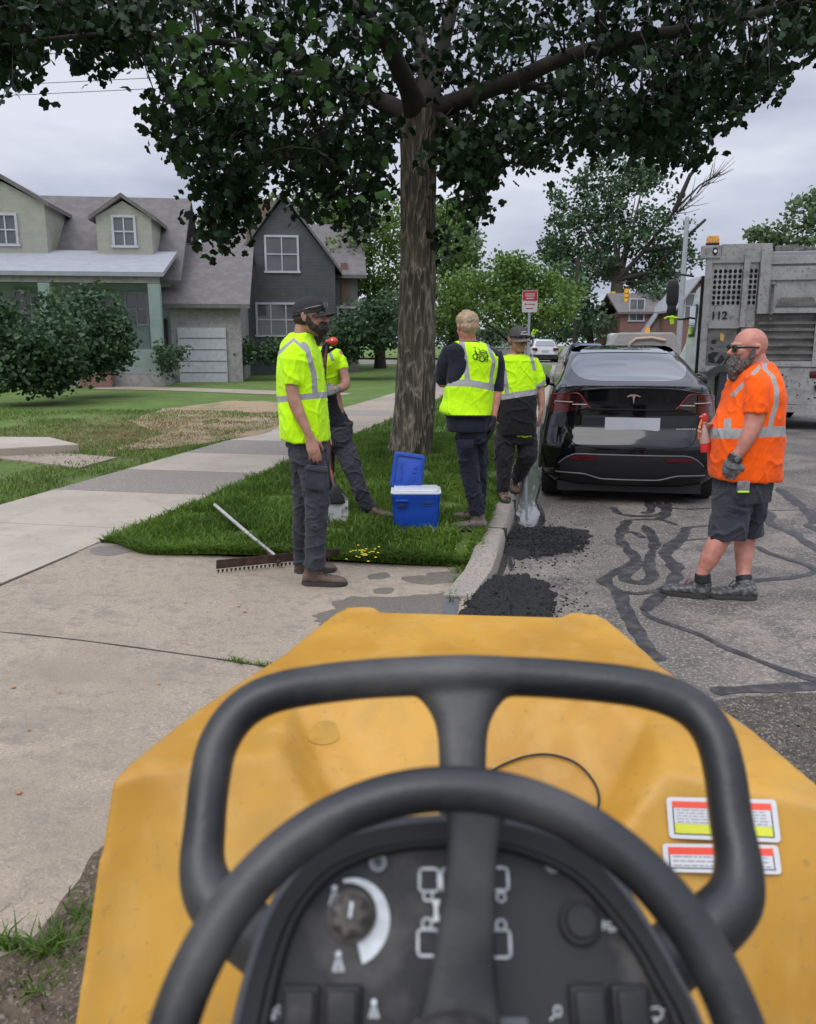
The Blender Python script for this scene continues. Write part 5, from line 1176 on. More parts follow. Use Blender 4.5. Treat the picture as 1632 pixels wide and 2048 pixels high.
class Person:
    """limbs are measured in the picture's scale at distance d, but every ring has a real width and depth"""
    def __init__(s, label, foot, d, sc, ox, oy, group=None):
        s.d = d; s.sc = sc; s.ox = ox; s.oy = oy
        s.o = empty('person', foot, label, 'person', group); s.flat = False
    def P(s, zx, zy, dd=0): return D(s.ox+zx/s.sc, s.oy+zy/s.sc, s.d+dd)
    def g(s, zx, zy, zf):
        z = .1
        for _ in range(5):
            p = G(s.ox+zx/s.sc, s.oy+zy/s.sc, z); z = zf(p.x, p.y)
        p.z = z; return p
    def m(s, zr, dd=0): return zr/s.sc*(s.d+dd)/1610
    def stack(s, mb, rows, n=36, power=2.4, rot=0):
        """rows: (zy, zx left, zx right, half depth m, dd) -> horizontal rings"""
        rings = []
        rows2 = []
        for i in range(len(rows)-1):
            p0, p1, p2, p3 = rows[max(i-1, 0)], rows[i], rows[i+1], rows[min(i+2, len(rows)-1)]
            for k in range(5):
                t = k/5; rows2.append([.5*((2*b)+(c-a)*t+(2*a-5*b+4*c-e_)*t*t+(3*b-a-3*c+e_)*t**3) for a, b, c, e_ in zip(p0, p1, p2, p3)])
        rows2.append(rows[-1])
        for zy, xl, xr, hd, dd in rows2:
            c = s.P((xl+xr)/2, zy, dd); hx = s.m((xr-xl)/2, dd); ring = []
            for k in range(n):
                t = 2*math.pi*k/n; a = math.copysign(abs(math.cos(t))**(2/power), math.cos(t)); b = math.copysign(abs(math.sin(t))**(2/power), math.sin(t))
                ring.append(c+RIGHT*hx*a+(FWD*math.cos(rot)+RIGHT*math.sin(rot))*hd*b)
            rings.append(ring)
        return mb.loft(rings)
    def limb(s, mb, pts, n=16, ref=None, k=1.0):
        """pts: (zx, zy, zr, dd) or with a second radius"""
        P = []; R = []
        for q in pts:
            P.append(s.P(q[0], q[1], q[3])); R.append((s.m(q[2], q[3])*k, s.m(q[4] if len(q) > 4 else q[2], q[3])*k))
        Q = []; RR = []
        for i in range(len(P)-1):
            for j in range(4):
                t = j/4; p0, p1, p2, p3 = P[max(i-1, 0)], P[i], P[i+1], P[min(i+2, len(P)-1)]
                Q.append(.5*((2*p1)+(p2-p0)*t+(2*p0-5*p1+4*p2-p3)*t*t+(3*p1-p0-3*p2+p3)*t**3)); RR.append((R[i][0]+(R[i+1][0]-R[i][0])*t, R[i][1]+(R[i+1][1]-R[i][1])*t))
        Q.append(P[-1]); RR.append(R[-1]); return mb.tube(Q, RR, n=n, ref=ref or RIGHT, flat=s.flat)
    def done(s, mb, name, material, voxel, smooth=4, parent=None, fn=None, wr=0, wf=7, ws=(1,1,1)):
        par = parent or s.o; off = worldloc(par)
        me = remesh(mb, voxel, smooth, off)
        if name == 'body': s.flat = True
        if wr:
            n = len(me.vertices); co = np.empty(n*3, np.float32); me.vertices.foreach_get('co', co); no = np.empty(n*3, np.float32); me.vertex_normals.foreach_get('vector', no)
            co = co.reshape(-1, 3); no = no.reshape(-1, 3)
            d_ = np.array([noise.noise(Vector((c[0]*wf*ws[0]+3, c[1]*wf*ws[1], c[2]*wf*ws[2])))+.5*noise.noise(Vector((c[0]*wf*2.3*ws[0], c[1]*wf*2.3*ws[1]+7, c[2]*wf*2.3*ws[2]))) for c in co])
            d_ = np.where(d_ > 0, d_, d_*.5)
            if wr > .009 and wf < 8:                        # folds: thin ridges between soft hollows
                r_ = np.array([abs(noise.noise(Vector((c[0]*wf*1.1*ws[0]+c[2]*2.2, c[1]*wf*1.1*ws[1]+11, c[2]*wf*1.1*ws[2])))) for c in co])
                r2 = np.array([abs(noise.noise(Vector((c[0]*wf*2.1*ws[0]-c[2]*3.5, c[1]*wf*2.1*ws[1]+31, c[2]*wf*2.1*ws[2])))) for c in co])
                d_ = d_*.55+np.clip(1-r_*7, 0, 1)**1.5*.75+np.clip(1-r2*6, 0, 1)**1.5*.35-.25
            me.vertices.foreach_set('co', (co+no*d_[:, None]*wr).ravel()); me.update()
        if fn:
            A = me.attributes.new('stripe', 'FLOAT', 'POINT'); B = me.attributes.new('dark', 'FLOAT', 'POINT')
            va = []; vb = []
            for v in me.vertices:
                a, b = fn(v.co+off); va.append(a); vb.append(b)
            A.data.foreach_set('value', va); B.data.foreach_set('value', vb)
        return link(name, me, material, par, 180)
    def zxy(s, p):                                          # back to picture-scale coordinates at the body's distance
        q = p-Vector((0, 0, CAMH)); x = q.dot(RIGHT); y = q.dot(FWD); z = q.z
        dep = y*cP-z*sP; v = y*sP+z*cP
        return (816+F*x/dep-s.ox)*s.sc, (1024-F*v/dep-s.oy)*s.sc, y-s.d

def ft(p, a, b, zf, L_=.30, k=1.0):
    h_ = p.g(*a, zf); t_ = p.g(*b, zf); t_ = h_+(t_-h_).normalized()*L_; t_.z = max(zf(t_.x, t_.y), h_.z-.02); return h_, t_
def basis(az, tilt=0):
    """facing direction az degrees: 0 = picture right, 90 = away from the camera; returns forward, lateral-left, up"""
    a = math.radians(az); f = RIGHT*math.cos(a)+FWD*math.sin(a); t = math.radians(tilt)
    l = UP.cross(f); f2 = f*math.cos(t)+UP*math.sin(t); u = -f.copy()*math.sin(t)+UP*math.cos(t); return f2, l, u
def Rm(f, l, u): return Matrix((f, l, u)).transposed()
def head(mb, c, az, tilt=0, k=1.0, nose=True, ears=True):
    f, l, u = basis(az, tilt); R = Rm(f, l, u); at_ = lambda a, b, z: c+f*a*k+l*b*k+u*z*k
    mb.ell(at_(-.012,0,.022), (.098*k,.076*k,.092*k), R, 24, 16)                # skull
    mb.ell(at_(.022,0,-.035), (.070*k,.062*k,.075*k), R, 20, 14)                # face
    mb.ell(at_(.050,0,-.085), (.036*k,.040*k,.026*k), R, 16, 10)                # chin
    mb.ell(at_(.010,0,-.070), (.060*k,.058*k,.040*k), R, 16, 10)                # jaw
    mb.ell(at_(.078,0,.018), (.020*k,.050*k,.013*k), R, 16, 10)                 # brow
    for sgn in (-1, 1): mb.ell(at_(.064,.036*sgn,-.025), (.025*k,.022*k,.022*k), R, 12, 8)
    if nose:
        mb.tube([at_(.086,0,.008), at_(.101,0,-.014), at_(.112,0,-.030)], [.008*k,.010*k,.013*k], n=10); mb.ell(at_(.098,0,-.036), (.014*k,.018*k,.009*k), R, 12, 8)
    mb.ell(at_(.087,0,-.056), (.012*k,.024*k,.006*k), R, 12, 8); mb.ell(at_(.084,0,-.068), (.012*k,.020*k,.007*k), R, 12, 8)
    if ears:
        for sgn in (-1, 1):
            mb.tube([at_(-.012,.078*sgn,.018), at_(-.020,.088*sgn,.016), at_(-.026,.088*sgn,-.002), at_(-.016,.082*sgn,-.028), at_(-.006,.076*sgn,-.032)], [.008*k,.009*k,.009*k,.008*k,.006*k], n=8); mb.ell(at_(-.012,.078*sgn,-.004), (.014*k,.008*k,.022*k), R, 10, 8)
    return at_, R
def eyes(pr, at_, R, k=1):
    for sgn in (-1, 1):
        q = MB(); q.ell(at_(.076,.032*sgn,-.002), (.012*k,.013*k,.0085*k), R, 14, 10); e_ = q.build('eye', M_eye, pr, smooth=180)
        q = MB(); q.ell(at_(.0845,.032*sgn,-.002), (.005*k,.006*k,.006*k), R, 10, 8); q.build('iris', M_iris, e_, smooth=180)
        q = MB(); q.tube([at_(.078,.016*sgn,.017), at_(.083,.032*sgn,.022), at_(.070,.052*sgn,.017)], [.0035*k,.0045*k,.003*k], n=8); q.build('eyebrow', M_beard, pr, smooth=180)
def hand(mb, w, dirv, back, size=1.0, curl=.5, thumb=1, spread=.25, k=1.0, splay=None):
    """w wrist, dirv towards the fingers, back = direction of the back of the hand; thumb = +1/-1 side"""
    d = dirv.normalized(); b = (back-d*back.dot(d)).normalized(); s = d.cross(b)*thumb
    L_ = .188*size
    mb.tube([w-d*.02, w+d*.03*size, w+d*.075*size, w+d*.092*size], [(.026*size*k,.019*size*k),(.038*size*k,.016*size*k),(.041*size*k,.0145*size*k),(.036*size*k,.011*size*k)], n=16, ref=s)
    for i, (o_, ln, r) in enumerate(((.030,.070,.0092),(.010,.080,.0095),(-.010,.074,.009),(-.029,.058,.0080))):
        p = w+d*(.088 if i < 3 else .082)*size+s*o_*size; a = 0; P = [p-d*.02*size]; dd = (d+s*(o_*spread*6)).normalized(); cur = p
        P.append(cur); c_ = curl*(1+.18*(i-1.5))
        for j, fr in enumerate((.45,.30,.25)):
            a += c_*(.55 if j == 0 else .75); v = dd*math.cos(a)-b*math.sin(a); cur = cur+v*ln*fr*size; P.append(cur)
        mb.tube(P, [r*size*k*1.05, r*size*k*1.05, r*size*k, r*size*k*.95, r*size*k*.82], n=10)
    p0 = w+d*.022*size+s*.022*size; v1 = (d*.62+s*.72-b*.25).normalized(); v2 = (d*.88+s*.25-b*.42*(.6+curl)).normalized(); p1 = p0+v1*.038*size; p2 = p1+v2*.032*size; p3 = p2+(v2-b*.2).normalized()*.024*size
    mb.tube([p0, p1, p2, p3], [.0155*size*k,.0125*size*k,.011*size*k,.0092*size*k], n=10)
def shoe(pr, heel, toe, h, wd, name='boot', up=M_boot, sole=M_sole, ankle=None, thick=.028, laces=True, hi=None):
    d = (toe-heel); L_ = d.length; d.normalize(); s = UP.cross(d).normalized(); n = d.cross(s)*-1 if d.cross(s).z < 0 else d.cross(s); n = n.normalized()
    mb = MB(); R = []
    for t, hw, hh in ((0,.30,.55),(.06,.38,.72),(.18,.42,.80),(.34,.40,.74),(.5,.42,.60),(.66,.48,.50),(.8,.49,.42),(.92,.40,.34),(1.0,.2,.2)):
        c = heel+d*L_*t; hh = hh*h; hw = hw*wd; ring = []
        for k in range(20):
            a = 2*math.pi*k/20; ring.append(c+s*hw*math.copysign(abs(math.cos(a))**.8, math.cos(a))+n*(hh/2+hh/2*math.copysign(abs(math.sin(a))**.85, math.sin(a))+thick*.6))
        R.append(ring)
    mb.loft(R)
    if ankle is not None: mb.tube([heel+d*L_*.24+n*h*.45, ankle], [(L_*.2, wd*.40), (L_*.18, wd*.36)], n=18, ref=d)
    b = pr.done(mb, name, up, .006, 4)
    q = MB(); R = []
    for zz, k in ((-.0,.98),(.5,1.02),(1.0,1.0)):
        ring = []
        for kk in range(28):
            a = 2*math.pi*kk/28; t = .5-.515*math.cos(a); hw = prof([(0,.2),(.08,.40),(.25,.43),(.45,.42),(.7,.51),(.88,.44),(1.0,.15)], t)*wd
            ring.append(heel+d*L_*t*k+s*hw*k*math.copysign(1, math.sin(a))*min(1, abs(math.sin(a))*2.2)+n*thick*zz)
        R.append(ring)
    q.loft(R); q.build('sole', sole, b, smooth=40)
    if laces:
        q = MB()
        for k in range(5):
            t = .34+.07*k; c = heel+d*L_*t; hh = prof([(.34,.74),(.5,.60),(.66,.50)], t)*h+thick*.6+.003; q.tube([c-s*wd*.22+n*(hh-.012), c+n*hh, c+s*wd*.22+n*(hh-.012)], .0035, n=6)
        c = heel+d*L_*.34; q.tube([c+n*(.76*h+.02), c+d*.03+s*.03+n*(.76*h+.03), c+d*.05+s*.035+n*(.6*h+.01)], .003, n=5); q.tube([c+n*(.76*h+.02), c+d*.035-s*.03+n*(.76*h+.03), c+d*.06-s*.035+n*(.6*h+.01)], .003, n=5)
        q.build('laces', M_rlace if hi else M_lace, b, smooth=60)
    return b
def cap(pr, at_, R, k, m_, visor_m=None, brim=.075, name='cap'):
    """ball cap: domed crown, stitched band and curved peak"""
    q = MB(); rings = []
    for j in range(9):
        a = math.pi/2*j/9; rr = math.cos(a)**.8; z = .012+.112*math.sin(a); ring = []
        for i in range(32):
            t = 2*math.pi*i/32; ring.append(at_((-.012+.112*rr*math.cos(t)*(1.02 if math.cos(t) > 0 else 1))*k/k, .088*rr*math.sin(t), z+.012*math.cos(t)*(1-j/9)))
        rings.append(ring)
    rings.append([at_(-.012+.01*math.cos(2*math.pi*i/32), 0+.01*math.sin(2*math.pi*i/32), .1255) for i in range(32)])
    q.loft(rings); c = q.build(name, m_, pr, smooth=60)
    q = MB(); rings = []
    for j in range(8):
        t = -1+2*j/7
        for sgn in (1,): pass
    vs = []; n_ = 14
    for side in (0, 1):
        for i in range(n_+1):
            t = -1+2*i/n_; yy = .078*t
            x0 = -.012+.108*math.sqrt(max(0, 1-(yy/.09)**2)); x1 = x0+brim*math.sqrt(max(0, 1-t*t))**.7
            for j in range(5):
                x = x0-.01+(x1-x0+.01)*j/4; vs.append(at_(x, yy, .022-.022*t*t-.012*(j/4)**1.5-.003*side))
    w_ = 5; off_ = (n_+1)*w_; fs = []
    for i in range(n_):
        for j in range(4):
            a = i*w_+j; fs.append((a, a+1, a+w_+1, a+w_)); fs.append((off_+a, off_+a+w_, off_+a+w_+1, off_+a+1))
        a = i*w_+4; fs.append((a, a+w_, off_+a+w_, off_+a))
    q.add(vs, fs); q.build('peak', visor_m or m_, c, smooth=60)
    q = MB(); q.ell(at_(-.012,0,.127), (.007,.007,.005), R, 8, 6); q.build('button', m_, c)
    return c
def band(v, a, b): return min(v-a, b-v)
def linez(pts, y):                                         # piecewise x of a drawn line at height y
    if y <= pts[0][1]: return pts[0][0]
    for (x0, y0), (x1, y1) in zip(pts, pts[1:]):
        if y <= y1: return x0+(x1-x0)*(y-y0)/(y1-y0)
    return pts[-1][0]

# ---- the bearded man in the black cap, nearest to the camera, seen in profile
f1 = G(636, 1160, .08); p1 = Person('bearded man in black cap, lime safety shirt and charcoal trousers standing on the concrete apron', f1, 5.28, 3.2, 520, 560)
q = MB()
hc = p1.P(322, 232, .0); at_, R = head(q, hc, -12, 3, 1.0)
p1.limb(q, [(272,300,46,0,44),(268,345,50,.0,50),(262,400,62,0,62)], n=20)
p1.stack(q, [(395,170,320,.10,0),(470,150,355,.17,0),(600,135,385,.17,0),(760,140,400,.165,0),(900,140,410,.165,0),(1010,160,420,.17,0)])
p1.limb(q, [(212,480,52,-.16),(215,560,50,-.19),(205,650,46,-.20),(212,730,42,-.21),(228,800,42,-.215),(262,880,37,-.22),(295,950,29,-.225),(318,1005,23,-.225)])
hw = p1.P(320,1010,-.225); hand(q, hw, (p1.P(348,1110,-.225)-hw), (RIGHT*.35-FWD*.95), 1.05, .42, thumb=-1)
p1.limb(q, [(330,480,50,.18),(350,600,45,.20),(365,760,40,.2),(380,880,32,.18),(390,960,25,.16)]); hw2 = p1.P(392,965,.16); hand(q, hw2, (p1.P(400,1060,.16)-hw2), FWD, 1.0, .5, thumb=1)
p1.limb(q, [(330,1040,75,-.08),(350,1250,62,-.08),(365,1400,50,-.09),(355,1600,42,-.09),(350,1830,34,-.1)]); p1.limb(q, [(265,1040,70,.1),(262,1250,55,.1),(262,1400,40,.1),(258,1600,34,.13),(260,1800,30,.17)])
p1.done(q, 'body', M_sk1, .0048, 2); eyes(p1.o, at_, R)
q = MB(); f_, l_, u_ = basis(-12, 3)
q.tube([at_(.080,0,-.058), at_(.080,0,-.085), at_(.066,0,-.115), at_(.056,0,-.128)], [(.026,.047),(.032,.048),(.026,.034),(.012,.018)], n=16, ref=f_)
for sgn in (-1, 1): q.tube([at_(.0,.070*sgn,.0), at_(.010,.070*sgn,-.04), at_(.035,.058*sgn,-.075), at_(.062,.034*sgn,-.090)], [(.014,.009),(.020,.012),(.026,.018),(.026,.022)], n=10, ref=f_)
q.tube([at_(.086,-.036,-.055), at_(.101,0,-.046), at_(.086,.036,-.055)], [.007,.009,.007], n=8)
p1.done(q, 'beard', M_beard, .004, 2, wr=.006, wf=60)
q = MB(); q.ell(at_(-.035,0,-.012), (.078,.079,.055), R, 20, 12); p1.done(q, 'hair', M_beard, .005, 2)
cp1 = cap(p1.o, at_, R, 1, M_cap)
q = MB()                                                    # clear-lensed glasses pushed up on the peak
for sgn in (-1, 1):
    q.tube([at_(.115,.052*sgn,.062), at_(.03,.088*sgn,.048), at_(-.06,.078*sgn,.030)], .0035, n=6); q.tube([at_(.112,.030*sgn,.045), at_(.106,.030*sgn,.080)], [(.004,.026),(.004,.022)], n=12, ref=f_)
q.build('glasses', M_sung, cp1)
q = MB()
p1.stack(q, [(338,205,318,.075,0),(352,190,330,.095,0),(385,160,345,.15,0),(425,138,362,.195,0),(480,122,382,.22,0),(560,114,396,.225,0),(650,116,410,.215,0),(740,120,422,.21,0),(850,124,436,.21,0),(950,124,444,.212,0),(1005,130,448,.212,0),(1022,150,446,.205,0)], power=2.3)
p1.limb(q, [(205,440,52,-.12,50),(205,490,60,-.17),(208,560,60,-.195),(206,620,57,-.205),(206,672,54,-.21)]); p1.limb(q, [(320,450,50,.14),(335,500,58,.18),(350,600,56,.2),(352,660,54,.2)])
T1 = [(200,360),(250,380),(300,470),(330,560),(350,640),(358,700)]
def s1(p):
    x, y, dd = p1.zxy(p)
    arm = dd < -.135 and x < 275 and y < 700 and math.hypot(x-206, 0) < 62 and y > 430
    st = -1
    if not arm:
        st = max(st, band(y, 728-(x-280)*.10, 768-(x-280)*.10)/100)                     # waist band
        if dd < .06: st = max(st, (18-abs(x-linez([(262,380),(300,430),(322,520),(345,600),(354,760)], y)))/100 if 395 < y < 745 else -1)
        else: st = max(st, (17-abs(x-150))/100 if y < 745 else -1)
    if y < 520 and dd < .02: st = max(st, (14-abs(y-(380+abs(x-215)*.9)) )/100 if x < 290 and (x < 215 or y < 470) else -1)
    return st, -1
p1.done(q, 'shirt', M_lime, .0065, 3, fn=s1, wr=.012, wf=6.5, ws=(1,1,.5))
q = MB(); p1.stack(q, [(985,160,430,.165,0),(1080,180,436,.175,0),(1160,200,437,.17,0)], power=2.3)
p1.limb(q, [(332,1120,92,-.07,90),(340,1230,94,-.08),(362,1380,86,-.09),(362,1500,79,-.09),(355,1650,72,-.095),(350,1780,68,-.10),(346,1846,66,-.10)])
p1.limb(q, [(262,1120,78,.09,85),(268,1250,68,.1),(262,1400,58,.1),(256,1550,50,.13),(256,1700,46,.15),(256,1806,44,.17)])
tr1 = p1.done(q, 'trousers', M_trou, .0065, 3, wr=.015, wf=6.5, ws=(1,1,1.5))
q = MB(); cpk = p1.P(360,1265,-.195); q.box(cpk, (.14,.02,.16), R=Rm(RIGHT,FWD,UP)@Matrix.Rotation(.12,3,'Y')); p1.done(q, 'cargo_pocket', M_trou, .006, 3, parent=tr1, wr=.004, wf=14)
q = MB(); q.box(p1.P(360,1212,-.207), (.148,.014,.022), R=Rm(RIGHT,FWD,UP)@Matrix.Rotation(.14,3,'Y')); q.build('pocket_flap', M_trou, tr1, bevel=.004)
q = MB(); q.box(p1.P(182,985,-.13), (.045,.03,.045), R=Rm(RIGHT,FWD,UP)); q.build('blue_cloth', mat('blue_rag', (.12,.38,.5), .8), tr1, bevel=.006)
shoe(p1, *ft(p1, (270,1948), (552,1953), apz, .30), .105, .115, ankle=p1.P(336,1852,-.09)); shoe(p1, *ft(p1, (222,1872), (490,1862), apz, .30), .10, .112, ankle=p1.P(262,1795,.17))

# ---- the man half hidden behind him, one glove on the shovel
f2 = G(700, 1026, .15); p2 = Person('man with gloved hands on a shovel, half hidden behind the bearded man', f2, 6.95, 3.2, 520, 560)
q = MB(); hc = p2.P(345, 322, .05); at_, R = head(q, hc, -60, -5, 1.0)
p2.limb(q, [(360,385,34,.06,34),(365,440,38,.06,38)], n=18)
p2.stack(q, [(450,330,480,.10,.05),(520,320,520,.12,.05),(680,320,510,.12,.05),(850,350,540,.12,.03),(960,360,570,.12,.0)])
p2.limb(q, [(500,480,33,.02),(525,560,32,-.02),(548,660,31,-.06),(520,690,28,-.15),(480,698,22,-.22)]); hw = p2.P(475,700,-.22); hand(q, hw, -RIGHT*.9+FWD*-.1-UP*.1, -FWD+UP*.3, 1.0, .7, thumb=1)
p2.limb(q, [(335,500,33,.0),(345,620,31,-.12),(365,640,28,-.16),(392,560,25,-.20),(402,490,21,-.22)]); hwb = p2.P(403,480,-.22); hand(q, hwb, UP*.9+RIGHT*.35, -RIGHT*.6+FWD*.3, 1.0, .9, thumb=-1)
p2.limb(q, [(500,1000,55,.0),(560,1120,48,-.03),(620,1290,38,-.06),(665,1400,32,-.03),(700,1470,26,0)]); p2.limb(q, [(420,1000,52,.06),(420,1200,44,.06),(420,1340,36,.06),(418,1480,26,.1)])
p2.done(q, 'body', M_sk3, .005, 2); eyes(p2.o, at_, R)
q = MB(); q.tube([at_(.080,0,-.058), at_(.076,0,-.085), at_(.062,0,-.108)], [(.022,.044),(.026,.042),(.016,.028)], n=14, ref=basis(-60)[0]); p2.done(q, 'beard', M_beard, .005, 2, wr=.004, wf=60)
cap(p2.o, at_, R, 1, M_cap)
q = MB()
p2.stack(q, [(425,340,450,.07,.05),(445,320,505,.13,.05),(500,310,530,.17,.05),(600,315,515,.165,.05),(700,330,505,.16,.05),(800,345,520,.155,.04),(880,350,560,.155,.03),(925,352,604,.155,.02)], power=2.3)
p2.limb(q, [(480,460,38,.04),(510,520,42,.01),(530,580,44,-.02)]); p2.limb(q, [(330,480,40,.03),(335,560,42,-.02)])
def s2(p):
    x, y, dd = p2.zxy(p); return ((11-abs(x-(440+(y-440)*.35)))/100 if y < 520 else -1), (y-716)/100
p2.done(q, 'shirt', M_lime, .0075, 3, fn=s2, wr=.012, wf=6)
q = MB(); p2.stack(q, [(905,360,596,.14,.02),(1000,370,590,.14,.0),(1060,375,585,.13,.0)], power=2.2)
p2.limb(q, [(515,1040,78,.0,75),(562,1130,68,-.03),(600,1230,58,-.05),(640,1340,52,-.05),(685,1450,48,.0),(700,1475,46,0)]); p2.limb(q, [(420,1040,66,.06,70),(420,1200,56,.06),(420,1340,48,.06),(416,1470,44,.1)])
p2.done(q, 'trousers', M_trou, .007, 3, wr=.016, wf=6.5)
g2 = lambda x, y: strz(x, y)+.015
shoe(p2, *ft(p2, (688,1502), (800,1522), g2, .28), .09, .10, ankle=p2.P(705,1470,.03)); shoe(p2, *ft(p2, (405,1500), (440,1540), g2, .28), .09, .10, ankle=p2.P(416,1470,.1))
q = MB(); hand(q, hw-RIGHT*-.012, -RIGHT*.9+FWD*-.1-UP*.1, -FWD+UP*.3, 1.02, .7, thumb=1, k=1.16); p2.limb(q, [(492,697,27,-.2),(472,700,26,-.22)]); p2.done(q, 'glove', M_gglove, .004, 1)
q = MB(); hand(q, hwb, UP*.9+RIGHT*.35, -RIGHT*.6+FWD*.3, 1.02, .9, thumb=-1, k=1.16); p2.limb(q, [(402,495,24,-.22),(403,478,25,-.22)]); p2.done(q, 'glove', M_glove, .004, 1)
# shovel under his hand
sb = G(676, 1052, .16); sv = empty('shovel', sb, 'shovel with a red ball grip and pale blade standing upright in the grass', 'shovel')
gp = p2.P(468, 392, -.26); gk = p2.P(430,394,-.24); bb = D(672, 985, (sb.dot(FWD))); 
M_redp = mat('red_plastic', (.55,.03,.015), .25, var=.2, coat=.5); M_shaft = mat('worn_shaft', (.035,.018,.014), .5, col2=(.12,.03,.02), thr=(.5,.6), scale=5); M_blade = mat('worn_steel_blade', (.5,.5,.5), .45, scale=8, col2=(.05,.03,.025), thr=(.52,.62), metal=.3)
q = MB(); q.ell(gp, (.040,.036,.036)); q.tube([gp, gk], .018, n=12); q.build('grip', M_redp, sv, smooth=180)
q = MB(); q.ell(gp-FWD*.034+UP*.006-RIGHT*.005, (.008,.008,.008)); q.build('rivet', M_chrome, sv, smooth=180)
q = MB(); q.tube([gk, p2.P(414,560,-.26), p2.P(412,720,-.24), D(658, 880, p2.d-.16), D(662, 940, p2.d-.12), bb], [.014,.014,.014,.014,.015,.022], n=12); q.build('shaft', M_shaft, sv, smooth=60)
q = MB(); fw_ = (sb-bb); q.grid(10, 12, lambda u, v: bb+fw_*(v*.98)+RIGHT*((u-.5)*.20*(1-.15*v*v)*(min(1, .55+v*3)))+FWD*(.03*((u-.5)*2)**2*-1)); q.v = q.v+[tuple(Vector(v)+FWD*.006) for v in q.v]; n0 = len(q.f); q.f = q.f+[tuple(i+143 for i in reversed(f)) for f in q.f]; q.m = [0]*len(q.f); q.build('blade', M_blade, sv, smooth=60)
q = MB(); q.tube([bb+UP*.05, bb-UP*.02, bb-UP*.08-FWD*.01], [(.03,.02),(.075,.03),(.085,.02)], n=14, ref=RIGHT); q.build('socket', M_black, sv, smooth=60)

# ---- blond man seen from behind in the logo vest
f3 = G(948, 1052, .14); p3 = Person('blond man seen from behind in a lime vest with a printed logo', f3, 6.50, 3.793, 840, 560)
q = MB(); hc = p3.P(357, 355, .0); at_, R = head(q, hc, 112, -6, 1.0)
p3.limb(q, [(358,400,60,-.02,54),(360,440,62,0,56),(362,480,74,0,60)], n=20)
p3.stack(q, [(478,270,450,.08,.02),(540,215,560,.11,.03),(650,220,570,.13,.03),(850,225,540,.13,.02),(1000,230,530,.13,0),(1140,275,520,.13,0)])
p3.limb(q, [(232,545,50,.02),(195,640,44,.04),(172,735,40,.06),(170,775,40,.10),(215,770,34,.24),(270,745,28,.32)]); hwl = p3.P(280,742,.33); hand(q, hwl, RIGHT*.8+FWD*.4+UP*.1, UP*.5+FWD*.5, 1.0, .7, thumb=1)
p3.limb(q, [(570,580,36,.02),(588,680,38,.02),(586,790,38,.0),(582,850,38,-.01),(572,930,34,-.03),(562,1000,27,-.05),(556,1050,23,-.06)]); hwr = p3.P(555,1060,-.06); hand(q, hwr, p3.P(545,1170,-.04)-hwr, RIGHT*.9-FWD*.4, 1.02, .45, thumb=1)
p3.limb(q, [(350,1180,60,.0),(385,1480,40,.0),(405,1600,36,.0),(432,1760,32,.0)]); p3.limb(q, [(446,1180,50,.05),(455,1400,38,.08),(458,1550,34,.12),(452,1740,30,.18)])
p3.done(q, 'body', M_sk2, .005, 2)
q = MB(); q.ell(at_(-.020,0,.040), (.098,.085,.080), R, 24, 16); q.ell(at_(-.045,0,-.005), (.070,.078,.06), R, 20, 12)
for sgn in (-1, 1): q.ell(at_(.0,.055*sgn,.05), (.06,.032,.05), R, 14, 10)
rs = random.Random(2)
for k in range(70):
    a, b = rs.uniform(-3.14, 3.14), rs.uniform(.15, 1.5); v = Vector((-.012+.098*math.cos(a)*math.cos(b), .084*math.sin(a)*math.cos(b), .03+.090*math.sin(b))); q.tube([at_(*v), at_(*(v*1.05+Vector((.012,0,.006))))], [.010,.004], n=5)
p3.done(q, 'hair', M_blond, .0045, 1, wr=.005, wf=45)
q = MB()
p3.stack(q, [(462,290,440,.07,0),(480,250,480,.10,.01),(510,205,545,.14,.02),(560,190,600,.165,.03),(660,205,592,.165,.03),(850,200,560,.16,.02),(1000,195,545,.165,.01),(1100,198,532,.165,.0),(1142,205,528,.16,.0)], power=2.3)
p3.limb(q, [(240,525,62,.02),(205,600,66,.03),(180,680,62,.05),(172,735,56,.07),(172,765,54,.09)]); p3.limb(q, [(560,560,60,.02),(588,640,56,.02),(588,740,52,.01),(586,845,50,.0)])
p3.done(q, 'shirt', M_navy, .0065, 3, wr=.006, wf=6)
q = MB()
p3.stack(q, [(466,285,445,.080,0),(480,262,485,.118,.01),(505,268,530,.155,.02),(560,272,585,.185,.03),(650,262,592,.188,.03),(740,228,582,.185,.03),(800,196,566,.185,.02),(900,175,558,.185,.02),(985,146,548,.19,.01),(1022,180,541,.19,.0),(1030,215,536,.185,.0)], power=2.3)
def s3(p):
    x, y, dd = p3.zxy(p); st = band(y, 752+(x-200)*.02+max(0, x-380)*.16, 805+(x-200)*.02+max(0, x-380)*.16)/100
    st = max(st, (21-abs(x-linez([(318,480),(345,620),(362,770)], y)))/100 if y < 775 else -1, (15-abs(x-linez([(520,500),(562,620),(545,700),(535,790)], y)))/100 if y < 800 else -1)
    return st, (1026-y)/-100
vest = p3.done(q, 'safety_vest', M_limev, .0065, 3, fn=s3, wr=.0095, wf=6.5, ws=(1,1,.5))
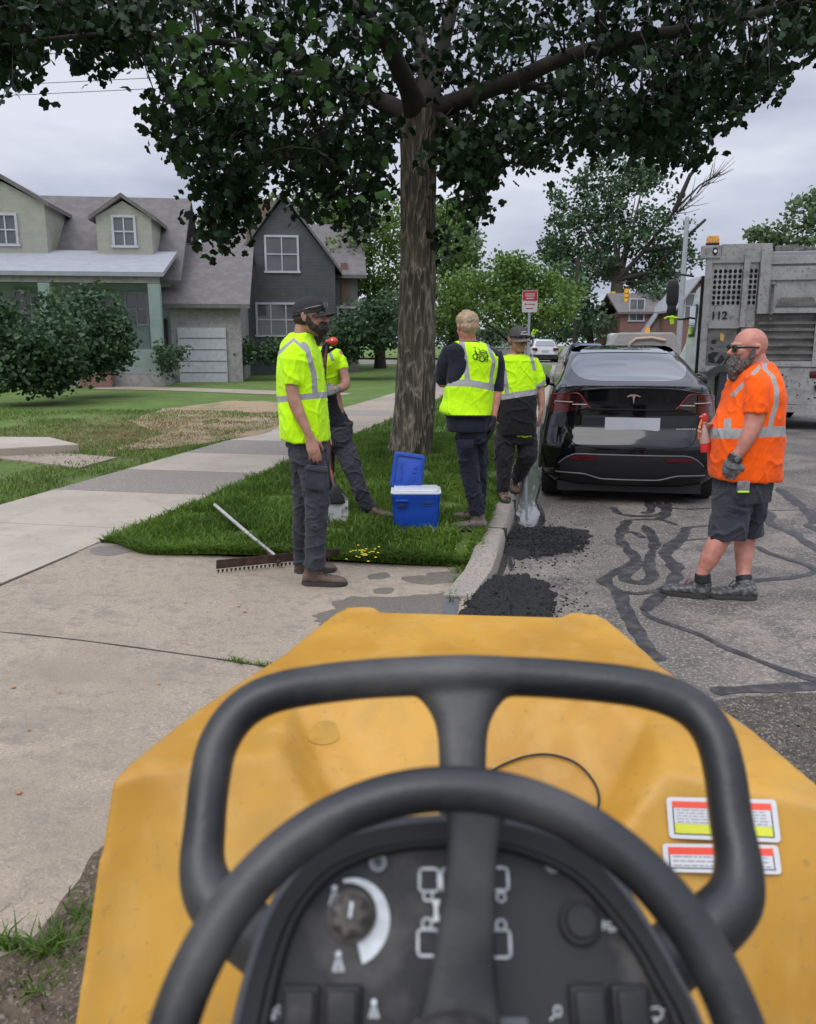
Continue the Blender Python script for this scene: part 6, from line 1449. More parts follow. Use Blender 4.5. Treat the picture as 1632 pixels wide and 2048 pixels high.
# the printed emblem on the back of the vest: letters and a small machine in line art
M_ink = mat('dark_green_ink', (.02,.045,.02), .8); q = MB()
def vp(zx, zy):
    p = p3.P(zx, zy, .03-.185); 
    o_ = vest.matrix_world
    hit, loc, nor, _ = vest.ray_cast(p3.P(zx, zy, -1.0)-worldloc(vest), (p3.P(zx, zy, 1.0)-p3.P(zx, zy, -1.0)).normalized())
    return (loc+nor*.002+worldloc(vest)) if hit else p
def ink(pts, r=.0026, closed=False):
    P = [vp(*p) for p in pts]; 
    if closed: P.append(P[0])
    q.tube(P, r, n=5)
circ = lambda cx, cy, rx, ry, n_=14: [(cx+rx*math.cos(2*math.pi*i/n_), cy+ry*math.sin(2*math.pi*i/n_)) for i in range(n_+1)]
bpy.context.view_layer.update()
ink([(408,510),(418,512),(422,555),(440,560)], .0035); ink([(412,540),(432,548)]); ink(circ(420,580,18,20), .0035); ink([(404,570),(402,585),(412,600),(430,602)], .003)
ink(circ(470,598,17,22), .0035); ink(circ(440,578,12,14)); ink([(430,602),(455,612),(480,620),(492,600)], .003); ink([(450,545),(480,530),(505,550),(518,580),(505,600)], .003)
for k in range(7): ink([(450+k*9,548-k*1.5),(456+k*9,572+k*2)], .0022)
ink([(458,560),(512,575)]); ink([(462,545),(508,560)]); ink([(495,585),(515,588),(512,618),(492,614)], .003, True); ink([(498,598),(512,602)]); ink([(440,520),(455,530),(450,545)], .0025)
q.build('vest_emblem', M_ink, vest, smooth=60, fix=False)
q = MB(); p3.stack(q, [(1125,285,520,.135,0),(1190,278,522,.13,0),(1230,282,520,.11,0)], power=2.3)
p3.limb(q, [(356,1200,84,-.01,84),(354,1270,82,-.02,80),(362,1350,80,-.01),(385,1480,74,.0),(405,1600,68,.0),(430,1720,62,.0),(436,1775,60,.0)]); p3.limb(q, [(446,1200,74,.05,76),(450,1300,68,.07,74),(455,1400,62,.08),(458,1550,54,.12),(450,1745,46,.18)])
tr3 = p3.done(q, 'trousers', M_trn, .0065, 3, wr=.015, wf=6.5, ws=(1,1,1.5))
q = MB(); q.box(p3.P(345,1245,-.165), (.13,.014,.07), R=Rm(RIGHT,FWD,UP)); q.build('pocket_flap', M_trn, tr3, bevel=.006)
shoe(p3, *ft(p3, (508,1898), (300,1890), g2, .31), .10, .11, ankle=p3.P(440,1790,0), up=mat('taupe_boot', (.12,.10,.08), .8, scale=25, var=.3)); shoe(p3, *ft(p3, (460,1850), (330,1820), g2, .30), .10, .11, ankle=p3.P(452,1750,.18), up=M_boot)
q = MB(); hand(q, hwr, p3.P(545,1170,-.04)-hwr, RIGHT*.9-FWD*.4, 1.04, .45, thumb=1, k=1.2); p3.limb(q, [(557,1050,28,-.06),(555,1075,28,-.06)]); p3.done(q, 'glove', M_glove, .004, 1)

# ---- woman in cap looking down, stepping along the kerb
f4 = G(1010, 1002, .14); p4 = Person('woman in grey cap and lime and black shirt looking down beside the black car', f4, 7.85, 3.793, 840, 560)
q = MB(); hc = p4.P(745, 452, .0); at_, R = head(q, hc, -66, -8, 1.04)
p4.limb(q, [(725,510,36,.02,38),(722,560,44,.03,40)], n=18)
p4.stack(q, [(560,650,800,.08,.03),(640,610,870,.11,.03),(800,620,880,.13,.02),(1000,600,880,.13,.0),(1160,590,880,.13,.0)])
p4.limb(q, [(866,620,38,.02),(895,700,36,.01),(910,790,33,.0),(914,850,32,-.01),(922,930,27,-.03),(918,990,21,-.05)]); hwa = p4.P(917,995,-.05); hand(q, hwa, p4.P(905,1090,-.05)-hwa, RIGHT*.8-FWD*.5, .98, .35, thumb=-1)
p4.limb(q, [(615,620,38,.02),(595,760,35,.0),(580,900,30,-.03),(575,980,22,-.05)]); hwb = p4.P(574,990,-.05); hand(q, hwb, -UP, -RIGHT, .98, .4, thumb=1)
p4.limb(q, [(650,1180,60,.0),(640,1380,46,.0),(628,1500,38,.0),(630,1610,28,.02)]); p4.limb(q, [(800,1180,60,.05),(810,1330,48,.02),(765,1430,40,.3),(725,1520,30,.55)])
p4.done(q, 'body', M_sk3, .005, 2); eyes(p4.o, at_, R, .96)
q = MB(); q.ell(at_(-.035,0,-.0), (.080,.079,.060), R, 20, 12); q.tube([at_(-.095,.03,-.01), at_(-.115,.045,-.04), at_(-.105,.05,-.085)], [.022,.030,.014], n=12)
q.tube([at_(-.01,.074,.0), at_(-.005,.074,-.03)], [.012,.006], n=8); p4.done(q, 'hair', mat('brown_hair', (.10,.05,.025), .7, scale=50, var=.4, bump=.003, bscale=150), .0045, 1, wr=.004, wf=50)
cp4 = cap(p4.o, at_, R, 1, M_capg, mat('taupe_peak', (.13,.115,.105), .85))
q = MB(); f_, l_, u_ = basis(-66, -8)
q.tube([at_(.098,-.035,.062), at_(.105,0,.060), at_(.098,.035,.062)], .006, n=6); q.tube([at_(.094,-.03,.078), at_(.098,.01,.085)], .005, n=6); q.build('cap_emblem', M_pale, cp4)
q = MB()
for sgn in (-1, 1): q.tube([at_(.108,.034*sgn,.046), at_(.098,.034*sgn,.028)], [(.006,.028),(.006,.024)], n=12, ref=f_); q.tube([at_(.095,.06*sgn,.04), at_(.0,.092*sgn,.03)], .004, n=6)
q.build('sunglasses', M_sung, cp4)
q = MB()
p4.stack(q, [(562,672,780,.065,.03),(571,650,804,.10,.03),(590,604,856,.13,.03),(620,582,890,.15,.03),(700,592,890,.16,.02),(800,605,886,.17,.01),(900,606,884,.175,0),(1000,592,884,.175,0),(1100,582,880,.17,0),(1160,578,876,.165,0),(1172,600,868,.155,0)], power=2.3)
p4.limb(q, [(850,610,44,.02),(878,670,50,.01),(900,740,50,.0),(913,808,48,.0)]); p4.limb(q, [(630,615,44,.02),(600,700,46,.01),(590,800,44,.0)])
def s4(p):
    x, y, dd = p4.zxy(p); bl = 850+(x-600)*-.02+max(0,(700-x))*.10; yb = linez([(930,600),(918,700),(895,800),(878,880)], 0); yy = 912-(x-610)*.16
    st = band(y, yy-44, yy)/100 if x < 890 else -1
    st = max(st, (17-abs(x-linez([(600,570),(628,640),(650,760),(662,890)], y)))/100 if y < yy-20 else -1, (13-abs(x-linez([(815,540),(850,600),(870,690),(872,700)], y)))/100 if y < 690 else -1)
    if x > 880: st = max(st, band(y, 775+(935-x)*.6-12, 812+(935-x)*.6-12)/100)
    return st, ((y-yy)/100 if x < 888 or y > 870 else -1)
p4.done(q, 'shirt', M_lime, .007, 3, fn=s4, wr=.012, wf=6)
q = MB(); p4.stack(q, [(1150,620,872,.14,0),(1180,640,868,.135,0),(1192,660,850,.12,0)], power=2.2); q2 = p4.done(q, 'undershirt', mat('lime_undershirt', LIME, .8), .007, 2, wr=.02, wf=12)
q = MB(); p4.stack(q, [(1150,590,872,.14,0),(1190,560,885,.13,0),(1235,562,882,.11,0)], power=2.3)
p4.limb(q, [(642,1215,84,.0,80),(640,1290,84,.0,80),(640,1360,74,.0),(634,1480,60,.0),(630,1600,52,.02)]); p4.limb(q, [(802,1210,84,.03,80),(812,1270,80,.03,78),(812,1330,74,.02),(775,1420,58,.22),(735,1500,48,.45)])
p4.done(q, 'trousers', M_trb, .007, 3, wr=.016, wf=6.5)
M_boot2 = mat('tan_and_black_boot', (.16,.10,.065), .8, scale=14, col2=(.03,.028,.026), thr=(.5,.54))
kz = lambda x, y: .138
shoe(p4, *ft(p4, (612,1655), (700,1725), kz, .28), .10, .10, ankle=p4.P(632,1610,.02), up=M_boot2); shoe(p4, *ft(p4, (690,1590), (750,1635), kz, .27), .10, .10, ankle=p4.P(722,1510,.52), up=M_boot2)

# ---- bald bearded man in orange with sunglasses
f5 = Gr(1420, 1188); p5 = Person('bald man with grey beard and sunglasses in an orange safety shirt and shorts', f5, 5.10, 3.412, 1280, 620)
q = MB(); hc = p5.P(738, 262, .0); at_, R = head(q, hc, 186, 2, 1.09)
p5.limb(q, [(770,310,78,.0,62),(775,350,86,.0,66),(785,400,110,0,72)], n=22)
p5.stack(q, [(400,690,880,.10,0),(480,660,910,.17,0),(650,600,930,.18,0),(800,540,930,.18,0),(950,520,920,.18,0),(1080,520,910,.18,0),(1180,560,880,.17,0)])
p5.limb(q, [(800,520,70,-.17),(790,620,68,-.20),(785,720,66,-.215),(765,800,63,-.22),(735,870,55,-.225),(690,950,42,-.22),(655,1000,34,-.215)]); hwl = p5.P(648,1012,-.215); hand(q, hwl, p5.P(605,1130,-.17)-hwl, -FWD*.8-RIGHT*.5, 1.12, .5, thumb=-1)
p5.limb(q, [(740,520,66,.17),(700,640,62,.2),(640,760,55,.2),(590,800,44,.14),(548,822,36,.08)]); hwr = p5.P(532,832,.06); hand(q, hwr, -RIGHT*.9+UP*.1, FWD*.8+UP*.3, 1.1, 1.0, thumb=-1)
p5.limb(q, [(650,1220,80,-.06),(625,1380,74,-.08),(570,1530,70,-.09),(520,1600,71,-.09),(478,1690,66,-.09),(436,1770,46,-.08),(420,1826,44,-.08)]); p5.limb(q, [(758,1200,80,.07),(750,1400,70,.08),(720,1540,74,.09),(712,1610,70,.09),(708,1700,58,.05),(706,1790,46,.01),(712,1840,46,-.02)])
p5.done(q, 'body', M_sk2, .0048, 2)
q = MB(); f_, l_, u_ = basis(186, 2)
q.tube([at_(.072,0,-.052), at_(.078,0,-.095), at_(.070,0,-.135), at_(.062,0,-.170), at_(.055,0,-.195)], [(.030,.050),(.042,.052),(.040,.046),(.030,.034),(.012,.016)], n=18, ref=f_)
for sgn in (-1, 1): q.tube([at_(.002,.074*sgn,-.012), at_(.014,.072*sgn,-.05), at_(.036,.060*sgn,-.085), at_(.060,.036*sgn,-.115)], [(.016,.008),(.024,.014),(.034,.022),(.038,.028)], n=12, ref=f_)
q.tube([at_(.086,-.036,-.055), at_(.103,0,-.046), at_(.086,.036,-.055)], [.008,.010,.008], n=8)
rs = random.Random(9)
for k in range(90):
    t = rs.random(); p = at_(.05+.05*rs.random()-.04*t, .05*rs.uniform(-1,1)*(1-t*.5), -.07-.12*t); q.tube([p, p+(u_*-.022+f_*rs.uniform(-.008,.014)+l_*rs.uniform(-.01,.01))], [.008,.002], n=5)
p5.done(q, 'beard', M_greyb, .0045, 1, wr=.006, wf=55)
q = MB()
for sgn in (-1, 1):
    q.tube([at_(.100,.030*sgn,.010), at_(.098,.032*sgn,-.018)], [(.007,.030),(.006,.026)], n=14, ref=f_); q.tube([at_(.098,.058*sgn,.004), at_(.06,.082*sgn,.006), at_(-.012,.088*sgn,.006), at_(-.035,.086*sgn,-.006)], [(.005,.010),(.005,.008),(.004,.006),(.003,.004)], n=8)
q.tube([at_(.104,-.012,.004), at_(.108,0,.006), at_(.104,.012,.004)], .004, n=6); q.build('sunglasses', M_sung, p5.o, smooth=60)
q = MB()
p5.stack(q, [(362,735,872,.085,0),(378,700,895,.11,0),(420,660,918,.16,0),(470,640,936,.205,0),(560,606,952,.235,0),(650,574,960,.235,0),(740,528,960,.24,0),(810,492,958,.245,0),(880,482,955,.245,0),(960,482,948,.24,0),(1060,482,942,.235,0),(1120,483,938,.23,0),(1145,490,934,.22,0)], power=2.35)
p5.limb(q, [(800,455,76,-.14,70),(800,520,84,-.185),(792,600,82,-.205),(786,660,80,-.21),(784,704,78,-.215)]); p5.limb(q, [(750,470,76,.14),(720,560,80,.19),(690,650,76,.21)])
def s5(p):
    x, y, dd = p5.zxy(p)
    arm = dd < -.12 and y < 735 and abs(x-792) < 84 and y > 440
    st = -1
    if not arm:
        c = linez([(480,0),(480,1)], 0); yb = 836+6*math.sin((x-482)/470*3.14)+(8 if x < 700 else -2)
        st = max(st, band(y, yb-32-8, yb+30)/100)
        if dd < .1: st = max(st, (17-abs(x-linez([(850,400),(905,450),(932,540),(930,640),(900,740),(885,820)], y)))/100 if y < 820 else -1)
        if dd < .05: st = max(st, (19-abs((x-640)+(y-575)*.95))/100 if (y < 592 and x < 820) else -1)
        st = max(st, (24-abs(x-598))/100 if 738 < y < 830 and dd < 0 else -1)
    elif y < 470: st = max(st, (11-abs(y-(402+abs(x-812)*.45)))/100)
    return st, -1
p5.done(q, 'shirt', M_orange, .0065, 3, fn=s5, wr=.011, wf=6, ws=(1,1,.5))
q = MB(); p5.stack(q, [(1120,530,900,.19,0),(1200,512,885,.20,0),(1290,496,862,.19,0)], power=2.3)
p5.limb(q, [(650,1250,142,-.06,110),(630,1350,138,-.08,105),(612,1450,136,-.09,100),(600,1560,132,-.09,95)], n=24); p5.limb(q, [(758,1250,112,.07,105),(755,1350,100,.08),(752,1450,92,.09),(750,1545,88,.09)], n=24)
sh5 = p5.done(q, 'shorts', M_trou, .0065, 3, wr=.015, wf=6, ws=(1,1,.7))
q = MB(); q.box(p5.P(705,1205,-.232), (.075,.018,.07), R=Rm(RIGHT,FWD,UP)); q.build('glove_cuff', M_gglove, sh5, bevel=.006)
q = MB(); q.box(p5.P(705,1240,-.240), (.07,.012,.010), R=Rm(RIGHT,FWD,UP)); q.build('cuff_trim', mat('lime_trim', LIME, .8), sh5, bevel=.002)
q = MB(); q.box(p5.P(665,1355,-.20), (.14,.012,.012), R=Rm(RIGHT,FWD,UP)@Matrix.Rotation(.18,3,'Y')); q.build('pocket_edge', M_trou, sh5, bevel=.003)
q = MB(); hand(q, hwl, p5.P(605,1130,-.17)-hwl, -FWD*.8-RIGHT*.5, 1.14, .5, thumb=-1, k=1.2); p5.limb(q, [(645,1035,40,-.213),(635,1075,44,-.205)]); p5.done(q, 'glove', M_gglove, .004, 1)
q = MB(); c = p5.P(648,1014,-.215); dv = (p5.P(690,950,-.22)-c).normalized(); q.tube([c-dv*.014, c+dv*.014], .044, n=24, flat=True); q.build('watch_strap', M_black, p5.o, smooth=50)
q = MB(); q.box(c-FWD*.045-RIGHT*.006, (.030,.010,.034), R=Rm(RIGHT,FWD,UP)@Matrix.Rotation(-.5,3,'Y')); q.build('watch', mat('watch_case', (.2,.2,.21), .25, metal=.7), p5.o, bevel=.004)
for L_ in ([(428,1795,52,-.08),(428,1856,58,-.08)], [(706,1810,54,.0),(714,1862,58,-.02)]):
    q = MB(); p5.limb(q, L_, n=18); p5.done(q, 'sock', M_black, .006, 2)
rz5 = lambda x, y: roadz(x, y)+.004
b_ = shoe(p5, *ft(p5, (470,1966), (150,1925), rz5, .31), .10, .12, 'trail_shoe', M_shoe, M_sole, ankle=p5.P(436,1858,-.08), hi=True); b_ = shoe(p5, *ft(p5, (795,1972), (475,1955), rz5, .31), .105, .12, 'trail_shoe', M_shoe, M_sole, ankle=p5.P(722,1862,-.02))
# spray bottle in his far hand
sc5 = lambda zx, zy, dd=.02: p5.P(zx, zy, dd); sbp = sc5(444, 965); bt = empty('spray_bottle', sbp, 'translucent spray bottle with red liquid held in front of the orange shirt', 'bottle')
M_bot = mat('hazy_plastic', (.62,.42,.38), .3, trans=.35, var=.05); M_liq = mat('red_liquid', (.75,.05,.05), .25, trans=.2, var=.1)
S5 = p5.m(1); ax = (sc5(440, 720)-sc5(444, 965)).normalized()
def rt(name, rows, m_): 
    q = MB(); q.tube([sc5(x, y) for x, y, r in rows], [r*S5 for x, y, r in rows], n=20, flat=True); return q.build(name, m_, bt, smooth=50)
rt('bottle', [(443,905,35),(440,880,34),(438,850,30),(438,815,22),(440,790,14),(440,770,13)], M_bot); rt('liquid', [(445,966,30),(444,960,33),(443,906,34)], M_liq)
rt('collar', [(440,772,18),(440,750,18)], M_bot)
q = MB(); q.tube([sc5(440,752), sc5(440,722)], [.02,.018], n=10); q.tube([sc5(450,730), sc5(425,728), sc5(412,732)], [.014,.012,.010], n=10); q.build('spray_head', M_redp, bt, smooth=60)
q = MB(); q.tube([sc5(424,745), sc5(415,770), sc5(406,800), sc5(402,880)], [.008,.009,.008,.006], n=8); q.build('trigger', mat('orange_plastic', (.8,.16,.03), .4), bt, smooth=60)
# ------------------------------------------------------------------ the road roller in the foreground; its own frame: x right, y forward, z up, origin on the ground under the steering wheel
RH = math.radians(4.75)                                     # its heading, right of the line of sight
ro = RIGHT*.029+FWD*.385
roller = empty('road_roller', (ro.x, ro.y, 0), 'yellow road roller in the foreground seen over its black steering wheel and hood', 'road roller', rz=YAW-RH)
RX = RIGHT*math.cos(RH)-FWD*math.sin(RH); RY = FWD*math.cos(RH)+RIGHT*math.sin(RH)
def inR(p): q = p-ro; return Vector((q.dot(RX), q.dot(RY), q.z))
def rr(px, py):
    r = ray(px, py); v = Vector(r[:3]); return inR(Vector((0, 0, CAMH))), Vector((v.dot(RX), v.dot(RY), v.z))
def rd(px, py, dist):                                       # point at true axial distance
    o, v = rr(px, py); return o+v/F*dist
def yellow():
    m, n, b, N, L = nodes('machine_yellow'); t = N('ShaderNodeTexCoord')
    z = N('ShaderNodeTexNoise'); z.inputs['Scale'].default_value = 3; z.inputs['Detail'].default_value = 6; L(t.outputs['Object'], z.inputs['Vector'])
    r = N('ShaderNodeValToRGB'); e = r.color_ramp.elements; e[0].position = .35; e[0].color = (.37,.18,.014,1); e[1].position = .65; e[1].color = (.50,.265,.032,1); L(z.outputs['Fac'], r.inputs[0])
    mp = N('ShaderNodeMapping'); mp.inputs['Scale'].default_value = (9, 9, .8); L(t.outputs['Object'], mp.inputs[0])
    z2 = N('ShaderNodeTexNoise'); z2.inputs['Scale'].default_value = 2; z2.inputs['Detail'].default_value = 5; L(mp.outputs[0], z2.inputs['Vector'])
    mr = N('ShaderNodeMapRange'); mr.inputs['From Min'].default_value = .5; mr.inputs['From Max'].default_value = .75; mr.inputs['To Max'].default_value = .4; L(z2.outputs['Fac'], mr.inputs[0])
    x = N('ShaderNodeMix'); x.data_type = 'RGBA'; L(mr.outputs[0], x.inputs[0]); L(r.outputs[0], x.inputs[6]); x.inputs[7].default_value = (.53,.33,.10,1)
    z3 = N('ShaderNodeTexNoise'); z3.inputs['Scale'].default_value = 60; z3.inputs['Detail'].default_value = 3; L(t.outputs['Object'], z3.inputs['Vector'])
    mr3 = N('ShaderNodeMapRange'); mr3.inputs['From Min'].default_value = .64; mr3.inputs['From Max'].default_value = .72; mr3.inputs['To Max'].default_value = .5; L(z3.outputs['Fac'], mr3.inputs[0])
    x2 = N('ShaderNodeMix'); x2.data_type = 'RGBA'; L(mr3.outputs[0], x2.inputs[0]); L(x.outputs[2], x2.inputs[6]); x2.inputs[7].default_value = (.25,.15,.05,1)
    z4 = N('ShaderNodeTexNoise'); z4.inputs['Scale'].default_value = 5.5; z4.inputs['Detail'].default_value = 9; z4.inputs['Roughness'].default_value = .68; z4.inputs['Distortion'].default_value = .6; L(t.outputs['Object'], z4.inputs['Vector'])
    m4 = N('ShaderNodeMapRange'); m4.inputs['From Min'].default_value = .52; m4.inputs['From Max'].default_value = .72; m4.inputs['To Max'].default_value = .55; L(z4.outputs['Fac'], m4.inputs[0])
    x4 = N('ShaderNodeMix'); x4.data_type = 'RGBA'; L(m4.outputs[0], x4.inputs[0]); L(x2.outputs[2], x4.inputs[6]); x4.inputs[7].default_value = (.33,.20,.05,1); x2 = x4
    L(x2.outputs[2], b.inputs['Base Color']); rf = N('ShaderNodeMapRange'); rf.inputs['To Min'].default_value = .32; rf.inputs['To Max'].default_value = .55; L(z.outputs['Fac'], rf.inputs[0]); L(rf.outputs[0], b.inputs['Roughness'])
    b.inputs['Specular IOR Level'].default_value = .4; return m
M_yl = yellow()
M_rub = mat('dark_rubber', (.013,.0138,.0155), .42, scale=9, var=.25, bump=.00035, bscale=260, rvar=.14, col2=(.075,.073,.07), thr=(.48,.78), spec=.5, detail=8)
M_pan = mat('panel_plastic', (.019,.019,.021), .5, scale=14, col2=(.15,.14,.13), thr=(.5,.76), bump=.0002, bscale=400, rvar=.15, spec=.35, detail=8)
M_hous = mat('grey_housing', (.085,.09,.10), .5, scale=8, var=.2, bump=.001, bscale=90); M_print = mat('white_print', (.62,.66,.68), .6, var=.15, scale=120); M_knob = mat('dusty_knob', (.055,.048,.04), .6, scale=40, col2=(.13,.115,.10), thr=(.4,.65)); M_silver = mat('dull_silver', (.16,.165,.175), .4, metal=.8)
CXR = 0.0
def sy(pts): return [(x+CXR, y, z) for x, y, z in pts]
# hood: deck outline (half), rear wall and flanks
half = [(.0,1.53,.985),(.215,1.53,.985),(.245,1.535,1.002),(.305,1.53,.998),(.335,1.50,.985),(.395,1.26,.978),(.50,.985,.968),(.538,.815,.965),(.555,.735,.962)]
wall = [(.485,.765,.966),(.31,.83,.968),(.325,1.015,.976),(.27,1.04,.978),(.0,1.045,.98)]
bot = [(.57,.465,.45),(.49,.479,.45),(.04,.479,.45),(.0,.479,.45)]; rb = (.04,.609,.66); rc = (.0,.609,.66)
side = [(.0,1.62,.5),(.215,1.62,.5),(.245,1.62,.5),(.305,1.62,.5),(.37,1.60,.5),(.43,1.3,.5),(.53,1.0,.5),(.565,.80,.46)]
q = LB(); V = {}
def vid(p):
    k = tuple(round(c, 5) for c in p)
    if k not in V: V[k] = len(q.v); q.v.append(k)
    return V[k]
def face(*ps): q.f.append(tuple(vid(p) for p in ps)); q.m.append(0)
mir = lambda p: (-p[0], p[1], p[2])
def both(*ps):
    face(*ps); face(*[mir(p) for p in reversed(ps)])
# deck triangulated as strips between outline and wall top
both(half[0], half[1], wall[3], wall[4]); both(half[1], half[2], half[3], half[4]); both(half[1], half[4], wall[3])
both(half[4], half[5], wall[2], wall[3]); both(half[5], half[6], wall[2]); both(half[6], half[7], wall[1], wall[2]); both(half[7], half[8], wall[0], wall[1])
both(half[8], wall[0], bot[1], bot[0]); both(wall[0], wall[1], rb, bot[2], bot[1]); both(rb, rc, bot[3], bot[2]); both(wall[1], wall[2], rb); both(wall[2], wall[3], wall[4], rc, rb)
for i in range(7): both(half[i], half[i+1], side[i+1], side[i])
both(half[7], half[8], bot[0], side[7])
hood = None
both(*side, bot[0], bot[1], bot[2], bot[3])
q.v = [(x*1.035, y+.012, z+.004) for x, y, z in q.v]
me = remesh(q, .0075, 14, fac=.6)
hood = link('hood', me, M_yl, roller, 180)
# lower fender on the left and right of the platform
# chassis, platform, drums
q = LB(); q.span((-.5, -.75, .38), (.5, .55, .46)); q.build('platform', M_black, roller, smooth=None, bevel=.01)
q = LB(); q.span((-.36, .5, .35), (.36, 1.55, .5)); q.build('chassis', M_black, roller, smooth=None, bevel=.01)
for y in (1.15, -.75):
    q = LB(); q.tube([(-.48, y, .33), (-.46, y, .33), (.46, y, .33), (.48, y, .33)], [.31, .325, .325, .31], n=48, flat=True, ref=(0,1,0)); q.build('drum', mat('drum_steel', (.12,.115,.11), .5, metal=.6, scale=6, var=.3), roller, smooth=40)
q = LB(); q.span((-.25, -.75, .46), (.25, -.35, .62)); q.build('seat_base', M_black, roller, smooth=None, bevel=.02)

# steering wheel plane
EL = math.radians(38.56); AZ = math.radians(-.37)
nw = RIGHT*(math.cos(EL)*math.sin(AZ))+FWD*(-math.cos(EL)*math.cos(AZ))+UP*math.sin(EL)
nw = Vector((nw.dot(RX), nw.dot(RY), nw.z)); wc = Vector((0, 0, 1.218)); wx = UP.cross(nw).normalized(); wy = nw.cross(wx)
def onp(px, py, off=0):                                     # where a line of sight meets the plane 'off' below the wheel; plane coordinates
    o, v = rr(px, py); t = (wc-nw*off-o).dot(nw)/v.dot(nw); p = o+v*t-wc; return p.dot(wx), p.dot(wy)
def pl(x, y, off=0): return wc+wx*x+wy*y-nw*off
R_o = .19; r_t = .0152
q = LB(); rings = []
N_ = 120
for i in range(N_):
    a = 2*math.pi*i/N_; c = Vector((math.cos(a), math.sin(a))); ring = []
    for k in range(20):
        b = 2*math.pi*k/20; grip = 1+.05*max(0, math.cos(b*1))*0
        rr_ = (R_o-r_t)+r_t*math.cos(b); ring.append(pl(c.x*rr_, c.y*rr_, -r_t*math.sin(b)*1.0))
    rings.append(ring)
rings.append(rings[0]); q.loft(rings, cap=False); sw = q.build('steering_wheel', M_rub, roller, smooth=180)
# broad flat spoke running from the top of the rim to the hub, flaring where it joins the rim
def spoke(ang, dist_=True):
    q = LB(); rings = []; ca, sa = math.cos(ang), math.sin(ang)
    for r_, hw_, dz, th in ((.170,.032,.004,.008),(.164,.024,.006,.009),(.155,.0185,.010,.010),(.140,.0170,.014,.010),(.110,.0175,.020,.010),(.075,.020,.028,.010),(.04,.026,.034,.010),(.0,.030,.036,.010)):
        ring = []
        for k in range(20):
            b = 2*math.pi*k/20; u = hw_*math.copysign(abs(math.cos(b))**.5, math.cos(b)); z = th*math.copysign(abs(math.sin(b))**.6, math.sin(b))
            ring.append(pl(ca*r_-sa*u, sa*r_+ca*u, dz-z))
        rings.append(ring)
    q.loft(rings); return q.build('spoke', M_rub, sw, smooth=60)
sx0, sy0 = onp(950, 1660); A0 = math.atan2(sy0, sx0)
for k in range(3): spoke(A0+k*2.0944)
q = LB(); q.tube([pl(0,0,.055), pl(0,0,.012), pl(0,0,.004)], [.045,.045,.036], n=36, ref=wx); q.build('hub_cap', M_pan, sw, smooth=50)

# dashboard console: housing rim, sunken face
def Pp(pts, off): return [onp(px, py, off) for px, py in pts]
H1 = .060; H2 = .072
outl = Pp([(405,2300),(459,2048),(487,1940),(522,1835),(568,1755),(625,1695),(700,1656),(800,1634),(900,1627),(1010,1632),(1100,1655),(1190,1700),(1255,1770),(1318,1868),(1370,1960),(1413,2048),(1500,2300)], H1)
inl = Pp([(480,2300),(528,2048),(552,1940),(582,1850),(618,1790),(668,1740),(740,1706),(820,1690),(910,1684),(1000,1690),(1075,1712),(1145,1748),(1200,1800),(1262,1880),(1308,1960),(1352,2048),(1430,2300)], H2)
def smoothpoly(P, s=4):
    Q = []
    for i in range(len(P)-1):
        p0, p1, p2, p3 = [Vector((*P[min(max(j, 0), len(P)-1)], 0)) for j in (i-1, i, i+1, i+2)]
        for k in range(s):
            t = k/s; v = .5*((2*p1)+(p2-p0)*t+(2*p0-5*p1+4*p2-p3)*t*t+(3*p1-p0-3*p2+p3)*t**3); Q.append((v.x, v.y))
    Q.append(P[-1]); return Q
O_ = smoothpoly(outl); I_ = smoothpoly(inl); n = len(O_)
cxo = (sum(p[0] for p in O_)/n, sum(p[1] for p in O_)/n)
def scaled(P, k): return [(cxo[0]+(x-cxo[0])*k, cxo[1]+(y-cxo[1])*k) for x, y in P]
q = LB(); lay = [(scaled(O_, .97), .26), (scaled(O_, 1.0), .085), (scaled(O_, 1.0), .066), (scaled(O_, .985), H1-.001), ([((a[0]*.72+b[0]*.28), (a[1]*.72+b[1]*.28)) for a, b in zip(O_, I_)], H1), (scaled(I_, 1.03), H1+.002), (I_, H2), ]
rings = [[pl(x, y, off) for x, y in P] for P, off in lay]
q.loft(rings[:5], cap=False, closed=True); dash = q.build('dashboard', M_hous, roller, smooth=40)
q = LB(); q.loft(rings[4:], cap=False, closed=True); q.build('panel_surround', M_black, dash, smooth=40)
q = LB(); q.f = []; vs = [pl(x, y, H2+.0005) for x, y in scaled(I_, 1.01)]; q.add(vs, [tuple(range(len(vs)))]); pan = q.build('panel', M_pan, dash, smooth=None)
# black lip round the sunken face
q = LB(); q.tube([pl(x, y, H2-.004) for x, y in scaled(I_, 1.0)], .0045, n=8); q.build('seal', M_black, dash, smooth=60)
def disc(name, px, py, r, h, m_, par, off=H2, n=28, taper=.92, cen=None):
    x, y = cen or onp(px, py, off); q = LB(); q.tube([pl(x, y, off+.002), pl(x, y, off-h*.8), pl(x, y, off-h)], [r, r, r*taper], n=n, flat=True, ref=wx); return q.build(name, m_, par, smooth=35)
pxm = (Vector(pl(*onp(900,1850,H2), H2))-Vector(pl(*onp(1000,1850,H2), H2))).length/100     # metres per pixel on the panel
for px, py in ((756,1725),(1106,1728)):
    w_ = disc('washer', px, py, 19*pxm, .002, M_silver, pan); disc('screw', px, py, 11*pxm, .004, M_hous, w_); disc('socket', px, py, 5*pxm, .0045, M_black, w_)
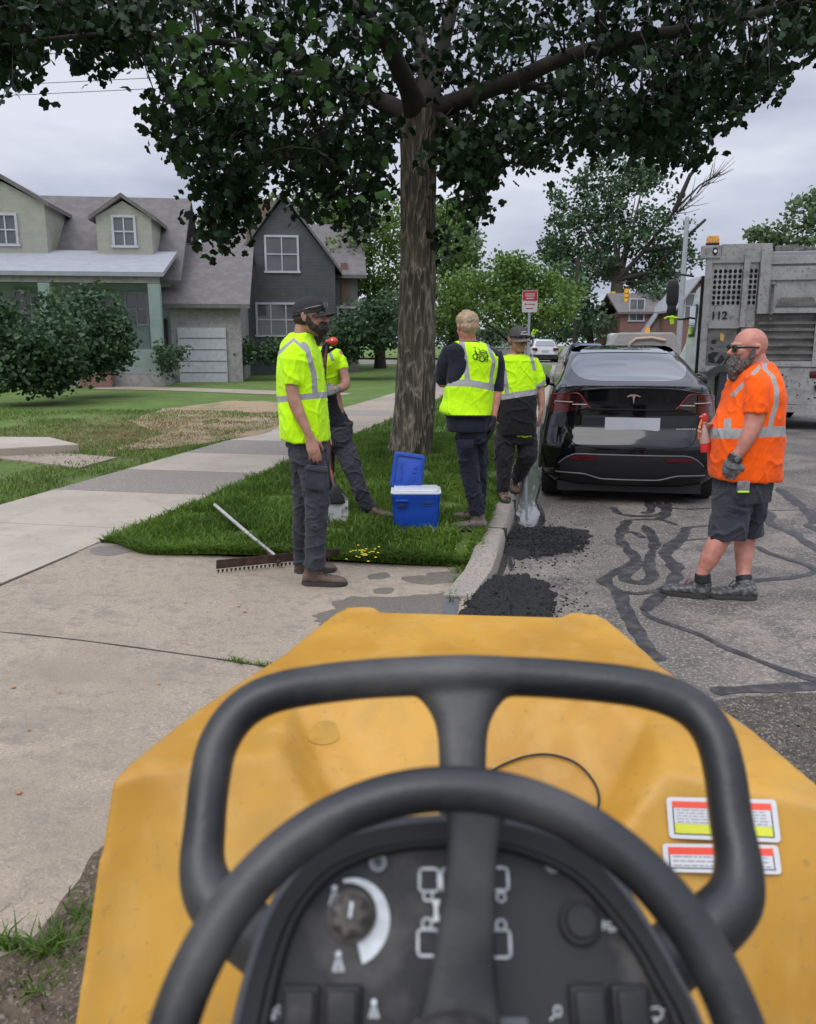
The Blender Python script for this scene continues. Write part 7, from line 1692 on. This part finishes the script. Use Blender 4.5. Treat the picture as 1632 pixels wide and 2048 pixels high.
# throttle knob and its crescent scale
kx, ky = onp(703, 1832, H2)
q = LB(); 
kc = onp(690, 1850, H2); R1 = 93*pxm; arc = []
for i in range(29):
    a = math.radians(105-i*(105+72)/28); t = i/28; arc.append((kx+(R1*(.80+.05*t))*math.cos(a)+.0, ky-.002+R1*(.80+.09*t)*math.sin(a)))
inn = []
for i in range(29):
    a = math.radians(105-i*(105+72)/28); t = i/28; inn.append((kx+R1*(.74-.34*t)*math.cos(a), ky-.002+R1*(.74-.34*t)*math.sin(a)))
vs = [pl(x, y, H2-.0008) for x, y in arc]+[pl(x, y, H2-.0008) for x, y in inn]; q.add(vs, [(i, i+1, 30+i, 29+i) for i in range(28)]); q.build('dial_scale', M_print, pan, smooth=None)
q = LB(); kr = 48*pxm
rings = []
for h, k, lob in ((.001,1.0,0),(.006,1.0,0),(.007,.86,.05),(.017,.74,.09),(.021,.64,.10),(.0225,.5,.08)):
    rings.append([pl(kx+kr*(k+lob*math.cos(7*a))*math.cos(a), ky+kr*(k+lob*math.cos(7*a))*math.sin(a), H2-h) for a in [2*math.pi*i/56 for i in range(56)]])
q.loft(rings); kb_ = q.build('throttle_knob', M_knob, pan, smooth=35)
q = LB(); R_ = Matrix((wx, wy, nw)).transposed(); q.box(pl(kx+.001, ky+.004, H2-.0233), (.0022, .010, .001), R=R_@Matrix.Rotation(-.12,3,'Z')); q.build('pointer', M_print, kb_, smooth=None)
# horn button
b1 = disc('horn_button', 1158, 1846, 41*pxm, .006, M_black, pan, n=36, taper=.9); hb_ = disc('button_cap', 1158, 1842, 31*pxm, .011, M_pan, b1, n=36)
# rocker switches
for px in (601, 686, 1176, 1260):
    x, y = onp(px, 2012, H2); q = LB(); q.box(pl(x, y, H2-.002), (74*pxm, 74*pxm, .008), R=R_); bz = q.build('switch_bezel', M_black, pan, smooth=40, bevel=.003, seg=3)
    q = LB(); q.box(pl(x, y-.001, H2-.007), (56*pxm, 60*pxm, .008), R=R_); q.build('rocker', M_pan, bz, smooth=40, bevel=.002, seg=3)
for px in (860, 1020):
    x, y = onp(px, 2050, H2); q = LB(); q.box(pl(x, y-.004, H2-.001), (70*pxm, 50*pxm, .006), R=R_); q.build('indicator', M_hous, pan, smooth=40, bevel=.002)
# printed symbols (thin paint on the panel)
def printed(name, fn):
    q = LB(); fn(q); return q.build(name, M_print, pan, smooth=None)
def loop(q, px, py, w_, h_, r, t, part=(0, 1)):
    x, y = onp(px, py, H2); P = rrect(w_*pxm, h_*pxm, r*pxm, 5); n = len(P); k0, k1 = int(n*part[0]), int(n*part[1])
    for i in range(k0, k1):
        a, b = P[i], P[(i+1) % n]; d = Vector((b[0]-a[0], b[1]-a[1])); 
        if d.length < 1e-7: continue
        d.normalize(); s = Vector((-d.y, d.x))*t*pxm/2; e = d*t*pxm*.2
        q.add([pl(x+a[0]+s.x-e.x, y+a[1]+s.y-e.y, H2-.0007), pl(x+b[0]+s.x+e.x, y+b[1]+s.y+e.y, H2-.0007), pl(x+b[0]-s.x+e.x, y+b[1]-s.y+e.y, H2-.0007), pl(x+a[0]-s.x-e.x, y+a[1]-s.y-e.y, H2-.0007)], [(0,1,2,3)])
def ln(q, pts, t=3):
    for a, b in zip(pts, pts[1:]):
        A = Vector((*onp(*a, H2), 0)); B = Vector((*onp(*b, H2), 0)); d = B-A
        if d.length < 1e-7: continue
        d.normalize(); s = Vector((-d.y, d.x, 0))*t*pxm/2
        q.add([pl(*(p.xy), H2-.0007) for p in (A+s, B+s, B-s, A-s)], [(0,1,2,3)])
def dots(q, px, py, r):
    x, y = onp(px, py, H2); q.add([pl(x+r*pxm*math.cos(a), y+r*pxm*math.sin(a), H2-.0007) for a in [2*math.pi*i/14 for i in range(14)]], [tuple(range(14))])
printed('lamp_outline', lambda q: (loop(q, 858, 1760, 39, 42, 8, 5), loop(q, 902, 1760, 39, 42, 8, 5)))
printed('lamp_outline', lambda q: (loop(q, 856, 1885, 40, 46, 8, 5), loop(q, 902, 1885, 40, 46, 8, 5)))
printed('lamp_outline', lambda q: (loop(q, 998, 1758, 36, 42, 8, 5),)); printed('lamp_outline', lambda q: (loop(q, 1001, 1887, 38, 48, 8, 5),))
for a_ in ((856,1792,18,16,7,5),(854,1847,18,18,8,5),(1002,1850,18,18,8,5),(1002,1794,16,16,7,4)): printed('lamp_symbol', lambda q: loop(q, *a_))
def hourglass(q):
    x, y = onp(872, 1821, H2); P = [(-9,20),(9,20),(4,6),(4,-6),(9,-20),(-9,-20),(-4,-6),(-4,6)]; q.add([pl(x+a*pxm, y+b*pxm, H2-.0007) for a, b in P], [tuple(range(8))])
printed('hourglass_symbol', hourglass)
def figure(cx, cy, s=1):
    def f(q):
        dots(q, cx, cy-12*s, 6*s); ln(q, [(cx-3*s,cy-4*s),(cx-11*s,cy+22*s)], 2.5*s); ln(q, [(cx+3*s,cy-4*s),(cx+11*s,cy+22*s)], 2.5*s); ln(q, [(cx-11*s,cy+22*s),(cx+11*s,cy+22*s)], 2*s)
        for k in range(4): ln(q, [(cx-(4+2*k)*s, cy+(2+5*k)*s), (cx+(4+2*k)*s, cy+(2+5*k)*s)], 2*s)
    return f
printed('cone_symbol', figure(669, 1788)); printed('cone_symbol', figure(677, 1920)); printed('cone_symbol', figure(748, 2015, .9))
printed('horn_symbol', lambda q: (ln(q, [(1206,1840),(1206,1860)], 3), ln(q, [(1206,1847),(1220,1845),(1236,1838),(1238,1860),(1220,1854),(1206,1853)], 3), ln(q, [(1216,1855),(1218,1862),(1228,1862),(1229,1857)], 2.5)))
printed('machine_symbol', lambda q: (dots(q, 545, 2033, 6), dots(q, 565, 2030, 6), ln(q, [(545,2022),(558,2012),(568,2018),(572,2000)], 3), ln(q, [(548,2025),(566,2022)], 3)))
printed('lamp_switch_symbol', lambda q: (loop(q, 1115, 2022, 12, 16, 6, 3), ln(q, [(1108,2032),(1100,2040)], 3), ln(q, [(1110,2012),(1122,2014)], 3)))
printed('spray_symbol', lambda q: (loop(q, 1312, 2026, 22, 18, 8, 3), ln(q, [(1300,2020),(1296,2014)], 3), ln(q, [(1324,2022),(1330,2018)], 3), ln(q, [(1312,2038),(1310,2046)], 3)))

# hand rail: one tube loop round the wheel with a central stem
def cr3(P, s=6):
    Q = []
    for i in range(len(P)-1):
        p0, p1, p2, p3 = P[max(i-1, 0)], P[i], P[i+1], P[min(i+2, len(P)-1)]
        for k in range(s):
            t = k/s; Q.append(tuple(.5*((2*b)+(c-a)*t+(2*a-5*b+4*c-d)*t*t+(3*b-a-3*c+d)*t**3) for a, b, c, d in zip(p0, p1, p2, p3)))
    Q.append(P[-1]); return Q
path = [(640,2010,.60,.026),(560,1915,.605,.025),(478,1850,.61,.0235),(425,1795,.62,.0215),(405,1735,.632,.0185),(410,1650,.648,.0172),(420,1560,.665,.0172),(438,1485,.68,.0174),(485,1420,.695,.0176),(560,1383,.705,.0178),(700,1361,.715,.0179),(820,1353,.72,.0181),(925,1350,.72,.0183),(1030,1353,.72,.0181),(1150,1360,.715,.0179),(1290,1378,.705,.0178),(1378,1412,.695,.0178),(1425,1465,.68,.0176),(1448,1540,.665,.0174),(1462,1640,.648,.0174),(1477,1730,.632,.0188),(1468,1800,.62,.0220),(1412,1860,.61,.024),(1330,1925,.605,.0252),(1240,2010,.60,.026)]
Q = cr3(path); q = LB(); q.tube([rd(x, y, d) for x, y, d, r in Q], [r for x, y, d, r in Q], n=20)
# stem with fillets
rows = [(1372,120),(1386,100),(1400,84),(1420,68),(1445,56),(1475,50),(1520,48),(1600,47),(1750,47)]
rings = []
for py, hw_ in rows:
    dd = .72-.07*(py-1372)/378; c = rd(925, py, dd); a = rd(925+hw_, py, dd)-c; ring = []
    for k in range(20):
        b = 2*math.pi*k/20; ring.append(c+a*math.copysign(abs(math.cos(b))**.7, math.cos(b))+nw*.0155*math.copysign(abs(math.sin(b))**.8, math.sin(b)))
    rings.append(ring)
q.loft(rings)
me = remesh(q, .0035, 6); link('hand_rail', me, M_rub, roller, 180)
# cable on the hood behind the wheel
def hit_hood(px, py):
    o, v = rr(px, py); hit, loc, nor, _ = hood.ray_cast(o, v.normalized()); return (loc, nor) if hit else (None, None)
bpy.context.view_layer.update()
q = LB(); P = []
for x, y in cr3([(960,1560,0),(1000,1535,0),(1050,1516,0),(1100,1512,0),(1150,1528,0),(1185,1562,0),(1200,1600,0),(1195,1640,0),(1180,1690,0)], 4) and [(a[0], a[1]) for a in cr3([(960,1560,0),(1000,1535,0),(1050,1516,0),(1100,1512,0),(1150,1528,0),(1185,1562,0),(1200,1600,0),(1195,1640,0),(1180,1690,0)], 4)]:
    l, nn = hit_hood(x, y)
    if l: P.append(l+nn*.006)
q.tube(P, .0022, n=8); q.build('cable', M_black, roller, smooth=180)
q = LB(); M_stain = mat('oil_stain', (.36,.19,.004), .3, scale=20, var=.15)
c_ = hit_hood(648, 1466)[0]; ring = []
for i in range(24):
    a = 2*math.pi*i/24; l, nn = hit_hood(648+(30+4*math.sin(3*a))*math.cos(a)-4*math.sin(a), 1466+(27+3*math.cos(2*a))*math.sin(a)); ring.append(l+nn*.0012)
l, nn = hit_hood(648, 1466); q.add([l+nn*.0014]+ring, [(0, 1+i, 1+(i+1) % 24) for i in range(24)]); q.build('stain', M_stain, hood, smooth=180)
# warning labels stuck on the rear wall of the hood
M_lw = mat('label_white', (.55,.55,.56), .4, var=.05); M_lr = mat('label_red', (.72,.06,.03), .4); M_ly = mat('label_yellow', (.55,.58,.03), .4); M_lk = mat('label_black', (.03,.025,.03), .5); M_lt = mat('label_text_grey', (.22,.22,.25), .6)
def decal(cor, name):
    L_ = [hit_hood(*c) for c in cor]; nn = sum((l[1] for l in L_), Vector()).normalized(); P = [l[0] for l in L_]          # tl, tr, br, bl
    # fit a flat rectangle to the four places
    c = sum(P, Vector())/4; ex = ((P[1]-P[0])+(P[2]-P[3])).normalized(); ey = nn.cross(ex).normalized(); wd = ((P[1]-P[0]).length+(P[2]-P[3]).length)/2; ht = ((P[0]-P[3]).length+(P[1]-P[2]).length)/2
    M_ = lambda dz: frame(c+nn*(dz+.003), ex, ey)
    q = LB(); q.prism(rrect(wd, ht, .006), 0, .0006, M_(.001)); lab = q.build(name, M_lw, roller, smooth=None)
    return lab, M_, wd, ht
def rect(lab, M_, x0, x1, y0, y1, m_, name, dz):
    q = LB(); q.prism([(x0,y0),(x1,y0),(x1,y1),(x0,y1)], 0, .0003, M_(dz)); return q.build(name, m_, lab, smooth=None)
def textlines(lab, M_, x0, x1, ys, h, seed):
    rs = random.Random(seed); q = LB()
    for y in ys:
        x = x0
        while x < x1-.004:
            w_ = rs.uniform(.004, .014); w_ = min(w_, x1-x); 
            q.prism([(x,y-h/2),(x+w_,y-h/2),(x+w_,y+h/2),(x,y+h/2)], 0, .0002, M_(.0026)); x += w_+.0022
    return q.build('small_print', M_lt, lab, smooth=None)
lab, M_, wd, ht = decal([(1336,1594),(1558,1600),(1554,1684),(1334,1676)], 'warning_label')
rect(lab, M_, -wd/2+.008, wd/2-.008, -ht*.40, ht*.39, M_lk, 'border', .0017); rect(lab, M_, -wd/2+.008, wd/2-.008, ht*.24, ht*.40, M_lr, 'red_band', .0021); rect(lab, M_, -wd/2+.010, wd/2-.010, -ht*.14, ht*.235, M_lw, 'text_field', .0021); rect(lab, M_, -wd/2+.010, wd/2-.010, -ht*.37, -ht*.145, M_ly, 'yellow_band', .0021)
print('label size', wd, ht)
n_l = 5; top_, bot_ = ht*.19, -ht*.10
textlines(lab, M_, -wd/2+.014, wd/2-.014, [top_+(bot_-top_)*i/(n_l-1) for i in range(n_l)], max(.0012, (top_-bot_)/n_l*.42), 1)
lab, M_, wd, ht = decal([(1325,1686),(1560,1691),(1558,1747),(1328,1744)], 'warning_label')
rect(lab, M_, -wd/2+.008, wd/2-.008, -ht*.37, ht*.36, M_lk, 'border', .0017); rect(lab, M_, -wd/2+.008, wd/2-.008, ht*.12, ht*.38, M_lr, 'red_band', .0021); rect(lab, M_, -wd/2+.010, wd/2-.010, -ht*.33, ht*.115, M_lw, 'text_field', .0021)
top_, bot_ = ht*.05, -ht*.26; textlines(lab, M_, -wd/2+.014, wd/2-.014, [top_+(bot_-top_)*i/2 for i in range(3)], max(.0012, abs(top_-bot_)/3*.4), 2)

# ------------------------------------------------------------------ blue cooler with its lid open
cc = G(832, 1066, .15); ck = empty('cooler', cc, 'blue cooler box with white rim and open lid standing on the grass by the trunk', 'cooler', rz=YAW)
M_blue = mat('blue_plastic', (.006,.055,.36), .35, scale=12, var=.15, bump=.0006, bscale=60, rvar=.1); M_cw = mat('white_plastic', (.62,.64,.68), .35, var=.04)
Sc = 6.25/1600                                               # metres per picture pixel there
W0 = 50*Sc; Hc = 82*Sc; Dp = .15
ry = .30
q = LB(); rings = []
for z, k in ((0,.90),(.02,.93),(Hc*.5,.965),(Hc*.86,.99),(Hc*.92,1.03),(Hc,1.04)): rings.append([Vector((x*k, y*k+Dp, z)) for x, y in rrect(W0*2, Dp*2, .035, 6)])
for z, k in ((Hc,.93),(Hc*.2,.86)): rings.append([Vector((x*k, y*k+Dp, z)) for x, y in rrect(W0*2, Dp*2, .03, 6)])
q.loft(rings); cb = q.build('body', M_blue, ck, smooth=40)
q = LB(); q.prism(rrect(W0*2*1.05, Dp*2*1.05, .035, 6), Hc, Hc+.014, Matrix.Translation((0, Dp, 0))); rm_ = q.build('rim', M_cw, ck, smooth=40, bevel=.003)
q = LB(); q.prism(rrect(W0*2*.93, Dp*2*.9, .03, 6), Hc+.0142, Hc+.030, Matrix.Translation((0, Dp, 0))); q.build('inner_lid', M_cw, rm_, smooth=40, bevel=.006)
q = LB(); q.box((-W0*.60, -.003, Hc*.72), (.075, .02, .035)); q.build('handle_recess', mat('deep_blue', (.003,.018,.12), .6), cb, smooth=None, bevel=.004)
q = LB(); q.box((-W0*.60, -.008, Hc*.84), (.105, .022, .018)); q.build('handle', M_blue, cb, smooth=None, bevel=.005)
q = LB(); q.prism([(-.055,-.022),(.04,-.022),(.06,.022),(-.035,.022)], 0, .004, Matrix(((1,0,0,W0*.45),(0,0,-1,.003),(0,1,0,Hc*.76),(0,0,0,1)))); q.build('badge', mat('dark_blue', (.008,.04,.2), .4), cb, smooth=None, bevel=.002)
q = LB()
for k in range(5): x = W0*.45-.03+k*.014; q.tube([(x,-.0035,Hc*.745),(x+.004,-.0035,Hc*.775),(x+.010,-.0035,Hc*.765),(x+.002,-.0035,Hc*.75)], .0016, n=5)
q.build('badge_lettering', mat('badge_ink', (.004,.01,.03), .5), cb)
for sx in (-1, 1):
    q = LB(); q.tube([(sx*W0*.80, -.004, Hc*.12),(sx*W0*.72,-.004,.02)], [.012,.016], n=8); q.build('foot', M_blue, cb)
# lid leaning back at the left rear
lx, lz = -W0*.62, Hc-.015; hinge = Vector((-W0*.45, Dp*1.6, Hc+.0)); Rl = Matrix.Rotation(math.radians(8), 3, 'Y')@Matrix.Rotation(math.radians(78), 3, 'X')
lw, lh = 68*Sc, 78*Sc
def lp(P, z0, z1): q_ = LB(); q_.prism(P, z0, z1, Matrix.Translation(hinge+Vector((0,0,.0)))@Rl.to_4x4()@Matrix.Translation((0, lh/2, 0))); return q_
lid = lp(rrect(lw, lh, .03, 6), 0, -.03).build('lid', M_blue, ck, smooth=40, bevel=.006)
P_o = rrect(lw*.88, lh*.88, .022, 6); P_i = rrect(lw*.78, lh*.78, .018, 6); MT = Matrix.Translation(hinge)@Rl.to_4x4()@Matrix.Translation((0, lh/2, 0))
q = LB(); n_ = len(P_o); q.add([MT@Vector((x,y,.0)) for x,y in P_o]+[MT@Vector((x,y,.012)) for x,y in P_o]+[MT@Vector((x,y,.012)) for x,y in P_i]+[MT@Vector((x,y,.001)) for x,y in P_i], [(i+a*n_,(i+1)%n_+a*n_,(i+1)%n_+(a+1)*n_,i+(a+1)*n_) for a in range(3) for i in range(n_)]); q.build('lid_ridge', M_blue, lid, smooth=40)
dk = mat('blue_shade_plastic', (.004,.03,.22), .4)
for x, y, w_, h_ in ((-.055,.03,.018,.05),(-.045,-.03,.014,.09),(.055,.035,.022,.035),(.05,-.045,.018,.05),(.05,0,.03,.02)):
    q = LB(); q.prism(rrect(w_, h_, .006), .002, .010, MT@Matrix.Translation((x*1.1, y*1.2, 0))); q.build('moulded_rib', M_blue, lid, smooth=None, bevel=.002)
q = LB(); q.box(hinge+Vector((.02,-.02,.01)), (.09,.05,.03)); q.build('hinge', M_cw, ck, smooth=None, bevel=.004)

# ------------------------------------------------------------------ asphalt lute lying on the apron
M_hand = mat('aluminium_handle', (.42,.40,.39), .45, metal=.3, scale=20, var=.2); M_rust = mat('tarry_steel', (.045,.028,.022), .7, scale=20, col2=(.10,.05,.032), thr=(.45,.65), bump=.002, bscale=60)
a = G(432, 1148, .10); b = G(676, 1108, .12); a.z = apz(a.x, a.y); b.z = apz(b.x, b.y)+.01; lu = empty('asphalt_lute', (a+b)/2, 'long-handled toothed asphalt rake lying at the grass edge behind the bearded man', 'rake')
ax_ = (b-a).normalized(); Ln = (b-a).length; off = (a+b)/2; fw_ = UP.cross(ax_).normalized(); upb = (UP*.94+fw_*-.25).normalized()
hb = 28*5.3/1600
q = LB(); A = a-off; B = b-off
nT = 30
q.box((A+B)/2+upb*(hb*.62+.012)+UP*.0, (Ln, .008, hb*.75), R=Matrix((ax_, fw_, upb)).transposed()); bl_ = q.build('blade', M_rust, lu, smooth=None, bevel=.002)
q = LB()
for i in range(nT):
    c = A.lerp(B, (i+.5)/nT); s = Ln/nT*.30; q.add([c+ax_*-s+upb*(hb*.3)-fw_*.003, c+ax_*s+upb*(hb*.3)-fw_*.003, c+ax_*s*.4+upb*.004-fw_*.003, c-ax_*s*.4+upb*.004-fw_*.003]+[c+ax_*-s+upb*(hb*.3)+fw_*.003, c+ax_*s+upb*(hb*.3)+fw_*.003, c+ax_*s*.4+upb*.004+fw_*.003, c-ax_*s*.4+upb*.004+fw_*.003], [(0,1,2,3),(7,6,5,4),(0,4,5,1),(1,5,6,2),(2,6,7,3),(3,7,4,0)])
q.build('toothed_edge', M_rust, bl_, smooth=None)
h0 = G(548, 1112, .15)-off; h1 = G(430, 1010, .32)-off; h1b = h1; q = LB(); q.tube([h0+UP*.03-Vector((0,0,.02)), h0.lerp(h1b, .3)+UP*.0, h1b], [.013,.015,.015], n=12, ref=(1,0,0)); q.build('handle', M_hand, lu, smooth=60)
q = LB(); q.tube([(A+B)/2+upb*hb*.5+ax_*(h0-(A+B)/2).dot(ax_), h0.lerp(h1b, .1)], [.02,.018], n=10); q.build('socket', M_rust, lu, smooth=60)
